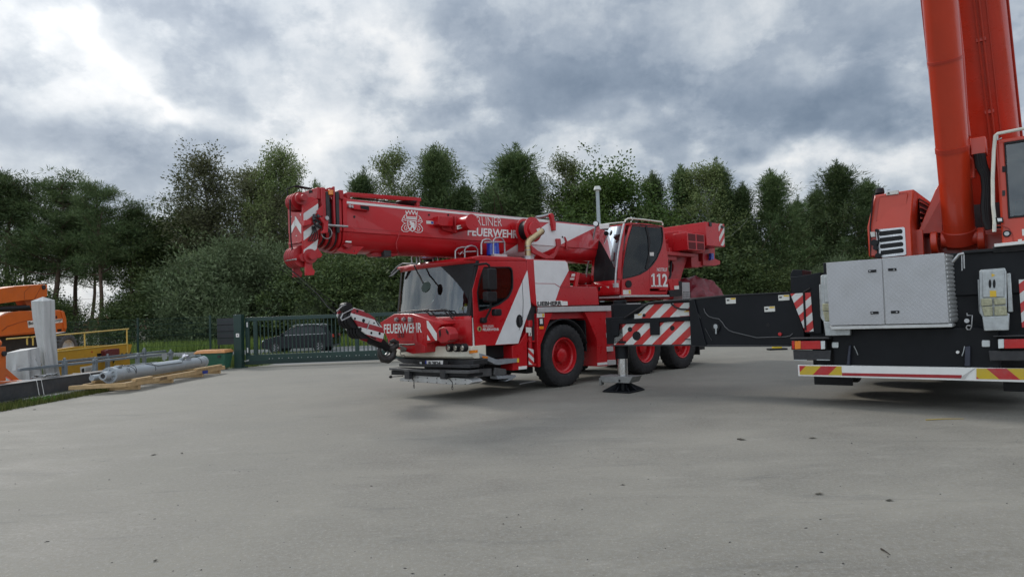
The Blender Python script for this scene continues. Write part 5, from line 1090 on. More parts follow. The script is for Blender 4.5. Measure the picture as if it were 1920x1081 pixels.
# --- outrigger: outer box and inner striped beam, jack and foot
ye = .28
PO('outrigger_box', blackp, Z7((205, 190), (560, 158), (1110, 130), (1128, 135), (1240, 480), (1240, 612), (370, 612), (218, 608)), ye, ye+.75, py=ye, bevel=.014)
PO('box_edge', dark, Z7((222, 600), (1118, 606), (1118, 618), (362, 620), (222, 612)), ye-.03, ye, py=ye, bevel=.003); PO('box_edge', dark, Z7((205, 184), (560, 152), (1112, 126), (1112, 134), (560, 160), (205, 192)), ye-.03, ye+.0, py=ye, bevel=.003)
PO('beam_mouth_plate', blackp, Z7((205, 195), (250, 190), (345, 560), (365, 612), (222, 605)), ye-.04, ye, py=ye-.02)
b = MB()
for pp_ in (((250, 258), (305, 368)), ((345, 455), (405, 562))): b.tube([O.Y(*p, ye-.012) for p in Z7(*pp_)], .008, 6)
b.build('weld_rod', dark, OC)
b = MB(); b.tube([O.Y(*p, ye-.02) for p in Z7((335, 275), (345, 310), (375, 345), (420, 362), (470, 370), (500, 400), (525, 440), (560, 472), (600, 488), (700, 512), (810, 538), (960, 533), (1070, 530), (1110, 522), (1135, 500))], .008, 6); b.build('cable', M('grey_cable', (.10, .10, .10), .6), OC)
b = MB(); c = O.Y(*Z7((442, 445))[0], ye-.02); b.cyl((c[0], ye-.04, c[2]), (c[0], ye, c[2]), .075, n=20); b.build('pin_boss', black, OC)
PO('locking_pin', galv, Z7((425, 425), (440, 415), (458, 425), (460, 450), (453, 460), (453, 505), (442, 505), (440, 460), (425, 450)), ye-.06, ye-.04, py=ye-.04, bevel=.004)
b = MB(); c = O.Y(*Z7((1022, 506))[0], ye-.02); b.cyl((c[0], ye-.05, c[2]), (c[0], ye, c[2]), .028, n=16); b.build('red_knob', redlens, OC, bevel=.004)
b = MB(); c = O.Y(*Z7((910, 424))[0], ye); b.cyl((c[0], ye-.004, c[2]), (c[0], ye, c[2]), .03, n=16); b.build('bolt_hole', black, OC)
for pts in (((532, 182), (622, 180), (624, 230), (535, 234)), ((1004, 156), (1104, 150), (1106, 200), (1008, 206)), ((879, 260), (974, 255), (976, 302), (881, 307))):
    s_ = PO('instruction_label', sticker, Z7(*pts), ye-.005, ye-.001, py=ye, bevel=0); x0, x1 = pts[0][0], pts[1][0]; z0 = pts[0][1]
    PO('label_header', yellowst, Z7((x0+(x1-x0)*.5, z0), (x1-2, z0-1), (x1-2, z0+12), (x0+(x1-x0)*.5, z0+13)), ye-.008, ye-.005, parent=s_, py=ye, bevel=0)
    PO('label_drawing', lettk, Z7((x0+8, z0+14), (x0+36, z0+13), (x0+36, z0+17), (x0+32, z0+17), (x0+32, z0+26), (x0+12, z0+27), (x0+12, z0+18), (x0+8, z0+18)), ye-.008, ye-.005, parent=s_, py=ye, bevel=0)
yi = ye+.10
STI = STRIPE('outrigger_marking', (.62, .62, .58), (.50, .014, .012), (.86, 0, -1.), .335, .1)
IB = PO('outrigger_beam', blackp, Z6((905, 238), (1190, 235), (1240, 222), (1640, 200), (1640, 606), (915, 608)), yi+.02, yi+.52, py=yi, bevel=.01)
PO('marking_plate', STI, Z6((1093, 372), (1200, 262), (1232, 242), (1598, 222), (1602, 345), (1200, 366)), yi, yi+.02, parent=IB, py=yi, bevel=0)
PO('marking_plate', STI, Z6((970, 418), (1610, 390), (1616, 598), (918, 602), (925, 540), (965, 520)), yi, yi+.02, parent=IB, py=yi, bevel=0)
PO('marking_plate', STI, Z7((0, 395), (212, 388), (222, 596), (0, 600)), yi+.002, yi+.02, parent=IB, py=yi, bevel=0)
PO('beam_rib', blackp, Z6((900, 378), (1240, 362), (1600, 345), (1604, 386), (1328, 398), (1328, 512), (1248, 515), (1242, 402), (968, 415), (962, 520), (905, 520)), yi-.04, yi+.0, parent=IB, py=yi-.02, bevel=.006)
PO('beam_edge', dark, Z6((890, 604), (1750, 600), (1750, 610), (890, 614)), yi-.05, yi+.02, parent=IB, py=yi-.02, bevel=.003)
PO('slide_bar', dark, Z6((1560, 548), (1720, 548), (1720, 555), (1560, 556)), yi-.06, yi-.03, parent=IB, py=yi-.03, bevel=.003)
for c, r in (((1062, 464), 22), ((1122, 522), 40), ((1443, 452), 22), ((1189, 338), 15)): PO('plate_hole', black, Z6(*[(c[0]+r*.95*math.cos(t*.524), c[1]+r*1.05*math.sin(t*.524)) for t in range(12)]), yi-.003, yi, parent=IB, py=yi, bevel=0)
PO('small_plate', black, Z6((964, 568), (1026, 568), (1026, 588), (964, 588)), yi-.012, yi, parent=IB, py=yi, bevel=0)
for pts in (((1102, 328), (1170, 324), (1172, 362), (1104, 366)), ((1518, 300), (1594, 296), (1596, 340), (1520, 344))): 
    s_ = PO('instruction_label', sticker, Z6(*pts), yi-.006, yi-.002, parent=IB, py=yi, bevel=0)
    PO('label_header', yellowst, Z6((pts[0][0]+34, pts[0][1]-1), (pts[1][0], pts[1][1]), (pts[1][0], pts[1][1]+9), (pts[0][0]+34, pts[0][1]+9)), yi-.008, yi-.006, parent=s_, py=yi, bevel=0)
b = MB(); b.tube([O.Y(*p, yi-.06) for p in Z6((1010, 365), (1110, 300), (1230, 230), (1300, 218), (1600, 200))], .022, 8); b.tube([O.Y(*p, yi-.04) for p in Z6((1430, 232), (1470, 265), (1520, 282), (1598, 285))], .016, 8); b.build('hydraulic_hose', black, IB)
jx = O.Y(1168, 700, yi+.2)[0]; jy = yi+.2
b = MB(); zt1 = O.Y(*Z6((960, 232))[0], jy)[2]; b.cyl((jx, jy, .92), (jx, jy, zt1-.02), .175, n=28); b.cyl((jx, jy, zt1-.02), (jx, jy, zt1+.06), .13, n=20); b.box(jx-.22, jx+.16, jy-.2, jy+.2, .93, 1.45); z72 = O.Y(1168, 671, jy)[2]; b.cyl((jx, jy, z72), (jx, jy, .95), .135, n=28); JK = b.build('jack_housing', blackp, OC, bevel=.01)
zr = O.Y(1165, 705, jy)[2]; b = MB(); b.cyl((jx, jy, zr-.05), (jx, jy, z72+.02), .098, n=28); b.build('jack_rod', chrome, JK)
b = MB(); a = O.Y(1128, 710, jy); c = O.Y(1202, 707, jy); hw = (c[0]-a[0])/2*.82; mx_ = (a[0]+c[0])/2
b.hexa([(mx_-hw*.85, jy-.20, zr-.10), (mx_+hw*.8, jy-.20, zr-.10), (mx_+hw*.8, jy+.2, zr-.10), (mx_-hw*.85, jy+.2, zr-.10)], [(mx_-hw, jy-.19, zr+.02), (mx_+hw, jy-.19, zr+.02), (mx_+hw, jy+.19, zr+.02), (mx_-hw, jy+.19, zr+.02)]); b.box(mx_-hw-.02, mx_-hw+.03, jy-.2, jy-.1, zr-.16, zr-.02); b.build('drip_tray', M('old_aluminium', (.22, .22, .21), .5, metal=.5, var=.2, dirt=.5), JK, bevel=.004)
b = MB(); b.ring((jx+.03, jy, .19), (0, 0, 1), [(0, 0), (.17, 0), (.19, .02), (.19, .06), (.175, .09), (0, .09)], 28); 
for i in range(12):
    t = i*math.pi/6; b.box(jx+.03+.185*math.cos(t)-.02, jx+.03+.185*math.cos(t)+.02, jy+.185*math.sin(t)-.02, jy+.185*math.sin(t)+.02, .20, .25)
b.build('foot_disc', black, JK, bevel=.006)
ft = MB(); s_ = .30; ft.hexa([(jx-s_, jy-s_, .004), (jx+s_, jy-s_, .004), (jx+s_, jy+s_, .004), (jx-s_, jy+s_, .004)], [(jx-s_, jy-s_, .03), (jx+s_, jy-s_, .03), (jx+s_, jy+s_, .03), (jx-s_, jy+s_, .03)])
for t in (0, 90, 45, 135):
    ca, sa = math.cos(R_(t)), math.sin(R_(t)); r1 = .29 if t in (0, 90) else .40
    for sg in (1, -1): ft.hexa([(jx+sg*ca*.08-sa*.012, jy+sg*sa*.08+ca*.012, .03), (jx+sg*ca*.08+sa*.012, jy+sg*sa*.08-ca*.012, .03), (jx+sg*ca*r1+sa*.012, jy+sg*sa*r1-ca*.012, .03), (jx+sg*ca*r1-sa*.012, jy+sg*sa*r1+ca*.012, .03)], [(jx+sg*ca*.08-sa*.012, jy+sg*sa*.08+ca*.012, .19), (jx+sg*ca*.08+sa*.012, jy+sg*sa*.08-ca*.012, .19), (jx+sg*ca*r1+sa*.012, jy+sg*sa*r1-ca*.012, .04), (jx+sg*ca*r1-sa*.012, jy+sg*sa*r1+ca*.012, .04)])
ft.cyl((jx, jy, .02), (jx, jy, .20), .11, n=20); ft.build('support_foot', blackp, JK, bevel=.004)
# far-side outrigger
BO('outrigger_box', blackp, (1.5, 3.2, .3, 1.0, .92, 1.75), bevel=.015); BO('outrigger_beam', blackp, (3.2, 4.9, .4, .9, .92, 1.65), bevel=.01)
b = MB(); b.cyl((4.7, .6, .1), (4.7, .6, 1.7), .17, n=20); b.box(4.3, 5.1, .2, 1.0, .004, .05); b.build('jack_housing', blackp, OC)

# --- superstructure
ZT = 2.2
b = MB(); b.ring((.3, 4.2, 1.95), (0, 0, 1), [(0, 0), (1.1, 0), (1.12, .18), (0, .2)], 40); b.build('slewing_ring', dark, OC)
BO('turntable_frame', orange, (-.3, 1.9, 1.55, 5.5, 2.12, 2.60), bevel=.02)
for x in (.25, 1.25):
    b = MB(); b.plate([(1.2, 2.6), (1.15, 2.7), (2.6, 3.5), (3.4, 3.7), (4.2, 3.4), (5.4, 2.6)], x, x+.08, 'x'); b.build('boom_support_plate', oranged, OC, bevel=.012)
b = MB(); b.hexa([(-.02, .95, 2.25), (.12, .95, 2.25), (.12, 1.1, 2.25), (-.02, 1.1, 2.25)], [(-.02, .95, 2.64), (.12, .95, 2.64), (.12, 1.1, 2.64), (-.02, 1.1, 2.64)])
P = [O.Y(*p, 1.0) for p in ZV((497, 905), (545, 905), (690, 640), (690, 530), (668, 515), (640, 560))]; b.plate([(p[0], p[2]) for p in P], 1.0, 2.4, 'y'); b.build('frame_gusset', orange, OC, bevel=.01)
b = MB(); P = [O.Y(*p, 1.1) for p in ZV((545, 905), (690, 640), (700, 900))]; b.plate([(p[0], p[2]) for p in P], .98, 1.0, 'y'); b.build('gusset_panel', oranged, OC)
b = MB(); P = [O.Y(*p, 1.35) for p in ZV((500, 900), (545, 905), (545, 935), (700, 938), (1000, 900), (1200, 900), (1200, 1060), (495, 1062))]; b.plate([(p[0], p[2]) for p in P], 1.35, 1.5, 'y'); b.build('front_cross_member', orange, OC, bevel=.01)
# engine housing
yh = .6
H5 = [O.Y(*p, yh) for p in ZV((155, 597), (465, 550), (448, 812), (465, 1085), (120, 1085), (108, 850))]
F1 = [(p[0], yh+(.10 if i in (0, 1) else 0), p[2]) for i, p in enumerate(H5)]
Bk = [(p[0]+(.12 if i in (1, 2, 3) else -.05), 2.6, p[2]-(.10 if i in (0, 1) else 0)) for i, p in enumerate(H5)]
b = MB(); b.loft([F1, Bk]); EH = b.build('engine_housing', orange, OC, bevel=.02, smooth=20)
PO('service_panel', orange, ZV((205, 620), (420, 588), (405, 775), (178, 805)), yh+.045, yh+.055, parent=EH, py=yh+.05, bevel=.002)
PO('panel_gap', oranged, ZV((203, 617), (422, 585), (422, 589), (207, 621), (182, 803), (176, 808)), yh+.04, yh+.050, parent=EH, py=yh+.05, bevel=0)
PO('corner_seam', black, ZV((150, 600), (156, 600), (134, 850), (140, 1080), (132, 1080), (126, 850)), yh-.004, yh+.06, parent=EH, py=yh, bevel=0)
GR = PO('radiator_grille', M('silver_trim', (.62, .62, .63), .3, metal=.6), ZV((176, 880), (186, 872), (392, 852), (402, 860), (414, 1062), (404, 1072), (205, 1092), (192, 1085)), yh-.02, yh, parent=EH, py=yh-.01, bevel=.004)
for i in range(4):
    z0 = 884+49.5*i; pts = [(203+4*i, z0+4), (370+3*i, z0-16), (383+3*i, z0-8), (385+3*i, z0+8), (378+3*i, z0+18), (212+4*i, z0+38), (200+4*i, z0+30)]
    PO('grille_slot', black, ZV(*pts), yh-.024, yh-.019, parent=GR, py=yh-.01, bevel=0)
vx = lambda p: None
b = MB()
def side(t, z): # point on right side face of housing: t 0..1 from front to back
    x = H5[1][0]+(.12)*t; return (x+.004, yh+.12+2.0*t, z)
zt2 = H5[1][2]-.10; b.add([side(.14, zt2), side(.52, zt2-.02), side(.48, zt2-.46), side(.12, zt2-.44)], [(0, 1, 2, 3)]); b.build('side_vent', black, EH, smooth=0)
b = MB()
for i in range(5): z = zt2-.04-.085*i; b.hexa([side(.14, z-.03), side(.50, z-.045), tuple(np.array(side(.50, z-.045))+(.02, 0, 0)), tuple(np.array(side(.14, z-.03))+(.02, 0, 0))], [side(.14, z), side(.50, z-.015), tuple(np.array(side(.50, z-.015))+(.02, 0, -.01)), tuple(np.array(side(.14, z))+(.02, 0, -.01))])
b.build('vent_louvres', oranged, EH, smooth=0)
PO('pictogram_label', sticker, ZV((256, 580), (350, 566), (353, 595), (260, 606)), yh+.02, yh+.10, parent=EH, py=yh+.05, bevel=0)
PO('pictogram', lettk, ZV((272, 585), (284, 584), (288, 600), (280, 594), (270, 602)), yh+.016, yh+.02, parent=EH, py=yh+.05, bevel=0)
c = O.Y(*ZV((205, 568))[0], yh+.5); b = MB(); b.ring(c, (0, 0, 1), [(0, .05), (.06, .03), (.07, -.04), (.03, -.10), (0, -.1)], 16); b.build('horn', black, EH)
PO('small_bracket', sticker, ZV((133, 892), (172, 890), (174, 928), (140, 930)), yh-.02, yh, parent=EH, py=yh, bevel=.003)
b = MB()
for u, v, r in ((165, 975, .05), (176, 1015, .035), (185, 880, .025), (195, 1075, .04)): c = O.Y(*ZV((u, v))[0], yh-.06); b.cyl((c[0], c[1]-.04, c[2]), (c[0], c[1]+.04, c[2]), r, n=14)
b.tube([O.Y(*p, yh-.05) for p in ZV((196, 872), (188, 900), (196, 960), (188, 1010), (192, 1080))], .012, 6); b.build('reversing_buzzer', black, EH)
# luffing cylinder
c0 = Vector((.575, 1.0, 2.50)); t0 = O.Y(1762, 0, -.45); t0 = Vector(t0); ax = (t0-c0); c9 = c0+ax*2.9
b = MB(); b.cyl(c0, c9, .20, n=40); LU = b.build('luffing_cylinder', orange, OC)
def onax(py): 
    lo, hi = 0., 1.2
    for _ in range(30):
        mid = (lo+hi)/2; p = c0+ax*mid; wv = Vector((O.o[0]+O.u[0]*p.x+O.v[0]*p.y, O.o[1]+O.u[1]*p.x+O.v[1]*p.y, p.z-H)); yy = CY-F*wv.dot(UP)/wv.dot(FWD)
        if yy > py: lo = mid
        else: hi = mid
    return lo
for nm, py_, th in (('cylinder_band', 112, .02), ('cylinder_band', 278, .035), ('cylinder_seam', 414, .006), ('cylinder_seam', 432, .006)):
    k = onax(py_); p = c0+ax*k; d = ax.normalized(); b = MB(); b.cyl(p-d*th, p+d*th, .208 if th > .01 else .203, n=40); b.build(nm, oranged if th > .01 else orange, LU)
b = MB(); b.cyl(c0+Vector((-.23, 0, -.05)), c0+Vector((.23, 0, -.05)), .12, n=24); b.cyl(c0-ax.normalized()*.12, c0+ax.normalized()*.10, .215, n=36); b.build('cylinder_foot', oranged, LU, bevel=.01)
for x in (.26, .84): b = MB(); b.cyl((x-.045, 1.0, 2.42), (x+.045, 1.0, 2.42), .17, n=28); b.build('foot_clevis', orange, LU, bevel=.012)
b = MB(); b.cyl((.42, .98, 2.42), (.72, .98, 2.42), .06, n=20); b.build('clevis_pin', redd, LU)
b = MB(); p1 = Vector(O.Y(1727, -5, -.45)); p2 = Vector(O.Y(1741, 128, .02)); b.tube([p1+ax*1.2, p1, p2], .012, 6); b.build('pressure_pipe', oranged, LU)
p = O.Y(*ZV((975, 225))[0], .62); b = MB(); b.box(p[0]-.09, p[0]+.09, .55, .85, p[2]-.12, p[2]+.12); b.build('valve_block', orange, LU, bevel=.01)
b = MB(); b.tube([O.Y(*q, .6) for q in ZV((895, 220), (900, 300), (935, 340), (930, 470))], .03, 8); b.tube([O.Y(*q, .5) for q in ZW((805, 10), (850, 430), (880, 900), (900, 1060))], .025, 8); b.build('pressure_pipe', oranged, LU)
b = MB()
for k in range(3): b.tube([O.Y(*q, .55) for q in ZU((465+18*k, 285), (480+20*k, 380), (520+14*k, 450), (530+14*k, 560), (520+16*k, 700), (530+14*k, 800), (560+8*k, 870))], .045, 8)
b.build('hydraulic_hoses', black, OC)
# boom, leaning back over the carrier rear
bd = Vector((-.02, -math.sin(R_(25)), math.cos(R_(25)))).normalized(); bx_ = Vector((1, 0, 0)); bn_ = bx_.cross(bd).normalized()   # bn_ towards the viewer side normal
if bn_.y > 0: bn_ = -bn_
BC = Vector((.86, 2.15, 3.62))
def bsec(s, sc=0.):
    hw = .50-sc; o_ = BC+bd*s; pts = []
    prof = [(-hw, -.9+sc), (-hw, -.12), (-hw+.05, -.03), (-hw+.20, 0)]+[(-.15, .01), (.12, .01)]
    prof = [(-hw, -1.0+sc), (-hw, -.25)]+[(-hw+.22-.22*math.cos(math.pi/2*i/5), -.25+.25*math.sin(math.pi/2*i/5)) for i in range(1, 6)]+[(hw-.22+.22*math.sin(math.pi/2*i/5), -.25+.25*math.cos(math.pi/2*i/5)) for i in range(0, 6)]+[(hw, -1.0+sc)]
    return [o_+bx_*u+bn_*(v-sc) for u, v in prof]
b = MB(); b.loft([bsec(0), bsec(9)]); BO2 = b.build('boom', M('boom_orange_red_paint', (.47, .030, .011), .28, coat=.4, var=.08, scale=1.5, dirt=.15, dirtcol=(.15, .02, .012)), OC, smooth=40)
b = MB(); b.loft([bsec(9, .04), bsec(16, .04)]); b.loft([bsec(16, .08), bsec(23, .08)]); b.build('boom_section', BO2.data.materials[0], BO2, smooth=40)
for s in (9, 16): b = MB(); b.loft([bsec(s-.12, -.03), bsec(s+.05, -.03)]); b.build('section_collar', orange, BO2)
for u in (.13, .19): b = MB(); b.tube([BC+bd*s+bx_*u+bn_*.03 for s in (.0, 4, 9)], .014, 6); b.build('pressure_pipe', oranged, BO2)
b = MB(); b.tube([BC+bd*s+bx_*.515+bn_*-.3 for s in (.0, 4, 9)], .016, 6); b.tube([BC+bd*s+bx_*.27+bn_*.012 for s in (.0, 4, 9)], .008, 6); b.build('edge_pipe', oranged, BO2)
b = MB()
for s in (.9, 2.0, 3.1, 4.2): b.box(*[v for pr_ in zip(BC+bd*s+bx_*.12+bn_*.0-Vector((.02, .03, .03)), BC+bd*s+bx_*.2+bn_*.0+Vector((.02, .03, .03))) for v in pr_])
b.build('pipe_clamps', oranged, BO2, bevel=.004)
b = MB(); b.loft([bsec(-.9, .1), bsec(0, .1)]); b.build('boom_foot', oranged, BO2)
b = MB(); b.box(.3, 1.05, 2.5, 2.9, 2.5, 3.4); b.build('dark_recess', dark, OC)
# operator cab at the picture edge
yc_ = .25
def oy(*p, y=yc_): return [(a[0], a[2]) for a in (O.Y(q_[0], q_[1], y) for q_ in ZU(*p))]
x0 = O.Y(*ZU((606, 170))[0], yc_)[0]; x1_ = x0+1.0
zt3 = O.Y(*ZU((620, 175))[0], yc_)[2]; zb3 = O.Y(*ZU((610, 985))[0], yc_)[2]; zg = O.Y(*ZU((640, 790))[0], yc_)[2]
b = MB(); b.plate([(x0, zb3), (x1_, zb3), (x1_, zt3), (x0+.03, zt3)], yc_, yc_+.05, 'y', [[(x0+.09, zg), (x1_-.07, zg), (x1_-.07, zt3-.06), (x0+.10, zt3-.06)]])
b.box(x0, x1_, yc_+.05, 1.9, zb3, zb3+.08); b.box(x0+.03, x1_, yc_+.05, 1.9, zt3-.05, zt3); b.box(x1_-.05, x1_, yc_+.05, 1.9, zb3+.08, zt3-.05); b.box(x0, x1_, 1.85, 1.9, zb3+.08, zt3-.05)
b.plate([(yc_+.05, zb3+.08), (1.85, zb3+.08), (1.85, zt3-.05), (yc_+.05, zt3-.05)], x0, x0+.04, 'x', [[(.5, zg+.05), (1.7, zg+.05), (1.7, zt3-.15), (.5, zt3-.15)]])
OCB = b.build('operator_cab', orange, OC, bevel=.018)
b = MB(); b.box(x0+.08, x1_-.06, yc_+.01, yc_+.02, zg-.01, zt3-.05); b.build('windscreen', wglass2, OCB, smooth=0)
b = MB(); b.plate([(x0+.085, zg-.005), (x1_-.06, zg-.005), (x1_-.06, zt3-.05), (x0+.095, zt3-.05)], yc_-.01, yc_, 'y', [[(x0+.105, zg+.02), (x1_-.09, zg+.02), (x1_-.09, zt3-.08), (x0+.112, zt3-.08)]]); b.build('window_seal', black, OCB, bevel=.003)
b = MB(); b.box(x0+.01, x0+.015, .5, 1.7, zg+.05, zt3-.15); b.build('side_window', sglass, OCB, smooth=0)
b = MB(); b.box(x0+.3, x0+.75, .9, 1.4, zb3+.1, zb3+.5); b.box(x0+.3, x0+.75, 1.35, 1.5, zb3+.5, zb3+1.2); b.box(x0+.15, x0+.25, .6, 1.2, zb3+.1, zb3+.6); b.build('seat', interior, OCB, bevel=.03)
b = MB(); b.tube([O.Y(*q, .12) for q in ZU((600, 890), (602, 800), (590, 680), (588, 480), (596, 260), (608, 140), (625, 125), (832, 85), (1000, 55))], .022, 8); b.build('grab_rail', M('cream_rail', (.62, .60, .52), .4), OCB)
b = MB(); b.tube([O.Y(*q, .12) for q in ZU((625, 125), (625, 175), (660, 160))], .012, 6); a = O.Y(*ZU((592, 830))[0], .12); c = O.Y(*ZU((612, 890))[0], .12); b.box(a[0], c[0], .1, .14, c[2], a[2]); b.build('rail_bracket', steel, OCB, bevel=.003)
PO('corner_lamp', black, ZU((608, 778), (668, 778), (672, 815), (622, 822)), .1, .2, parent=OCB, py=.12, bevel=.006); PO('corner_lamp_lens', clearlens, ZU((622, 785), (660, 785), (662, 808), (628, 812)), .09, .1, parent=OCB, py=.1, bevel=.003)
b = MB(); c = O.Y(*ZU((698, 905))[0], yc_-.01); b.cyl((c[0], yc_-.03, c[2]), (c[0], yc_, c[2]), .045, n=20); b.build('marker_lamp', black, OCB, bevel=.003)
b = MB(); b.cyl((c[0], yc_-.035, c[2]), (c[0], yc_-.03, c[2]), .028, n=16); b.build('marker_lamp_lens', steel, OCB)
PO('apron_trim', oranged, ZU((612, 835), (668, 838), (720, 860), (745, 900), (755, 965), (748, 965), (738, 905), (715, 868), (665, 848), (612, 845)), yc_-.012, yc_, parent=OCB, py=yc_, bevel=.003)
PO('cab_step', lettw, ZU((600, 985), (832, 960), (1000, 940), (1000, 965), (832, 985), (602, 1008)), .1, .35, parent=OCB, py=.12, bevel=.006)
PO('label', sticker, ZU((815, 870), (870, 866), (872, 918), (820, 920)), yc_-.006, yc_, parent=OCB, py=yc_, bevel=0); PO('label', sticker, ZU((785, 950), (815, 946), (816, 960), (786, 964)), yc_-.006, yc_, parent=OCB, py=yc_, bevel=0)
PO('latch', black, ZU((662, 380), (688, 380), (688, 425), (662, 425)), yc_-.01, yc_+.01, parent=OCB, py=yc_, bevel=.003); PO('latch', dark, ZU((662, 568), (685, 568), (685, 610), (662, 610)), yc_-.01, yc_+.01, parent=OCB, py=yc_, bevel=.003)
BO('access_platform', dark, (1.0, 2.1, .2, 2.0, zb3-.12, zb3-.03), bevel=.01)
# ================================================================== left side of the yard
W = Fr((0, 0), 0.)
def root(name, label, cat, group=None): return empty(name, (0, 0, 0), 0, label, cat, group)
def PXW(name, mat, pts, X, th, parent=None, holes=(), bevel=.006):
    b = MB(); b.plate(W.sx(pts, X), X-th, X, 'x', [W.sx(h, X) for h in holes]); return b.build(name, mat, parent, bevel=bevel)
def PYW(name, mat, pts, Y, th, parent=None, holes=(), bevel=.006):
    b = MB(); b.plate(W.sy(pts, Y), Y, Y+th, 'y', [W.sy(h, Y) for h in holes]); return b.build(name, mat, parent, bevel=bevel)
galvg = M('galvanised_grey', (.23, .26, .28), .5, metal=.4, var=.12, scale=8, dirt=.3)
wood = M('fresh_timber', (.46, .31, .15), .75, var=.2, scale=7, dirt=.25, dirtcol=(.25, .17, .09), bump=.2)
greyp = M('grey_cylinder_paint', (.33, .36, .38), .42, coat=.15, var=.07, scale=2, dirt=.2)
# --- timber skid and the long grey cylinder on it
def TX(*p): return ZM(*p)
sk = root('timber_skid', 'pale timber transport skid lying on the concrete under the long grey tube', 'timber skid')
XS = -9.72
top = W.sx(TX((940, 430), (1130, 385), (1920, 250)), XS); ya, yb = 16.15, 21.95
for k, X in enumerate((XS, -10.75)):
    b = MB(); b.box(X-.05, X+.04, ya+.25, yb, .13, .25); b.build('side_rail', wood, sk, bevel=.006)
for X in (XS, -10.75):
    
    for ya_, yb_ in ((16.75, 17.55), (20.0, 21.7)): b = MB(); b.box(X-.06, X+.055, ya_, yb_, .25, .31); b.build('top_rail', wood, sk, bevel=.006)
for Y in (16.95, 18.6, 20.4, 21.6):
    b = MB(); b.box(-10.82, XS+.03, Y-.05, Y+.05, .02, .128); b.build('cross_bearer', wood, sk, bevel=.006)
b = MB(); b.hexa([(-10.85, 15.95, .15), (-9.66, 16.30, .15), (-9.66, 16.42, .15), (-10.85, 16.08, .15)], [(-10.85, 15.95, .25), (-9.66, 16.30, .25), (-9.66, 16.42, .25), (-10.85, 16.08, .25)]); b.build('end_plank', wood, sk, bevel=.006)
for y_ in (17.9, 20.35):
    t = TEXT('LIEBHERR', M('stencil_brown', (.09, .05, .03), .8), sk, (XS+.043, y_, .155), (0, .38, 0), (0, 0, .07), (1, 0, 0), 'lettering', .002, .01)
PXW('blue_label', M('blue_print', (.02, .04, .25), .6), [(XS*0+p[0], p[1]) for p in TX((1822, 262), (1870, 255), (1872, 282), (1826, 288))], XS+.05, .006, sk, bevel=0)
tb = root('hydraulic_cylinder', 'long grey hydraulic cylinder with an open end boss strapped on the timber skid', 'hydraulic cylinder')
XC, ZC, rT = -10.26, .43, .172
b = MB(); b.cyl((XC, 16.75, ZC), (XC, 21.5, ZC), rT, n=40); CY_ = b.build('barrel', greyp, tb, smooth=40)
for y0_, y1_, r_ in ((16.62, 16.78, .205), (17.0, 17.03, .178), (18.3, 18.31, .176), (20.15, 20.17, .178), (21.5, 21.62, .19)): b = MB(); b.cyl((XC, y0_, ZC), (XC, y1_, ZC), r_, n=40); b.build('flange', greyp, CY_, bevel=.004)
b = MB(); b.ring((XC, 16.62, ZC), (0, -1, 0), [(.17, 0), (.20, .0), (.205, .012), (.155, .012), (.145, -.0)], 36); 
for i in range(8):
    t = i*math.pi/4; b.hexa([(XC+.10*math.cos(t)-.008*math.sin(t), 16.55, ZC+.10*math.sin(t)+.008*math.cos(t)), (XC+.165*math.cos(t)-.008*math.sin(t), 16.61, ZC+.165*math.sin(t)+.008*math.cos(t)), (XC+.165*math.cos(t)+.008*math.sin(t), 16.61, ZC+.165*math.sin(t)-.008*math.cos(t)), (XC+.10*math.cos(t)+.008*math.sin(t), 16.55, ZC+.10*math.sin(t)-.008*math.cos(t))], [(XC+.10*math.cos(t)-.008*math.sin(t), 16.62, ZC+.10*math.sin(t)+.008*math.cos(t)), (XC+.165*math.cos(t)-.008*math.sin(t), 16.62, ZC+.165*math.sin(t)+.008*math.cos(t)), (XC+.165*math.cos(t)+.008*math.sin(t), 16.62, ZC+.165*math.sin(t)-.008*math.cos(t)), (XC+.10*math.cos(t)+.008*math.sin(t), 16.62, ZC+.10*math.sin(t)-.008*math.cos(t))])
b.build('end_ribs', greyp, CY_)
b = MB(); b.ring((XC-.02, 16.62, ZC), (0, -1, 0), [(.12, 0), (.10, .24), (.062, .24), (.062, .05), (0, .05)], 32); b.build('end_boss', greyp, CY_)
b = MB(); b.cyl((XC-.02, 16.40, ZC), (XC-.02, 16.44, ZC), .06, n=24); b.build('bore', dark, CY_)
b = MB(); b.cyl((XC-.34, 16.45, ZC-.04), (XC-.30, 16.9, ZC-.04), .075, n=24); b.build('side_lug', greyp, CY_)
b = MB(); b.tube([(XC+.05, 16.9, ZC+.19), (XC+.05, 18.1, ZC+.195), (XC+.12, 18.35, ZC+.14), (XC+.16, 18.6, ZC+.09), (XC+.16, 19.9, ZC+.09), (XC+.10, 20.1, ZC+.15)], .016, 8); b.tube([(XC+.05, 20.4, ZC+.21), (XC-.02, 21.5, ZC+.22)], .022, 8); b.tube([(XC-.1, 16.9, ZC+.17), (XC-.1, 19.0, ZC+.17)], .014, 8); b.build('oil_pipe', galvg, CY_)
for y_, dy in ((17.35, .2), (17.6, -.15), (18.45, .0), (21.1, .1)): b = MB(); b.tube([(XC+(rT+.006)*math.sin(t), y_+dy*t/2.4, ZC+(rT+.006)*math.cos(t)) for t in [-1.2+.3*i for i in range(11)]], .007, 5); b.build('lashing', dark, CY_)
b = MB(); b.box(XC-.03, XC+.10, 16.85, 17.0, ZC+.155, ZC+.22); b.build('pipe_block', galvg, CY_, bevel=.01); b = MB(); b.box(XC+.02, XC+.12, 20.05, 20.2, ZC+.13, ZC+.21); b.build('pipe_block', galvg, CY_, bevel=.01)
b = MB(); rnd = random.Random(5)
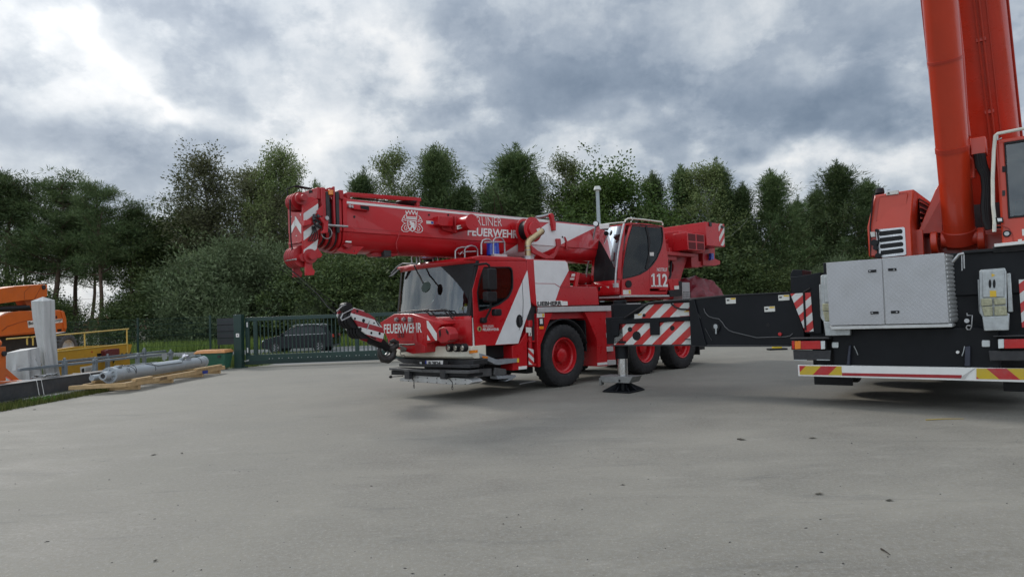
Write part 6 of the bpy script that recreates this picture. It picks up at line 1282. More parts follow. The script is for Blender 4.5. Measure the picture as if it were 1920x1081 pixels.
for i in range(5): y_ = 20.2+.06*i; b.add([(XC+.0+rnd.uniform(-.06, .1), y_, ZC+.21), (XC+.12, y_+.05, ZC+.20+rnd.uniform(0, .1)), (XC+.16, y_+.14, ZC+.12), (XC+.0, y_+.1, ZC+.28+rnd.uniform(0, .05))], [(0, 1, 2, 3)])
b.build('torn_paper', M('paper_wrap', (.6, .6, .66), .7, var=.2), CY_)
TEXT('OK', M('grey_ink', (.10, .11, .12), .7), CY_, (XC+.168, 17.12, ZC+.02), (0, .16, 0), (-.05, 0, .12), (1, 0, .3), 'lettering', .012, .005)
# --- dark steel beam and kerb slabs on the rim
b = MB(); p1 = W.sx(ZM((0, 430), (0, 530)), -11.15); b.hexa([(-11.35, 12.0, .12), (-11.05, 12.0, .12), (-11.05, 18.9, .12), (-11.35, 18.9, .12)], [(-11.35, 12.0, .46), (-11.05, 12.0, .46), (-11.05, 18.9, .46), (-11.35, 18.9, .46)])
b.box(-11.42, -11.02, 12.0, 18.9, .455, .475); b.box(-11.42, -11.02, 12.0, 18.9, .105, .122)
sb = b.build('steel_beam', M('anthracite_paint', (.035, .038, .045), .4, coat=.15, var=.15, dirt=.25), None, bevel=.006); tag(sb, 'long dark grey steel beam lying along the left rim of the yard in front of the tarpaulin', 'steel beam')
b = MB(); 
for y_ in (15.2, 15.35, 17.1): b.tube([(-11.01, y_, .12), (-11.0, y_-.1, .48), (-11.44, y_-.1, .485), (-11.45, y_, .1)], .008, 5)
b.build('strap', lettw, sb)
ks = MB(); ks.box(-11.3, -10.75, 14.7, 18.6, .0, .11); o = ks.build('concrete_slab', M('slab_concrete', (.30, .29, .26), .9, var=.15, dirt=.4), None, bevel=.01); tag(o, 'pale concrete slab under the dark steel beam at the left rim', 'concrete slab')
ks = MB(); ks.box(-11.4, -10.95, 12.2, 12.6, .0, .11); ks.box(-11.4, -10.95, 14.3, 14.5, .0, .11); o = ks.build('timber_block', M('dark_timber', (.09, .07, .05), .9), None) if 0 else None
# --- galvanised rack
rk = root('stillage_rack', 'low galvanised steel storage rack with round topped posts behind the grey cylinder', 'storage rack')
XR = -12.2
postpx = [((568, 165), (608, 330)), ((845, 155), (885, 300)), ((958, 125), (998, 275)), ((1228, 118), (1255, 235)), ((1290, 70), (1325, 225)), ((1528, 85), (1558, 195))]
ypos = []
for (a_, c_) in postpx:
    p = W.sx(ZM((a_[0], a_[1]), (c_[0], c_[1])), XR); ypos.append((p[0][0], p[1][0], p[0][1]))
for i, (y0_, y1_, zt_) in enumerate(ypos):
    X = XR-(.9 if i in (2, 4) else 0); k = X/XR
    b = MB(); b.box(X-.05, X+.05, y0_*k, y0_*k+.11, .02, (zt_-H)*k+H); b.cyl((X, y0_*k+.055, (zt_-H)*k+H), (X, y0_*k+.055, (zt_-H)*k+H+.06), .035, n=12); b.build('post', galvg, rk, bevel=.006)
zr_ = min(z for _, _, z in ypos)
b = MB(); b.box(XR-.03, XR+.03, ypos[0][0]-1.6, ypos[5][1], zr_-.10, zr_-.03); b.build('top_rail', galvg, rk, bevel=.006); b = MB(); b.box(XR-.93, XR-.87, ypos[0][0]-1.6, ypos[5][1]+1.2, zr_-.06, zr_+.01); b.build('top_rail', galvg, rk, bevel=.006)
b = MB(); b.box(XR-.04, XR+.04, ypos[0][0]-1.6, ypos[5][1], .10, .18); b.box(XR-.94, XR-.86, ypos[0][0]-1.6, ypos[5][1]+1.2, .10, .18); b.build('base_rail', galvg, rk, bevel=.006)
b = MB(); 
for y_ in (ypos[1][1], ypos[3][1]): b.tube([(XR-.04, y_, .55), (XR-.45, y_+.1, .18)], .02, 6); b.box(XR-.9, XR, y_-.04, y_+.04, .12, .18)
b.build('brace', galvg, rk)
b = MB(); p = W.sx(ZM((1455, 108), (1500, 105), (1505, 150), (1480, 168), (1462, 160)), XR+.04); b.plate(p, XR+.035, XR+.04, 'x'); b.build('film_scrap', M('clear_film', (.4, .42, .42), .3), rk, smooth=0)
# --- yellow frame with railing
YP = M('yellow_paint', (.50, .26, .020), .45, coat=.1, var=.1, scale=3, dirt=.3, dirtcol=(.22, .14, .03))
yf = root('platform_trailer', 'yellow steel platform frame with handrails and black and yellow edge tape', 'platform frame')
XY = -13.3
def PY5(name, mat, pts, th=.06, X=XY, parent=None, **k): return PXW(name, mat, pts, X, th, parent or yf, **k)
BF = PY5('side_panel', YP, ZL((530, 755), (700, 730), (1120, 712), (1216, 710), (1200, 790), (1215, 800), (530, 875)), .1)
BF2 = PY5('lower_beam', YP, ZL((530, 900), (980, 862), (1196, 842), (1200, 915), (1050, 940), (530, 1008)), .4)
TAPE = STRIPE('black_yellow_tape', (.5, .30, .02), (.012, .012, .012), (0, .9, -1.), .22, .3)
PY5('edge_tape', TAPE, ZL((640, 852), (950, 815), (1215, 782), (1222, 798), (955, 832), (640, 866)), .02, XY+.02, bevel=0); PY5('edge_tape', TAPE, ZL((1046, 858), (1064, 856), (1062, 945), (1046, 948)), .02, XY+.03, bevel=0)
PY5('slot', black, ZL((895, 795), (965, 788), (965, 812), (895, 820)), .01, XY+.005, bevel=0); PY5('diamond_mark', oranged, ZL((838, 780), (848, 770), (858, 780), (848, 790)), .006, XY+.004, bevel=0)
sg_ = PY5('sign_plate', sticker, ZL((742, 922), (862, 900), (864, 968), (746, 984)), .02, XY+.02, bevel=.004)
PY5('sign_border', M('sign_orange', (.5, .16, .02), .5), ZL((742, 972), (864, 957), (864, 968), (746, 984)), .008, XY+.024, sg_, bevel=0)
PY5('sign_symbol', lettk, ZL((754, 935), (775, 930), (778, 968), (762, 972), (752, 955)), .008, XY+.024, sg_, bevel=0)
for k_ in range(4): PY5('sign_text_line', dark, ZL((788, 932+9*k_), (855, 922+9*k_), (855, 925+9*k_), (788, 935+9*k_)), .004, XY+.024, sg_, bevel=0)
def rail5(a_, c_, r=.02): b = MB(); b.tube([atX(*ZL(a_)[0], XY), atX(*ZL(c_)[0], XY)], r, 8); return b.build('handrail', M('yellow_rail', (.56, .38, .08), .45, var=.08, dirt=.15), yf)
rail5((515, 628), (1185, 568)); rail5((525, 778), (1175, 705)); rail5((778, 605), (782, 745), .022); rail5((1168, 570), (1172, 800), .024)
rail5((60, 662), (268, 645)); rail5((248, 645), (252, 715)); rail5((285, 645), (330, 640)); rail5((302, 645), (305, 720))
b = MB(); b.box(-14.9, XY-.1, atX(*ZL((530, 850))[0], XY).y-2.5, atX(*ZL((1200, 850))[0], XY).y, .62, .70); b.build('deck', YP, yf, bevel=.01)
b = MB(); y0_ = atX(*ZL((530, 850))[0], XY).y; 
for yy in (y0_+.3, y0_+2.6, y0_+4.6): b.box(XY-.35, XY-.2, yy, yy+.15, -.02, .3); b.box(-14.8, -14.65, yy, yy+.15, -.02, .62)
b.build('support', dark, yf); PXW('red_box', M('rust_red_paint', (.12, .014, .012), .6, var=.2, dirt=.3), ZL((968, 770), (1000, 756), (1100, 748), (1104, 800), (1060, 812), (975, 830)), XY+.14, .5, yf, bevel=.01)
b = MB(); c = atX(*ZL((1128, 912))[0], XY+.1); b.cyl((c.x-.05, c.y, c.z), (c.x+.05, c.y, c.z), .05, n=12); b.cyl((c.x, c.y-.08, c.z), (c.x, c.y+.08, c.z), .03, n=12); b.build('coupling', steel, yf)
# --- orange boom lift
BL = root('boom_lift', 'orange articulated boom lift partly hidden behind the grey tarpaulin column', 'boom lift')
XB = -15.0
LO = M('lift_orange_paint', (.60, .125, .016), .42, coat=.2, var=.08, scale=2, dirt=.15); LOD = M('lift_orange_dark', (.30, .06, .012), .5, var=.1)
def PB5(name, mat, pts, th, X=XB, parent=None, **k): return PXW(name, mat, pts, X, th, parent or BL, **k)
AR = PB5('boom_arm', LO, ZO((-300, 150), (0, 92), (130, 72), (360, 55), (398, 58), (400, 155), (375, 165), (310, 180), (205, 190), (0, 218), (-300, 270)), .35)
PB5('arm_panel', LOD, ZO((205, 120), (260, 66), (264, 66), (209, 122), (209, 185), (205, 185)), .01, XB+.005, AR, bevel=0); PB5('arm_panel', LOD, ZO((290, 178), (352, 62), (356, 62), (296, 178)), .01, XB+.005, AR, bevel=0)
b = MB(); c = atX(*ZO((366, 80))[0], XB); b.cyl((c.x, c.y, c.z), (c.x+.03, c.y, c.z), .075, n=20); b.build('pivot_pin', dark, AR)
b = MB(); b.tube([atX(*ZO((-300, 285))[0], XB-.1), atX(*ZO((235, 252))[0], XB-.1)], .09, 14); b.build('lift_cylinder', black, BL)
PB5('pivot_bracket', LOD, ZO((205, 190), (290, 180), (262, 260), (235, 250)), .3, XB-.05)
PB5('chassis', dark, ZO((-200, 430), (300, 470), (480, 470), (560, 455), (540, 560), (300, 620), (-200, 640)), 1.6, XB-.25)
TU = PB5('turntable_cover', LO, ZO((-260, 330), (0, 325), (70, 295), (170, 280), (270, 278), (500, 272), (535, 280), (555, 330), (568, 420), (555, 455), (520, 458), (470, 462), (300, 472), (0, 498), (-260, 500)), .9, XB, bevel=.05)
PB5('cover_line', LOD, ZO((0, 490), (300, 455), (300, 460), (0, 498)), .01, XB+.006, TU, bevel=0); PB5('cover_crease', LOD, ZO((15, 445), (60, 408), (160, 375), (270, 350), (272, 354), (162, 380), (64, 414), (18, 452)), .01, XB+.006, TU, bevel=0)
PB5('bumper_edge', LO, ZO((520, 275), (545, 285), (562, 345), (568, 420), (552, 440), (545, 420), (538, 340)), .2, XB+.05, TU, bevel=.02)
PB5('vent', black, ZO((484, 434), (520, 430), (520, 450), (486, 454)), .01, XB+.006, TU, bevel=0)
lb = PB5('name_label', lettw, ZO((233, 365), (330, 355), (332, 415), (240, 422)), .008, XB+.012, TU, bevel=0)
T_ = [atX(*q, XB+.016) for q in ZO((242, 398), (284, 392), (240, 372))]; TEXT('Bo', lettk, lb, T_[0], T_[1]-T_[0], T_[2]-T_[0], (1, 0, 0), 'lettering', .003, .03)
T_ = [atX(*q, XB+.008) for q in ZO((470, 378), (526, 370), (468, 354))]; TEXT('00JP', lettk, TU, T_[0], T_[1]-T_[0], T_[2]-T_[0], (1, 0, 0), 'lettering', .003, .012); PB5('name_label', lettw, ZO((466, 352), (530, 344), (532, 375), (468, 383)), .003, XB+.006, TU, bevel=0)
PB5('symbol', lettk, ZO((470, 325), (480, 318), (486, 340), (472, 345)), .004, XB+.006, TU, bevel=0)
def liftwheel(px, py, r_px, parent):
    c = atX(*ZO((px, py))[0], XB+.1); r = .50
    b = MB(); b.ring(c, (1, 0, 0), [(0, .02), (.08, .04), (.09, -.02), (.22, -.02), (.27, .05), (.30, .05), (.31, .10), (.29, .10)], 30); wo = b.build('wheel', M('wheel_white', (.50, .52, .54), .45, dirt=.3), parent)
    b = MB(); b.ring(c, (1, 0, 0), [(.30, .10), (.34, .13), (.44, .12), (r*.96, .06), (r*.96, -.24), (.40, -.3), (.3, -.3)], 40)
    for i in range(22):
        t = 2*math.pi*i/22; u = (math.cos(t), math.sin(t)); v = (-u[1], u[0])
        for sg in (1, -1):
            o_ = [(c.x+xx, c.y+u[0]*rr+v[0]*tt, c.z+u[1]*rr+v[1]*tt) for xx, rr, tt in ((.10 if sg > 0 else -.28, .46, -.03), (.10 if sg > 0 else -.28, .46, .03), (-.09, .47, .07), (-.09, .47, .01))]
            i_ = [(c.x+xx, c.y+u[0]*rr+v[0]*tt, c.z+u[1]*rr+v[1]*tt) for xx, rr, tt in ((.08 if sg > 0 else -.26, .52, -.025), (.08 if sg > 0 else -.26, .52, .025), (-.09, .53, .06), (-.09, .53, .01))]; b.hexa(o_, i_)
    b.build('tyre', M('lift_tyre', (.055, .056, .058), .85, var=.2, dirt=.5, dirtcol=(.15, .15, .14)), wo)
liftwheel(552, 600, 60, BL); liftwheel(-150, 600, 60, BL)
b = MB(); b.cyl(atX(*ZO((552, 600))[0], XB-.1), atX(*ZO((552, 600))[0], XB-1.8), .1); b.build('axle', dark, BL)
# --- tarpaulins
tarpm = M('grey_white_tarpaulin', (.46, .46, .445), .65, var=.06, scale=3, dirt=.2, dirtcol=(.28, .28, .26), bump=.25, bscale=9)
XT = -12.35
def draped(levels, seed, topz=None, nx=9, ny=9, amp=.02):
    """levels: (left px, ridge px, right px) down the load; ridge on plane XT, near end face seen to the left of it"""
    rnd = random.Random(seed); rows = []; ph = [rnd.uniform(0, 6) for _ in range(6)]
    for k, (l, m_, r_) in enumerate(levels):
        pm = atX(*m_, XT); pr = atX(*r_, XT); pl = atY(*l, pm.y); pl = Vector((min(pl.x, XT-.1), pm.y, pl.z)); v = k/(len(levels)-1); row = []
        bk = Vector((pl.x, pr.y, pr.z+(pl.z-pm.z)))
        def fold(u): return amp*(.2+v)*(abs(math.sin(4.1*u+ph[0]+1.3*v))*1.4-abs(math.sin(7.3*u+ph[1]-2*v))+.5*math.sin(15*u+ph[2]+3*v))
        for A, B_, n_, dx, dy in ((pl, pm, nx, 0, -1), (pm, pr, ny, 1, 0), (pr, bk, 4, 0, 1), (bk, pl, 4, -1, 0)):
            for i in range(n_):
                u = i/n_; p = A.lerp(B_, u); f = fold(u+dx*2+dy)*math.sin(math.pi*u)**.5 if u > 0 else 0; row.append((p.x+dx*f, p.y+dy*f, p.z))
        rows.append(row)
    return rows
def tarp_mesh(rows, peak, label):
    n = len(rows[0]); b = MB(); vs = [p for r in rows for p in r]; ins = [tuple(Vector(p).lerp(Vector(peak), .5)) for p in rows[0]]
    b.add(vs+ins+[tuple(peak)], [(i*n+j, i*n+(j+1) % n, (i+1)*n+(j+1) % n, (i+1)*n+j) for i in range(len(rows)-1) for j in range(n)]+[(len(vs)+j, len(vs)+(j+1) % n, (j+1) % n, j) for j in range(n)]+[(len(vs)+j, len(vs)+(j+1) % n, len(vs)+n) for j in range(n)])
    return tag(b.build('tarpaulin', tarpm, None, smooth=24), label, 'tarpaulin')
lv = []
for y_, l, m_, r_ in ((196, 262, 366, 464), (240, 265, 370, 465), (320, 272, 372, 467), (400, 284, 376, 468), (480, 298, 384, 474), (560, 312, 392, 480), (640, 330, 400, 486), (720, 350, 410, 488), (800, 366, 420, 496), (860, 362, 428, 510), (905, 352, 432, 520)):
    q = ZO((l, y_-(0 if y_ > 200 else -2)), (m_, y_+(8 if y_ > 300 else 0)), (r_, y_-8 if y_ < 300 else y_)); lv.append(q)
rw = draped(lv, 4, amp=.08); pk = atX(*ZO((362, 160))[0], XT-.12)
tarp_mesh(rw, pk, 'tall narrow grey tarpaulin draped over an upright column in front of the boom lift')
lv = []
for k in range(8):
    t = k/7; lv.append(ZO((30+10*t, 640+250*t), (232+22*t, 608+292*t), (330+35*t, 585+290*t)))
rw = draped(lv, 9, amp=.10); c4 = [Vector(rw[0][i]) for i in (0, 9, 18, 22)]; pk = sum(c4, Vector())/4+Vector((-.1, .1, .03))
tarp_mesh(rw, pk, 'low grey tarpaulin covering a box shaped load beside the orange frame at the left edge')
# --- orange frame at the left border
of = root('orange_frame', 'heavy orange steel frame with a round top pad at the left picture border', 'steel frame')
XO = -11.75
PXW('upright', LO, ZO((-90, 585), (50, 580), (52, 760), (50, 870), (-90, 870)), XO, .2, of); PXW('brace', LO, ZO((5, 775), (12, 755), (50, 760), (165, 860), (115, 866), (20, 800)), XO-.03, .08, of)
PXW('foot_beam', LO, ZO((-90, 885), (180, 866), (245, 860), (246, 905), (185, 915), (40, 940), (-90, 946)), XO+.06, .3, of)
b = MB(); c = atX(*ZO((25, 552))[0], XO); b.cyl((c.x-.25, c.y-.35, c.z), (c.x-.25, c.y+.20, c.z), .085, n=24); b.build('round_pad', LO, of, bevel=.02)
b = MB(); c = atX(*ZO((28, 640))[0], XO); b.cyl((c.x, c.y, c.z), (c.x+.04, c.y, c.z), .06, n=20); b.build('bolt', dark, of)
b = MB(); rnd = random.Random(8); c = atX(*ZO((400, 880))[0], -11.5)
for i in range(7): b.tube([(c.x+rnd.uniform(-.1, .1), c.y-.5+rnd.random(), .50), (c.x+rnd.uniform(-.1, .1), c.y-.5+rnd.random(), .54), (c.x+rnd.uniform(-.1, .1), c.y-.5+rnd.random(), .50)], .014, 6)
o = b.build('shackles', steel, None); tag(o, 'small heap of bright metal shackles on top of the dark steel beam', 'shackles')
# --- green skip with orange lid
gb = root('waste_container', 'green waste container with an orange lid standing at the end of the grey cylinder', 'container')
gx0, gx1 = -11.5, -10.42; gm = M('container_green', (.035, .135, .085), .5, coat=.1, var=.1, dirt=.25)
zt_ = atY(*ZN((1300, 645))[0], 23.9).z
b = MB(); b.hexa([(gx0+.1, 23.75, .05), (gx1-.08, 23.75, .05), (gx1-.08, 24.25, .05), (gx0+.1, 24.25, .05)], [(gx0, 23.6, zt_), (gx1, 23.6, zt_), (gx1, 24.35, zt_), (gx0, 24.35, zt_)]); b.build('tub', gm, gb, bevel=.03)
b = MB(); b.hexa([(gx0-.05, 23.55, zt_), (gx1+.04, 23.55, zt_), (gx1+.04, 24.4, zt_), (gx0-.05, 24.4, zt_)], [(gx0+.05, 23.65, zt_+.12), (gx1-.03, 23.65, zt_+.12), (gx1-.03, 24.3, zt_+.12), (gx0+.05, 24.3, zt_+.12)]); b.build('lid', M('container_lid_orange', (.50, .22, .07), .6, var=.15, dirt=.35), gb, bevel=.025)
b = MB(); b.box(gx1-.25, gx1-.15, 23.58, 23.6, zt_-.16, zt_-.08); b.build('catch', dark, gb)
# ================================================================== fences, gate, car, lamp
green = M('gate_green_paint', (.006, .032, .024), .45, coat=.15, var=.12, dirt=.2, dirtcol=(.03, .05, .04))
YG = 24.6
GT = root('sliding_gate', 'dark green steel sliding gate with vertical bars across the driveway', 'gate')
xl, xr_ = -10.05, 1.4
b = MB(); b.box(xl, xr_, YG-.06, YG+.06, 1.72, 1.86); b.build('top_rail', green, GT, bevel=.008)
b = MB(); b.box(xl, xr_, YG-.08, YG+.08, .10, .46); b.build('bottom_beam', green, GT, bevel=.01); b = MB(); b.box(xl, xr_, YG-.10, YG-.08, .10, .24); b.build('lower_plate', M('gate_green_dark', (.006, .022, .018), .5), GT)
for x in (xl, -9.75, -5.95, -2.3, xr_-.14): b = MB(); b.box(x, x+.14, YG-.06, YG+.06, .46, 1.72); b.build('frame_post', green, GT, bevel=.006)
b = MB(); x = -9.50
while x < xr_-.2:
    if all(abs(x-q-.07) > .12 for q in (-5.95, -2.3)): b.box(x-.016, x+.016, YG-.02, YG+.02, .46, 1.72)
    x += .149
b.build('bars', green, GT, smooth=0)['kind'] = 'stuff'
b = MB()
for i in range(14): b.cyl((xl+.9+i*.36, YG-.105, .30), (xl+.9+i*.36, YG-.08, .30), .016, n=8); b.cyl((xl+1.02+i*.36, YG-.105, .30), (xl+1.02+i*.36, YG-.08, .30), .012, n=8)
b.build('bolts', M('bright_bolt', (.5, .5, .48), .4, metal=.4), GT)['kind'] = 'stuff'
p0_, p1_ = atY(*ZG((220, 706))[0], YG-.103), atY(*ZG((282, 690))[0], YG-.103)
b = MB(); rnd = random.Random(6)
for i in range(9): x = p0_.x+(p1_.x-p0_.x)*i/9; b.box(x, x+.012, YG-.104, YG-.101, p0_.z+.01*i*.4, p0_.z+.01*i*.4+rnd.uniform(.03, .07)); b.box(x, x+.028, YG-.104, YG-.101, p0_.z+.004*i+.02, p0_.z+.004*i+.03)
b.build('faded_decal', lettw, GT, smooth=0)['kind'] = 'stuff'
for z in (1.5, .55): b = MB(); b.box(-9.98, -9.94, YG-.09, YG-.06, z, z+.18); b.build('catch_plate', lettw, GT)
GP = root('gate_post', 'thick dark green gate post with a small white button plate', 'gate post')
pw = atY(*ZG((118, 180))[0], 24.35); b = MB(); b.box(-10.36, -10.08, 24.25, 24.55, 0, 1.98); b.build('post', green, GP, bevel=.01); b = MB(); b.box(-10.40, -10.04, 24.2, 24.6, .0, .02); b.box(-10.10, -9.95, 24.35, 24.5, 0, .05); b.build('base_plate', green, GP)
b = MB(); c = atY(*ZG((152, 407))[0], 24.24); b.box(c.x-.06, c.x+.06, 24.238, 24.25, c.z-.07, c.z+.07); k = b.build('button_plate', lettw, GP, bevel=.004); b = MB(); b.cyl((c.x, 24.232, c.z), (c.x, 24.238, c.z), .02, n=12); b.build('button', dark, k)
wire = M('fence_green_wire', (.006, .035, .022), .5, var=.1)
def fence(label, xs, y, h=1.95, name='wire_fence'):
    r = root(name, label, 'fence')
    for i, x in enumerate(xs):
        b = MB(); b.box(x-.03, x+.03, y-.03, y+.03, 0, h+.05); b.build('post', green, r)
        if i < len(xs)-1:
            b = MB(); x2 = xs[i+1]; n = int((x2-x)/.05)
            for k in range(1, n): 
                xx = x+(x2-x)*k/n; b.add([(xx-.0028, y-.034, .04), (xx+.0028, y-.034, .04), (xx+.0028, y-.034, h), (xx-.0028, y-.034, h)], [(0, 1, 2, 3)])
            for k in range(10): 
                z = .05+k*(h-.06)/9; b.box(x, x2, y-.042, y-.036, z-.005, z+.005)
            b.build('mesh_panel', wire, r, smooth=0)
    return r
fence('green wire mesh fence with slim posts running left from the gate post', [-30.35, -27.6, -24.85, -22.1, -19.55, -16.85, -14.1, -11.38, -10.42], YG)
fence('green wire mesh fence at the far right behind the two cranes', [1.6+2.6*i for i in range(14)], 28.9)
dc = root('notice_panel', 'dark grey ribbed panel standing behind the mesh fence beside the gate post', 'panel'); b = MB(); a_ = atY(*ZN((1322, 232))[0], 25.1); c_ = atY(*ZN((1540, 540))[0], 25.1)
b.box(a_.x, c_.x, 25.1, 25.14, c_.z, a_.z); pn = b.build('board', M('dark_grey_board', (.035, .036, .042), .5, var=.1), dc)
b = MB(); [b.box(a_.x, c_.x, 25.09, 25.1, c_.z+(a_.z-c_.z)*k/4-.012, c_.z+(a_.z-c_.z)*k/4+.012) for k in (1, 2, 3)]; b.build('rib', black, pn)
b = MB(); b.box(a_.x+.02, a_.x+.06, 25.14, 25.18, 0, a_.z); b.box(c_.x-.06, c_.x-.02, 25.14, 25.18, 0, a_.z); b.build('stand', dark, dc)
# parked car on the road
CR_ = empty('parked_car', (-11.85, 36.7, -.012), 0, 'dark grey compact estate car parked on the road beyond the green gate', 'car')
CR_.scale = (.92, .92, .96); carp = M('dark_car_paint', (.004, .005, .007), .25, coat=.05, var=.05, spec=.2); 
P_ = [(-2.12, .30), (-2.14, .55), (-2.08, .72), (-1.90, .82), (-1.35, .95), (-1.05, 1.0), (-.45, 1.40), (-.1, 1.50), (.5, 1.55), (1.25, 1.52), (1.75, 1.45), (1.95, 1.05), (2.08, .98), (2.14, .70), (2.12, .35), (1.85, .24), (-1.85, .24)]
def arch_cut(P): return P
b = MB(); wd = .90
secs = []
for yv, ins in ((-wd, .0), (wd, .0)): secs.append([(x, yv*(1-.0), z) for x, z in P_])
low = [p for p in P_]
# lower body full width, cabin tucked in
def sec(yv, tuck): return [(x, yv*(1-(tuck*max(0, z-.95)/.6)), z) for x, z in P_]
b.loft([sec(-wd, .22), sec(-wd*.6, .0), sec(wd*.6, .0), sec(wd, .22)]); body = b.build('body', carp, CR_, bevel=.04, seg=3, smooth=50)
for sy in (-1, 1):
    for pts in ([(-1.0, 1.0), (-.42, 1.34), (.12, 1.44), (.12, 1.0)], [(.18, 1.0), (.18, 1.445), (.95, 1.45), (1.0, 1.02)], [(1.06, 1.03), (1.02, 1.44), (1.45, 1.40), (1.68, 1.10)]):
        b = MB(); b.add([(x, sy*(wd*(1-.22*max(0, z-.95)/.6)+.012), z) for x, z in pts], [tuple(range(len(pts)))]); b.build('side_window', M('car_glass', (.012, .014, .016), .12, spec=.3), body, smooth=0)
    b = MB(); b.add([(x, sy*(wd*(1-.22*max(0, z-.95)/.6)+.014), z) for x, z in [(-1.02, .985), (1.7, 1.02), (1.7, 1.035), (-1.02, 1.0)]], [(0, 1, 2, 3)]); b.build('window_trim', alu, body, smooth=0)
    b = MB(); b.tube([(-.35, sy*.70, 1.50), (0, sy*.70, 1.58), (1.1, sy*.70, 1.58), (1.4, sy*.70, 1.52)], .016, 6); b.build('roof_rail', alu, body)
for x in (-1.30, 1.32):
    for sy in (-1, 1):
        b = MB(); b.ring((x, sy*.74, .32), (0, sy, 0), [(.0, .14), (.19, .15), (.205, .168), (.31, .172), (.325, .12), (.325, -.05), (.0, -.05)], 30); wo = b.build('wheel', rubber, CR_)
        b = MB(); 
        for i in range(6):
            t = i*math.pi/3; 
            for dt in (-.16, .16): b.hexa([(x+.03*math.cos(t), sy*.895, .32+.03*math.sin(t)), (x+.19*math.cos(t+dt-.07), sy*.905, .32+.19*math.sin(t+dt-.07)), (x+.19*math.cos(t+dt+.07), sy*.905, .32+.19*math.sin(t+dt+.07)), (x+.05*math.cos(t+.3), sy*.895, .32+.05*math.sin(t+.3))], [(x+.03*math.cos(t), sy*.915, .32+.03*math.sin(t)), (x+.19*math.cos(t+dt-.07), sy*.92, .32+.19*math.sin(t+dt-.07)), (x+.19*math.cos(t+dt+.07), sy*.92, .32+.19*math.sin(t+dt+.07)), (x+.05*math.cos(t+.3), sy*.915, .32+.05*math.sin(t+.3))])
        b.ring((x, sy*.90, .32), (0, sy, 0), [(.19, 0), (.205, .015), (.215, 0)], 30); b.build('rim', steel, wo)
        b = MB(); b.ring((x, sy*.70, .33), (0, sy, 0), [(.0, .205), (.37, .205), (.37, .0)], 30); b.build('wheel_arch', black, body)
b = MB(); b.box(1.98, 2.13, -.88, -.6, .80, .98); b.box(1.98, 2.13, .6, .88, .80, .98); b.build('tail_lamp', redlens, body, bevel=.02)
b = MB(); b.box(-2.10, -1.85, -.895, -.62, .62, .76); b.box(-2.10, -1.85, .62, .895, .62, .76); b.build('headlamp', clearlens, body, bevel=.03)
b = MB(); b.add([(-1.02, -.74, 1.03), (-1.02, .74, 1.03), (-.42, .66, 1.41), (-.42, -.66, 1.41)], [(0, 1, 2, 3)]); b.v = [(v[0]-.012, v[1], v[2]+.012) for v in b.v]; b.build('windscreen', MATS['car_glass'], body, smooth=0)
b = MB(); b.box(1.55, 1.98, -.6, .6, 1.46, 1.49); b.build('roof_spoiler', carp, body, bevel=.01)
b = MB(); b.box(-.95, -.8, -1.03, -.9, .98, 1.10); b.box(-.95, -.8, .9, 1.03, .98, 1.10); b.build('wing_mirror', carp, body, bevel=.02)
# lamp post
lp = root('lamp_post', 'tall grey lamp post with a flat hat shaped head rising behind the red crane', 'lamp post'); c = atY(1118, 352, 32)
b = MB(); b.cyl((c.x+.05, 32, 0), (c.x+.05, 32, c.z-.1), .13, .085, n=16); b.build('pole', M('pole_grey', (.32, .36, .37), .5, metal=.2), lp)
b = MB(); b.ring((c.x+.05, 32, c.z-.12), (0, 0, 1), [(0, -.0), (.17, .0), (.19, .03), (.13, .20), (0, .21)], 24); b.cyl((c.x+.05, 32, c.z-.20), (c.x+.05, 32, c.z-.12), .09, n=16); b.build('lamp_head', M('lamp_head_grey', (.5, .5, .47), .5), lp)
# distant house and the small yellow block
hs = root('house', 'distant house with a red tiled roof seen between the pine trunks', 'house'); 
b = MB(); b.box(-54, -46.5, 80, 88, 0, 1.7); b.build('wall', M('render_wall', (.4, .36, .3), .8), hs); b = MB(); b.loft([[(-54.5, 79.5, 1.65), (-50.2, 79.5, 3.4), (-46, 79.5, 1.65)], [(-54.5, 88.5, 1.65), (-50.2, 88.5, 3.4), (-46, 88.5, 1.65)]]); b.build('roof', M('roof_tiles', (.24, .085, .05), .8, var=.2, scale=3), hs)
c = gnd(1457, 655); b = MB(); b.box(-.16, .16, -.1, .1, .02, .08); b.hexa([(-.08, -.06, .08), (.08, -.06, .08), (.08, .06, .08), (-.08, .06, .08)], [(-.07, -.05, .26), (.07, -.05, .26), (.07, .05, .26), (-.07, .05, .26)])
wc = empty('marker_block', (c.x, c.y, 0), 0, 'small yellow marker block with a black foot on the far concrete', 'marker'); b = MB(); b.box(-.32, .32, -.15, .15, 0, .06); b.build('foot', black, wc, bevel=.01); b = MB(); b.hexa([(-.15, -.1, .06), (.15, -.1, .06), (.15, .1, .06), (-.15, .1, .06)], [(-.13, -.08, .27), (.13, -.08, .27), (.13, .08, .27), (-.13, .08, .27)]); b.build('block', M('bright_yellow', (.65, .48, .03), .5), wc, bevel=.01)
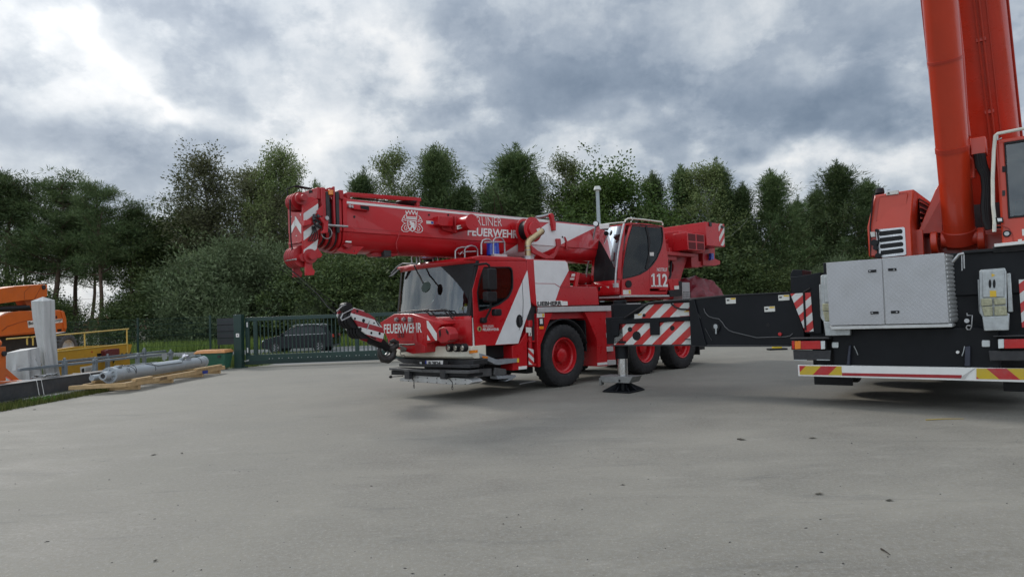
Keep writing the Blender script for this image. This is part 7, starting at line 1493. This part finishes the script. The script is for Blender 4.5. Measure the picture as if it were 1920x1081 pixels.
# ================================================================== vegetation
def leafmat(name, ca, cb, trans=.25, rough=.6):
    m, nt, b = new_mat(name); g = nt.nodes.new('ShaderNodeNewGeometry'); oi = nt.nodes.new('ShaderNodeObjectInfo')
    c = mixc(nt, g.outputs['Random Per Island'], ca, cb)
    hs_ = nt.nodes.new('ShaderNodeHueSaturation'); L(nt, c, hs_.inputs['Color']); L(nt, ramp(nt, oi.outputs['Random'], 0, 1, .75, 1.2), hs_.inputs['Value']); L(nt, ramp(nt, noise(nt, .35, 3), .3, .7, .485, .512), hs_.inputs['Hue'])
    L(nt, hs_.outputs[0], b.inputs['Base Color']); b.inputs['Roughness'].default_value = rough; b.inputs['Specular IOR Level'].default_value = .25
    t = nt.nodes.new('ShaderNodeBsdfTranslucent'); L(nt, hs_.outputs[0], t.inputs['Color']); ms = nt.nodes.new('ShaderNodeMixShader'); ms.inputs[0].default_value = trans
    L(nt, b.outputs[0], ms.inputs[1]); L(nt, t.outputs[0], ms.inputs[2]); L(nt, ms.outputs[0], nt.nodes['Material Output'].inputs['Surface']); return m
LM = dict(pine=leafmat('pine_needles', (.046, .080, .028), (.128, .172, .066), .28), oak=leafmat('oak_leaves', (.050, .095, .020), (.130, .195, .045)), birch=leafmat('birch_leaves', (.080, .118, .034), (.190, .220, .085)),
          olive=leafmat('olive_leaves', (.085, .098, .042), (.180, .185, .095)), willow=leafmat('willow_leaves', (.072, .108, .044), (.165, .205, .105)), dark=leafmat('dark_leaves', (.044, .074, .024), (.130, .170, .056)))
bark = M('pine_bark', (.10, .062, .042), .9, var=.3, scale=4, dirt=.4, dirtcol=(.04, .032, .028), bump=.6, bscale=18); barkd = M('dark_bark', (.055, .047, .040), .9, var=.3, bump=.5); barkb = M('birch_bark', (.34, .33, .30), .8, var=.25, scale=5, dirt=.7, dirtcol=(.04, .04, .04))
def leaves_mesh(name, pts, dirs, size, aspect, mat, seed, jitter=.8, quad=True):
    """pts (n,3): leaf centres, dirs (n,3): pull direction; one small face each"""
    rng = np.random.default_rng(seed); n = len(pts)
    d = dirs+rng.normal(0, jitter, (n, 3)); d /= np.linalg.norm(d, axis=1)[:, None]+1e-9
    r = rng.normal(0, 1, (n, 3)); s = np.cross(d, r); s /= np.linalg.norm(s, axis=1)[:, None]+1e-9
    ln = size*rng.uniform(.6, 1.35, n)[:, None]; w_ = ln*aspect
    if quad: v = np.stack([pts-d*ln*.5, pts-s*w_*.5+d*ln*.05, pts+d*ln*.5, pts+s*w_*.5+d*ln*.05], 1).reshape(-1, 3); k = 4
    else: v = np.stack([pts-s*w_*.5, pts+s*w_*.5, pts+d*ln], 1).reshape(-1, 3); k = 3
    me = bpy.data.meshes.new(name); me.vertices.add(n*k); me.vertices.foreach_set('co', v.astype(np.float32).ravel())
    me.loops.add(n*k); me.loops.foreach_set('vertex_index', np.arange(n*k, dtype=np.int32)); me.polygons.add(n)
    me.polygons.foreach_set('loop_start', np.arange(0, n*k, k, dtype=np.int32)); me.polygons.foreach_set('loop_total', np.full(n, k, dtype=np.int32)); me.update(); me.materials.append(mat); me.validate(); return me
def branch_pts(rnd, p, d, ln, n, curl=.25, lift=0.):
    out = [Vector(p)]; d = Vector(d).normalized()
    for i in range(n):
        d = (d+Vector((rnd.uniform(-curl, curl), rnd.uniform(-curl, curl), rnd.uniform(-curl, curl)+lift))).normalized(); out.append(out[-1]+d*ln/n)
    return out
def proto(kind, seed):
    rnd = random.Random(seed); rng = np.random.default_rng(seed); wb = MB(); C, D = [], []
    def clump(c, r, n, dr=(0, 0, 1), flat=1.):
        c = np.array(c); q = rng.normal(0, 1, (n, 3))*np.array([r, r, r*flat]); C.append(c+q); D.append(np.tile(np.array(dr, float), (n, 1))+q/(r+1e-6)*.5)
    if kind == 'tallpine':
        Ht = 14.; tr = branch_pts(rnd, (0, 0, 0), (rnd.uniform(-.08, .08), rnd.uniform(-.08, .08), 1), Ht*.95, 12, .07, .12); wb.tube(tr, [.21*(1-.8*i/12) for i in range(13)], 8)
        for i in range(40):
            t = rnd.uniform(.46, 1.0); k = t*12; j = min(11, int(k)); p = tr[j].lerp(tr[j+1], k-j); a = rnd.uniform(0, 6.28); ln = (3.2*(1.12-t)+1.0)*rnd.uniform(.6, 1.2)
            bp = branch_pts(rnd, p, (math.cos(a), math.sin(a), rnd.uniform(-.1, .55)), ln, 5, .3, .12); wb.tube(bp, [.06, .05, .04, .03, .02, .012], 5)
            for q in range(2, 6):
                for _ in range(4): cc = bp[q]+Vector((rnd.gauss(0, .42), rnd.gauss(0, .42), rnd.gauss(.10, .22))); clump(cc, .21, 38, (0, 0, .9), .55)
        for i in range(7):   # dead low branches
            t = rnd.uniform(.22, .5); k = t*12; j = int(k); p = tr[j]; a = rnd.uniform(0, 6.28); wb.tube(branch_pts(rnd, p, (math.cos(a), math.sin(a), .1), rnd.uniform(.6, 1.6), 4, .35), [.03, .02, .015, .01, .006], 4)
        return wb, C, D, .24, .20, False, 'pine', bark, Ht
    if kind == 'youngpine':
        Ht = 12.; tr = branch_pts(rnd, (0, 0, 0), (0, 0, 1), Ht*.97, 12, .03, .2); wb.tube(tr, [.19*(1-.88*i/12) for i in range(13)], 8)
        z = .5
        while z < Ht*.97:
            t = z/Ht; k = t*12; j = min(11, int(k)); p = tr[j].lerp(tr[j+1], min(1, k-j)); nb = rnd.randint(6, 8); R0 = 3.5*(1-t)**1.22*(.85+.3*rnd.random())+.16
            for _ in range(nb):
                a = rnd.uniform(0, 6.28); side_ = 1+.35*math.sin(a*1.0+seed)+.25*math.sin(z*1.9+seed); ln = R0*side_*(rnd.uniform(.5, 1.0) if rnd.random() < .7 else rnd.uniform(1.0, 1.4)); bp = branch_pts(rnd, p, (math.cos(a), math.sin(a), .12+.55*t+rnd.uniform(-.1, .25)), ln, 5, .20, .12+.12*t); wb.tube(bp, [.035, .03, .024, .018, .012, .008], 4)
                for q in range(1, 6):
                    for _ in range(1 if q < 3 else 3):
                        cc = bp[q]+Vector((rnd.gauss(0, .24), rnd.gauss(0, .24), rnd.gauss(.05, .18))); clump(cc, .15, 20, (math.cos(a)*.35, math.sin(a)*.35, 1.0), 1.3)
                for h_ in (.12, .32, .52): clump(bp[-1]+Vector((0, 0, h_)), .055, 12, (0, 0, 2.2), 1.8)
            z += .46+.12*rnd.random()
        for k in range(7): clump(tr[-1]+Vector((0, 0, .16*k-.4)), .10-.01*k, 20, (0, 0, 2.), 1.4)
        return wb, C, D, .21, .20, False, 'pine', bark, Ht
    if kind in ('oak', 'dark', 'shrub', 'willow'):
        Ht = dict(oak=12., dark=11., shrub=4.5, willow=6.)[kind]; wr = dict(oak=4.2, dark=2.9, shrub=2.5, willow=2.9)[kind]; low = dict(oak=.16, dark=.14, shrub=.02, willow=.02)[kind]
        tr = branch_pts(rnd, (0, 0, 0), (rnd.uniform(-.1, .1), rnd.uniform(-.1, .1), 1), Ht*.78, 8, .10, .1); wb.tube(tr, [(.26 if Ht > 8 else .09)*(1-.8*i/8) for i in range(9)], 8)
        for i in range(64 if kind != 'shrub' else 44):
            t = rnd.uniform(low, .98); k = t*.85*8; j = min(7, int(k)); p = tr[j].lerp(tr[j+1], min(1, k-j)); a = rnd.uniform(0, 6.28); env = math.sin(math.pi*min(1, (t*.86+.12)))**.6 if kind in ('oak', 'dark') else (1-t**2.2)**.55
            ln = wr*env*rnd.uniform(.72, 1.08); bp = branch_pts(rnd, p, (math.cos(a), math.sin(a), .12+.9*t), ln, 6, .26, .05); wb.tube(bp, [x_*(1 if Ht > 8 else .5) for x_ in (.09, .07, .05, .04, .03, .02, .01)], 5)
            for q in range(2, 7):
                for _ in range(3 if kind != 'shrub' else 2): cc = bp[q]+Vector((rnd.gauss(0, .38), rnd.gauss(0, .38), rnd.gauss(.1, .34))); clump(cc, .27 if Ht > 8 else .22, 46 if kind != 'willow' else 44, (0, 0, .35 if kind != 'willow' else 1.1), .8)
        top = tr[-1]
        for i in range(10): clump(top+Vector((rnd.gauss(0, .5), rnd.gauss(0, .5), rnd.uniform(-.2, Ht*.16))), .24, 24, (0, 0, .5))
        return wb, C, D, {'oak': .145, 'dark': .14, 'shrub': .115, 'willow': .14}[kind], {'willow': .3}.get(kind, .62), True, {'oak': 'oak', 'dark': 'dark', 'shrub': 'dark', 'willow': 'willow'}[kind], barkd, Ht
    if kind in ('birch', 'weeping', 'olive'):
        Ht = 13.; tr = branch_pts(rnd, (0, 0, 0), (rnd.uniform(-.06, .06), 0, 1), Ht*.92, 10, .06, .12); wb.tube(tr, [.15*(1-.85*i/10) for i in range(11)], 8)
        for i in range(70):
            t = rnd.uniform(.18, .99); k = t*10; j = min(9, int(k)); p = tr[j].lerp(tr[j+1], min(1, k-j)); a = rnd.uniform(0, 6.28); ln = (2.5*math.sin(math.pi*min(1, t*.8+.18))**.8+.35)*rnd.uniform(.6, 1.1)
            bp = branch_pts(rnd, p, (math.cos(a), math.sin(a), .9), ln, 5, .16, -.05 if kind == 'weeping' else .05); wb.tube(bp, [.04, .03, .022, .016, .011, .006], 4)
            for q in range(2, 6):
                if kind == 'weeping' or rnd.random() < .3:
                    ll = rnd.uniform(.6, 1.9 if kind == 'weeping' else 1.0); s0 = bp[q]; n_ = int(ll*9)
                    for e in range(n_): clump(s0+Vector((.06*math.sin(e), .05*math.cos(e*1.3), -ll*e/n_)), .06, 6, (0, 0, -1.2), 1.)
                for _ in range(2): cc = bp[q]+Vector((rnd.gauss(0, .26), rnd.gauss(0, .26), rnd.gauss(.05, .26))); clump(cc, .22, 36, (0, 0, .2 if kind != 'olive' else .9), 1.)
        for i in range(5): clump(tr[-1]+Vector((rnd.gauss(0, .2), rnd.gauss(0, .2), .22*i-.1)), .15, 16, (0, 0, 1))
        return wb, C, D, .12, .55, True, 'birch' if kind != 'olive' else 'olive', barkb if kind != 'olive' else barkd, Ht
PROTO = {}
def get(kind, seed):
    key = (kind, seed)
    if key not in PROTO:
        wb, C, D, sz, asp, quad, mk, bk, Ht = proto(kind, seed); C = np.concatenate(C); D = np.concatenate(D)
        C[:, 2] = np.maximum(C[:, 2], .05); Ht = float(np.percentile(C[:, 2], 99.9))
        lm = leaves_mesh('crown', C, D, sz, asp, LM[mk], seed, .7, quad)
        tmp = wb.build('trunk', bk, None, smooth=60); tm = tmp.data; bpy.data.objects.remove(tmp); PROTO[key] = (lm, tm, Ht)
    return PROTO[key]
def tree(name, kind, seed, px, top, Y, label, cat='tree', wx=1., group=None, rz=None, lean=0.):
    lm, tm, Ht = get(kind, seed); c = atY(px, top, Y); k = c.z/Ht; wx *= {'youngpine': 1.42, 'tallpine': 1.15, 'olive': 1.2, 'birch': 1.3}.get(kind, 1.08); rz = (px*7.3+seed) % 6.28 if rz is None else rz
    e = empty(name, (c.x, Y, -.03), rz, label, cat, group); e.rotation_euler = (0, lean, rz); e.scale = (k*wx, k*wx, k)
    for nm, me in (('trunk', tm), ('crown', lm)):
        o = bpy.data.objects.new(nm, me); COL.objects.link(o); o.parent = e
    return e
T = [
 # name, kind, seed, px, top, Y, label, width
 ('pine_tree', 'tallpine', 1, -60, 322, 50, 'tall pine cut off by the left border of the photo', 1.0),
 ('pine_tree', 'tallpine', 2, 20, 322, 49, 'tall dark pine at the left border with a flat spreading crown', 1.05),
 ('pine_tree', 'tallpine', 3, 92, 322, 48, 'tall pine behind the orange boom lift arm, second from the left border', 1.1),
 ('pine_tree', 'tallpine', 1, 140, 348, 52, 'pine with a rounded top between the two highest left pines', .95),
 ('pine_tree', 'tallpine', 4, 188, 335, 47, 'slender pine with a pointed crown leaning over the yellow platform frame', .8),
 ('pine_tree', 'tallpine', 2, 238, 378, 48, 'shorter pine right of the slender pointed one', .9),
 ('pine_tree', 'tallpine', 3, 58, 372, 60, 'pine standing farther back in the left group of pines', 1.0),
 ('pine_tree', 'tallpine', 4, 165, 400, 63, 'thin trunked pine far back above the red roofed house', .9),
 ('oak_tree', 'dark', 11, 300, 372, 50, 'dark broadleaf tree left of the pale olive birches', .95),
 ('oak_tree', 'dark', 12, 342, 334, 52, 'tall dark broadleaf tree touching the olive coloured birches', 1.0),
 ('birch_tree', 'olive', 21, 400, 286, 50, 'pale olive birch, the leftmost and highest of the three light trees', 1.2),
 ('birch_tree', 'olive', 22, 455, 303, 51, 'olive green birch in the middle of the three light trees', 1.05),
 ('birch_tree', 'weeping', 23, 520, 266, 50, 'weeping birch with hanging twigs just left of the red boom head', .95),
 ('birch_tree', 'weeping', 23, 552, 292, 52, 'lower weeping birch top with drooping strands over the boom head', .6),
 ('birch_tree', 'olive', 21, 495, 350, 48, 'short olive birch in front of the weeping birch', .9),
 ('pine_tree', 'youngpine', 31, 596, 342, 62, 'thin pine tip peeping above the boom sections', .5),
 ('pine_tree', 'youngpine', 32, 672, 322, 52, 'small pine above the red top beam of the boom', .95),
 ('birch_tree', 'birch', 24, 735, 270, 50, 'pointed birch rising behind the white crest on the boom', .8),
 ('birch_tree', 'birch', 25, 788, 272, 51, 'pale birch between the pointed birch and the dark pine', .85),
 ('pine_tree', 'youngpine', 31, 824, 280, 49, 'dark pine with upright tips right of the two birches above the crest', 1.0),
 ('pine_tree', 'youngpine', 33, 862, 345, 48, 'lower pine filling the dip above the boom lettering', .95),
 ('pine_tree', 'youngpine', 32, 950, 276, 49, 'broad dark pine standing alone above the hose reel', 1.3),
 ('pine_tree', 'youngpine', 33, 998, 322, 51, 'narrow pine at the right flank of the broad lone pine', .8),
 ('birch_tree', 'birch', 24, 1058, 288, 50, 'birch at the left side of the big green oak', .8),
 ('oak_tree', 'oak', 13, 1138, 285, 49, 'big round mid green oak behind the grey lamp post', 1.12),
 ('pine_tree', 'youngpine', 31, 1225, 327, 52, 'pine between the big oak and the pale birch, above the operator cab', .8),
 ('pine_tree', 'youngpine', 33, 1278, 316, 51, 'dark pine directly left of the pale birch', .9),
 ('birch_tree', 'birch', 25, 1312, 298, 48, 'pale green birch above the red counterweight', 1.1),
 ('pine_tree', 'youngpine', 32, 1353, 303, 50, 'pine with a tall spiky top right of the pale birch', .85),
 ('pine_tree', 'youngpine', 33, 1392, 345, 49, 'small pine right of the counterweight', .9),
 ('pine_tree', 'youngpine', 31, 1452, 323, 49, 'bushy pine with several tips above the outrigger box', 1.1),
 ('pine_tree', 'youngpine', 32, 1490, 372, 52, 'low pine in the gap between the two bushy right pines', .8),
 ('pine_tree', 'youngpine', 33, 1556, 310, 50, 'high open pine above the aluminium tool box', 1.2),
 ('pine_tree', 'youngpine', 31, 1622, 338, 51, 'pine behind the orange engine housing', 1.1),
 ('pine_tree', 'youngpine', 32, 1690, 372, 52, 'pine mostly hidden by the orange engine housing', 1.0),
 ('pine_tree', 'youngpine', 32, 1522, 352, 55, 'pine set back between the two high right pines', .9),
 ('pine_tree', 'youngpine', 33, 910, 350, 54, 'pine set back left of the broad lone pine', .9),
]
for (nm, kd, sd_, px, tp, Yv, lb_, wx) in T: tree(nm, kd, sd_, px, tp, Yv, lb_, wx=wx, group='trees behind the yard')
S_ = [('willow', 41, 438, 428, 45, 1.15, 'large silvery willow bush above the dark notice panel'), ('willow', 42, 375, 470, 44.5, .95, 'silvery willow bush at the left of the large one'), ('willow', 42, 500, 470, 45.5, .9, 'silvery bush right of the large willow bush'),
      ('shrub', 51, 300, 500, 46, 1.0, 'dark shrub beneath the dark broadleaf tree'), ('shrub', 52, 235, 545, 47, .9, 'low dark shrub behind the yellow handrail'), ('shrub', 51, 570, 480, 45, 1.0, 'dark shrub below the red boom head'), ('shrub', 52, 625, 470, 44.5, 1.0, 'glossy shrub under the boom, left of the driver cab'),
      ('shrub', 51, 690, 480, 45, 1.1, 'dense shrub directly left of the windscreen'), ('willow', 41, 585, 540, 42.5, .7, 'small pale bush beside the gate behind the hoist ropes'), ('willow', 42, 700, 535, 43, .8, 'small grey green bush behind the hook block'), ('shrub', 52, 760, 455, 47, 1.2, 'shrub behind the roof of the driver cab'), ('shrub', 51, 850, 430, 47, 1.3, 'high shrub behind the blue beacon'),
      ('shrub', 52, 960, 430, 47, 1.3, 'high shrub behind the exhaust pipe'), ('shrub', 51, 1060, 410, 47, 1.3, 'high shrub behind the white boom band'), ('shrub', 52, 1180, 400, 47, 1.3, 'shrub under the big oak'), ('shrub', 51, 1290, 430, 47, 1.2, 'shrub behind the operator cab rear'), ('shrub', 52, 1385, 480, 45.5, 1.1, 'dark shrub right of the tarpaulin bundle'), ('shrub', 51, 1470, 500, 45, 1.1, 'dark shrub above the middle of the outrigger box'), ('willow', 42, 1555, 478, 43, .9, 'rounded bush touching the left edge of the tool box'), ('shrub', 52, 1640, 470, 46, 1.2, 'shrub behind the tool box'),
      ('shrub', 51, 130, 560, 56, .9, 'thin shrub far back under the left pines'), ('shrub', 52, 20, 500, 47, 1.0, 'dark shrub behind the boom lift at the left border'), ('shrub', 51, 80, 540, 46, .9, 'dark shrub behind the grey tarpaulin column'), ('shrub', 51, 345, 560, 46.5, .8, 'low bush behind the mesh fence'), ('shrub', 52, 420, 565, 46.5, .8, 'low bush just left of the gate post behind the fence'), ('shrub', 51, 1420, 560, 44, 1.0, 'low bush behind the outrigger box'), ('shrub', 52, 1340, 520, 45, 1.0, 'bush behind the tarpaulin bundle')]
for kd, sd_, px, tp, Yv, wx, lb_ in S_: tree('bush', kd, sd_, px, tp, Yv, lb_, 'bush', wx, 'bushes along the verge')
# far dark wood closing the view
rng = np.random.default_rng(77); n = 26000
X = rng.uniform(-30, 60, n); Z = rng.uniform(0, 1, n)**.8*(6.5+1.2*np.sin(X*.9)+.9*np.sin(X*2.3)); Yw = 62+rng.normal(0, 1.6, n)
keep = ~((X < -19) & (rng.random(n) < .6)); P = np.stack([X, Yw, Z], 1)[keep]
me = leaves_mesh('far_wood', P, np.tile([0, 0, .3], (len(P), 1)), .85, .7, LM['dark'], 5, .9); o = bpy.data.objects.new('far_wood', me); COL.objects.link(o); tag(o, 'dark mass of undergrowth far behind the tree line', 'undergrowth', kind='stuff')
# grass
gm1 = leafmat('verge_grass', (.12, .18, .03), (.26, .33, .08), .35); gm2 = leafmat('short_grass', (.07, .11, .02), (.15, .19, .05), .3)
def grass(name, boxes, n, h, mat, label, seed, asp=.06):
    rng = np.random.default_rng(seed); A = np.array([(b_[1]-b_[0])*(b_[3]-b_[2]) for b_ in boxes]); idx = rng.choice(len(boxes), n, p=A/A.sum()); bb_ = np.array(boxes)[idx]
    P = np.stack([rng.uniform(bb_[:, 0], bb_[:, 1]), rng.uniform(bb_[:, 2], bb_[:, 3]), np.full(n, -.03)], 1); me = leaves_mesh(name, P, np.tile([0, 0, 3.], (n, 1)), h, asp, mat, seed, .55, False)
    o = bpy.data.objects.new(name, me); COL.objects.link(o); return tag(o, label, 'grass', kind='stuff')
grass('verge_grass', [(-24, 40, 39.6, 44.5)], 42000, .75, gm1, 'tall light green grass on the verge beyond the road', 1, .07)
grass('lawn', [(-28, -9.9, 24.9, 33.8), (-3.2, 34, 29.2, 33.8)], 52000, .22, gm2, 'short grass strip between the fence and the road', 2, .12)
grass('weeds', [(-11.05, -10.40, 12.2, 17.6)], 5200, .16, leafmat('weed_leaves', (.05, .08, .015), (.16, .17, .05), .3), 'weeds and dry grass along the left rim of the concrete', 3, .10)
# young leafy weeds
b = MB(); rnd = random.Random(9)
for k in range(70):
    a = rnd.uniform(0, 6.28); r = rnd.uniform(.04, .16); bx0, by0 = -10.68+rnd.gauss(0, .07), 14.75+rnd.gauss(0, .25); c_, s_ = math.cos(a), math.sin(a)
    b.add([(bx0, by0, .02), (bx0+c_*r*.6-s_*.03, by0+s_*r*.6+c_*.03, .10), (bx0+c_*r, by0+s_*r, .13), (bx0+c_*r*.6+s_*.03, by0+s_*r*.6-c_*.03, .10)], [(0, 1, 2, 3)])
o = b.build('leafy_weed', leafmat('fresh_leaf', (.06, .16, .02), (.13, .26, .05), .3), None, smooth=0); tag(o, 'bright green leafy weed growing at the yard rim below the steel beam', 'weed')
# litter: twigs, stones, fallen leaves on the concrete
rnd = random.Random(21); b = MB()
for k in range(130):
    u, v = rnd.uniform(-40, 1960), rnd.uniform(735, 1078); p = gnd(u, v); 
    if p.x < -10.2: continue
    s_ = rnd.uniform(.002, .0065)*(1+.05*p.y)*(1.6 if rnd.random() < .08 else 1); a = rnd.uniform(0, 3.14); c_, q_ = math.cos(a), math.sin(a); el_ = rnd.choice((1, 1, 1.4, 2.2)); 
    b.add([(p.x+c_*s_*el_, p.y+q_*s_*el_, .001), (p.x-q_*s_, p.y+c_*s_, .001), (p.x-c_*s_*el_, p.y-q_*s_*el_, .001), (p.x+q_*s_, p.y-c_*s_, .001), (p.x, p.y, s_*.9)], [(0, 1, 4), (1, 2, 4), (2, 3, 4), (3, 0, 4)])
o = b.build('grit', M('grit_dark', (.05, .045, .04), .9, var=.4), None, smooth=0); tag(o, 'scattered dark grit and leaf fragments on the concrete', 'grit', kind='stuff')
for (u1, v1, u2, v2, lb_, r) in ((1382, 823, 1396, 824, 'thin dark twig on the concrete below the jack foot', .008), (1652, 1029, 1669, 1040, 'dark twig lying on the concrete near the bottom right', .006), (1736, 787, 1808, 785, 'thin yellowish stick on the concrete before the orange crane', .008), (1148, 0, 0, 0, '', 0)):
    if not r: continue
    p, q_ = gnd(u1, v1), gnd(u2, v2); b = MB(); b.tube([(p.x, p.y, r), ((p.x+q_.x)/2, (p.y+q_.y)/2+.01, r*1.6), (q_.x, q_.y, r)], [r, r*.8, r*.4], 5); o = b.build('twig', M('twig_brown' if 'yellow' not in lb_ else 'twig_yellow', (.04, .03, .02) if 'yellow' not in lb_ else (.35, .25, .06), .8), None); tag(o, lb_, 'twig')
def leafpiece(u, v, s_, lb_, col=(.045, .04, .028)):
    p = gnd(u, v); b = MB(); a = u % 3
    c_, q_ = math.cos(a), math.sin(a); pts = [(1, 0, .004), (.3, .45, .012), (-.6, .35, .004), (-1, 0, .010), (-.4, -.4, .003), (.4, -.35, .010)]
    b.add([(p.x+(c_*x-q_*y_)*s_, p.y+(q_*x+c_*y_)*s_, z) for x, y_, z in pts], [tuple(range(6))]); o = b.build('fallen_leaf', M('dead_leaf', col, .8, var=.3), None, smooth=0); return tag(o, lb_, 'leaf', 'fallen leaves on the concrete')
leafpiece(1392, 824, .05, 'dark leaf on the twig below the outrigger box'); leafpiece(1524, 821, .05, 'small dark leaf on the concrete below the bumper left end'); leafpiece(1536, 926, .04, 'dark leaf in the middle of the right foreground'); leafpiece(1668, 938, .035, 'flat dark leaf right of the one in the middle of the right foreground')
leafpiece(289, 852, .045, 'curled brown leaf on the left foreground concrete'); leafpiece(341, 849, .03, 'small dark leaf right of the curled brown one'); leafpiece(292, 1051, .02, 'dark leaf close to the bottom left border'); leafpiece(65, 767, .06, 'dark leaf near the left rim weeds')
# oil stain patches on the concrete
def stain(u, v, w_, h_, a, name='oil_stain'):
    pass
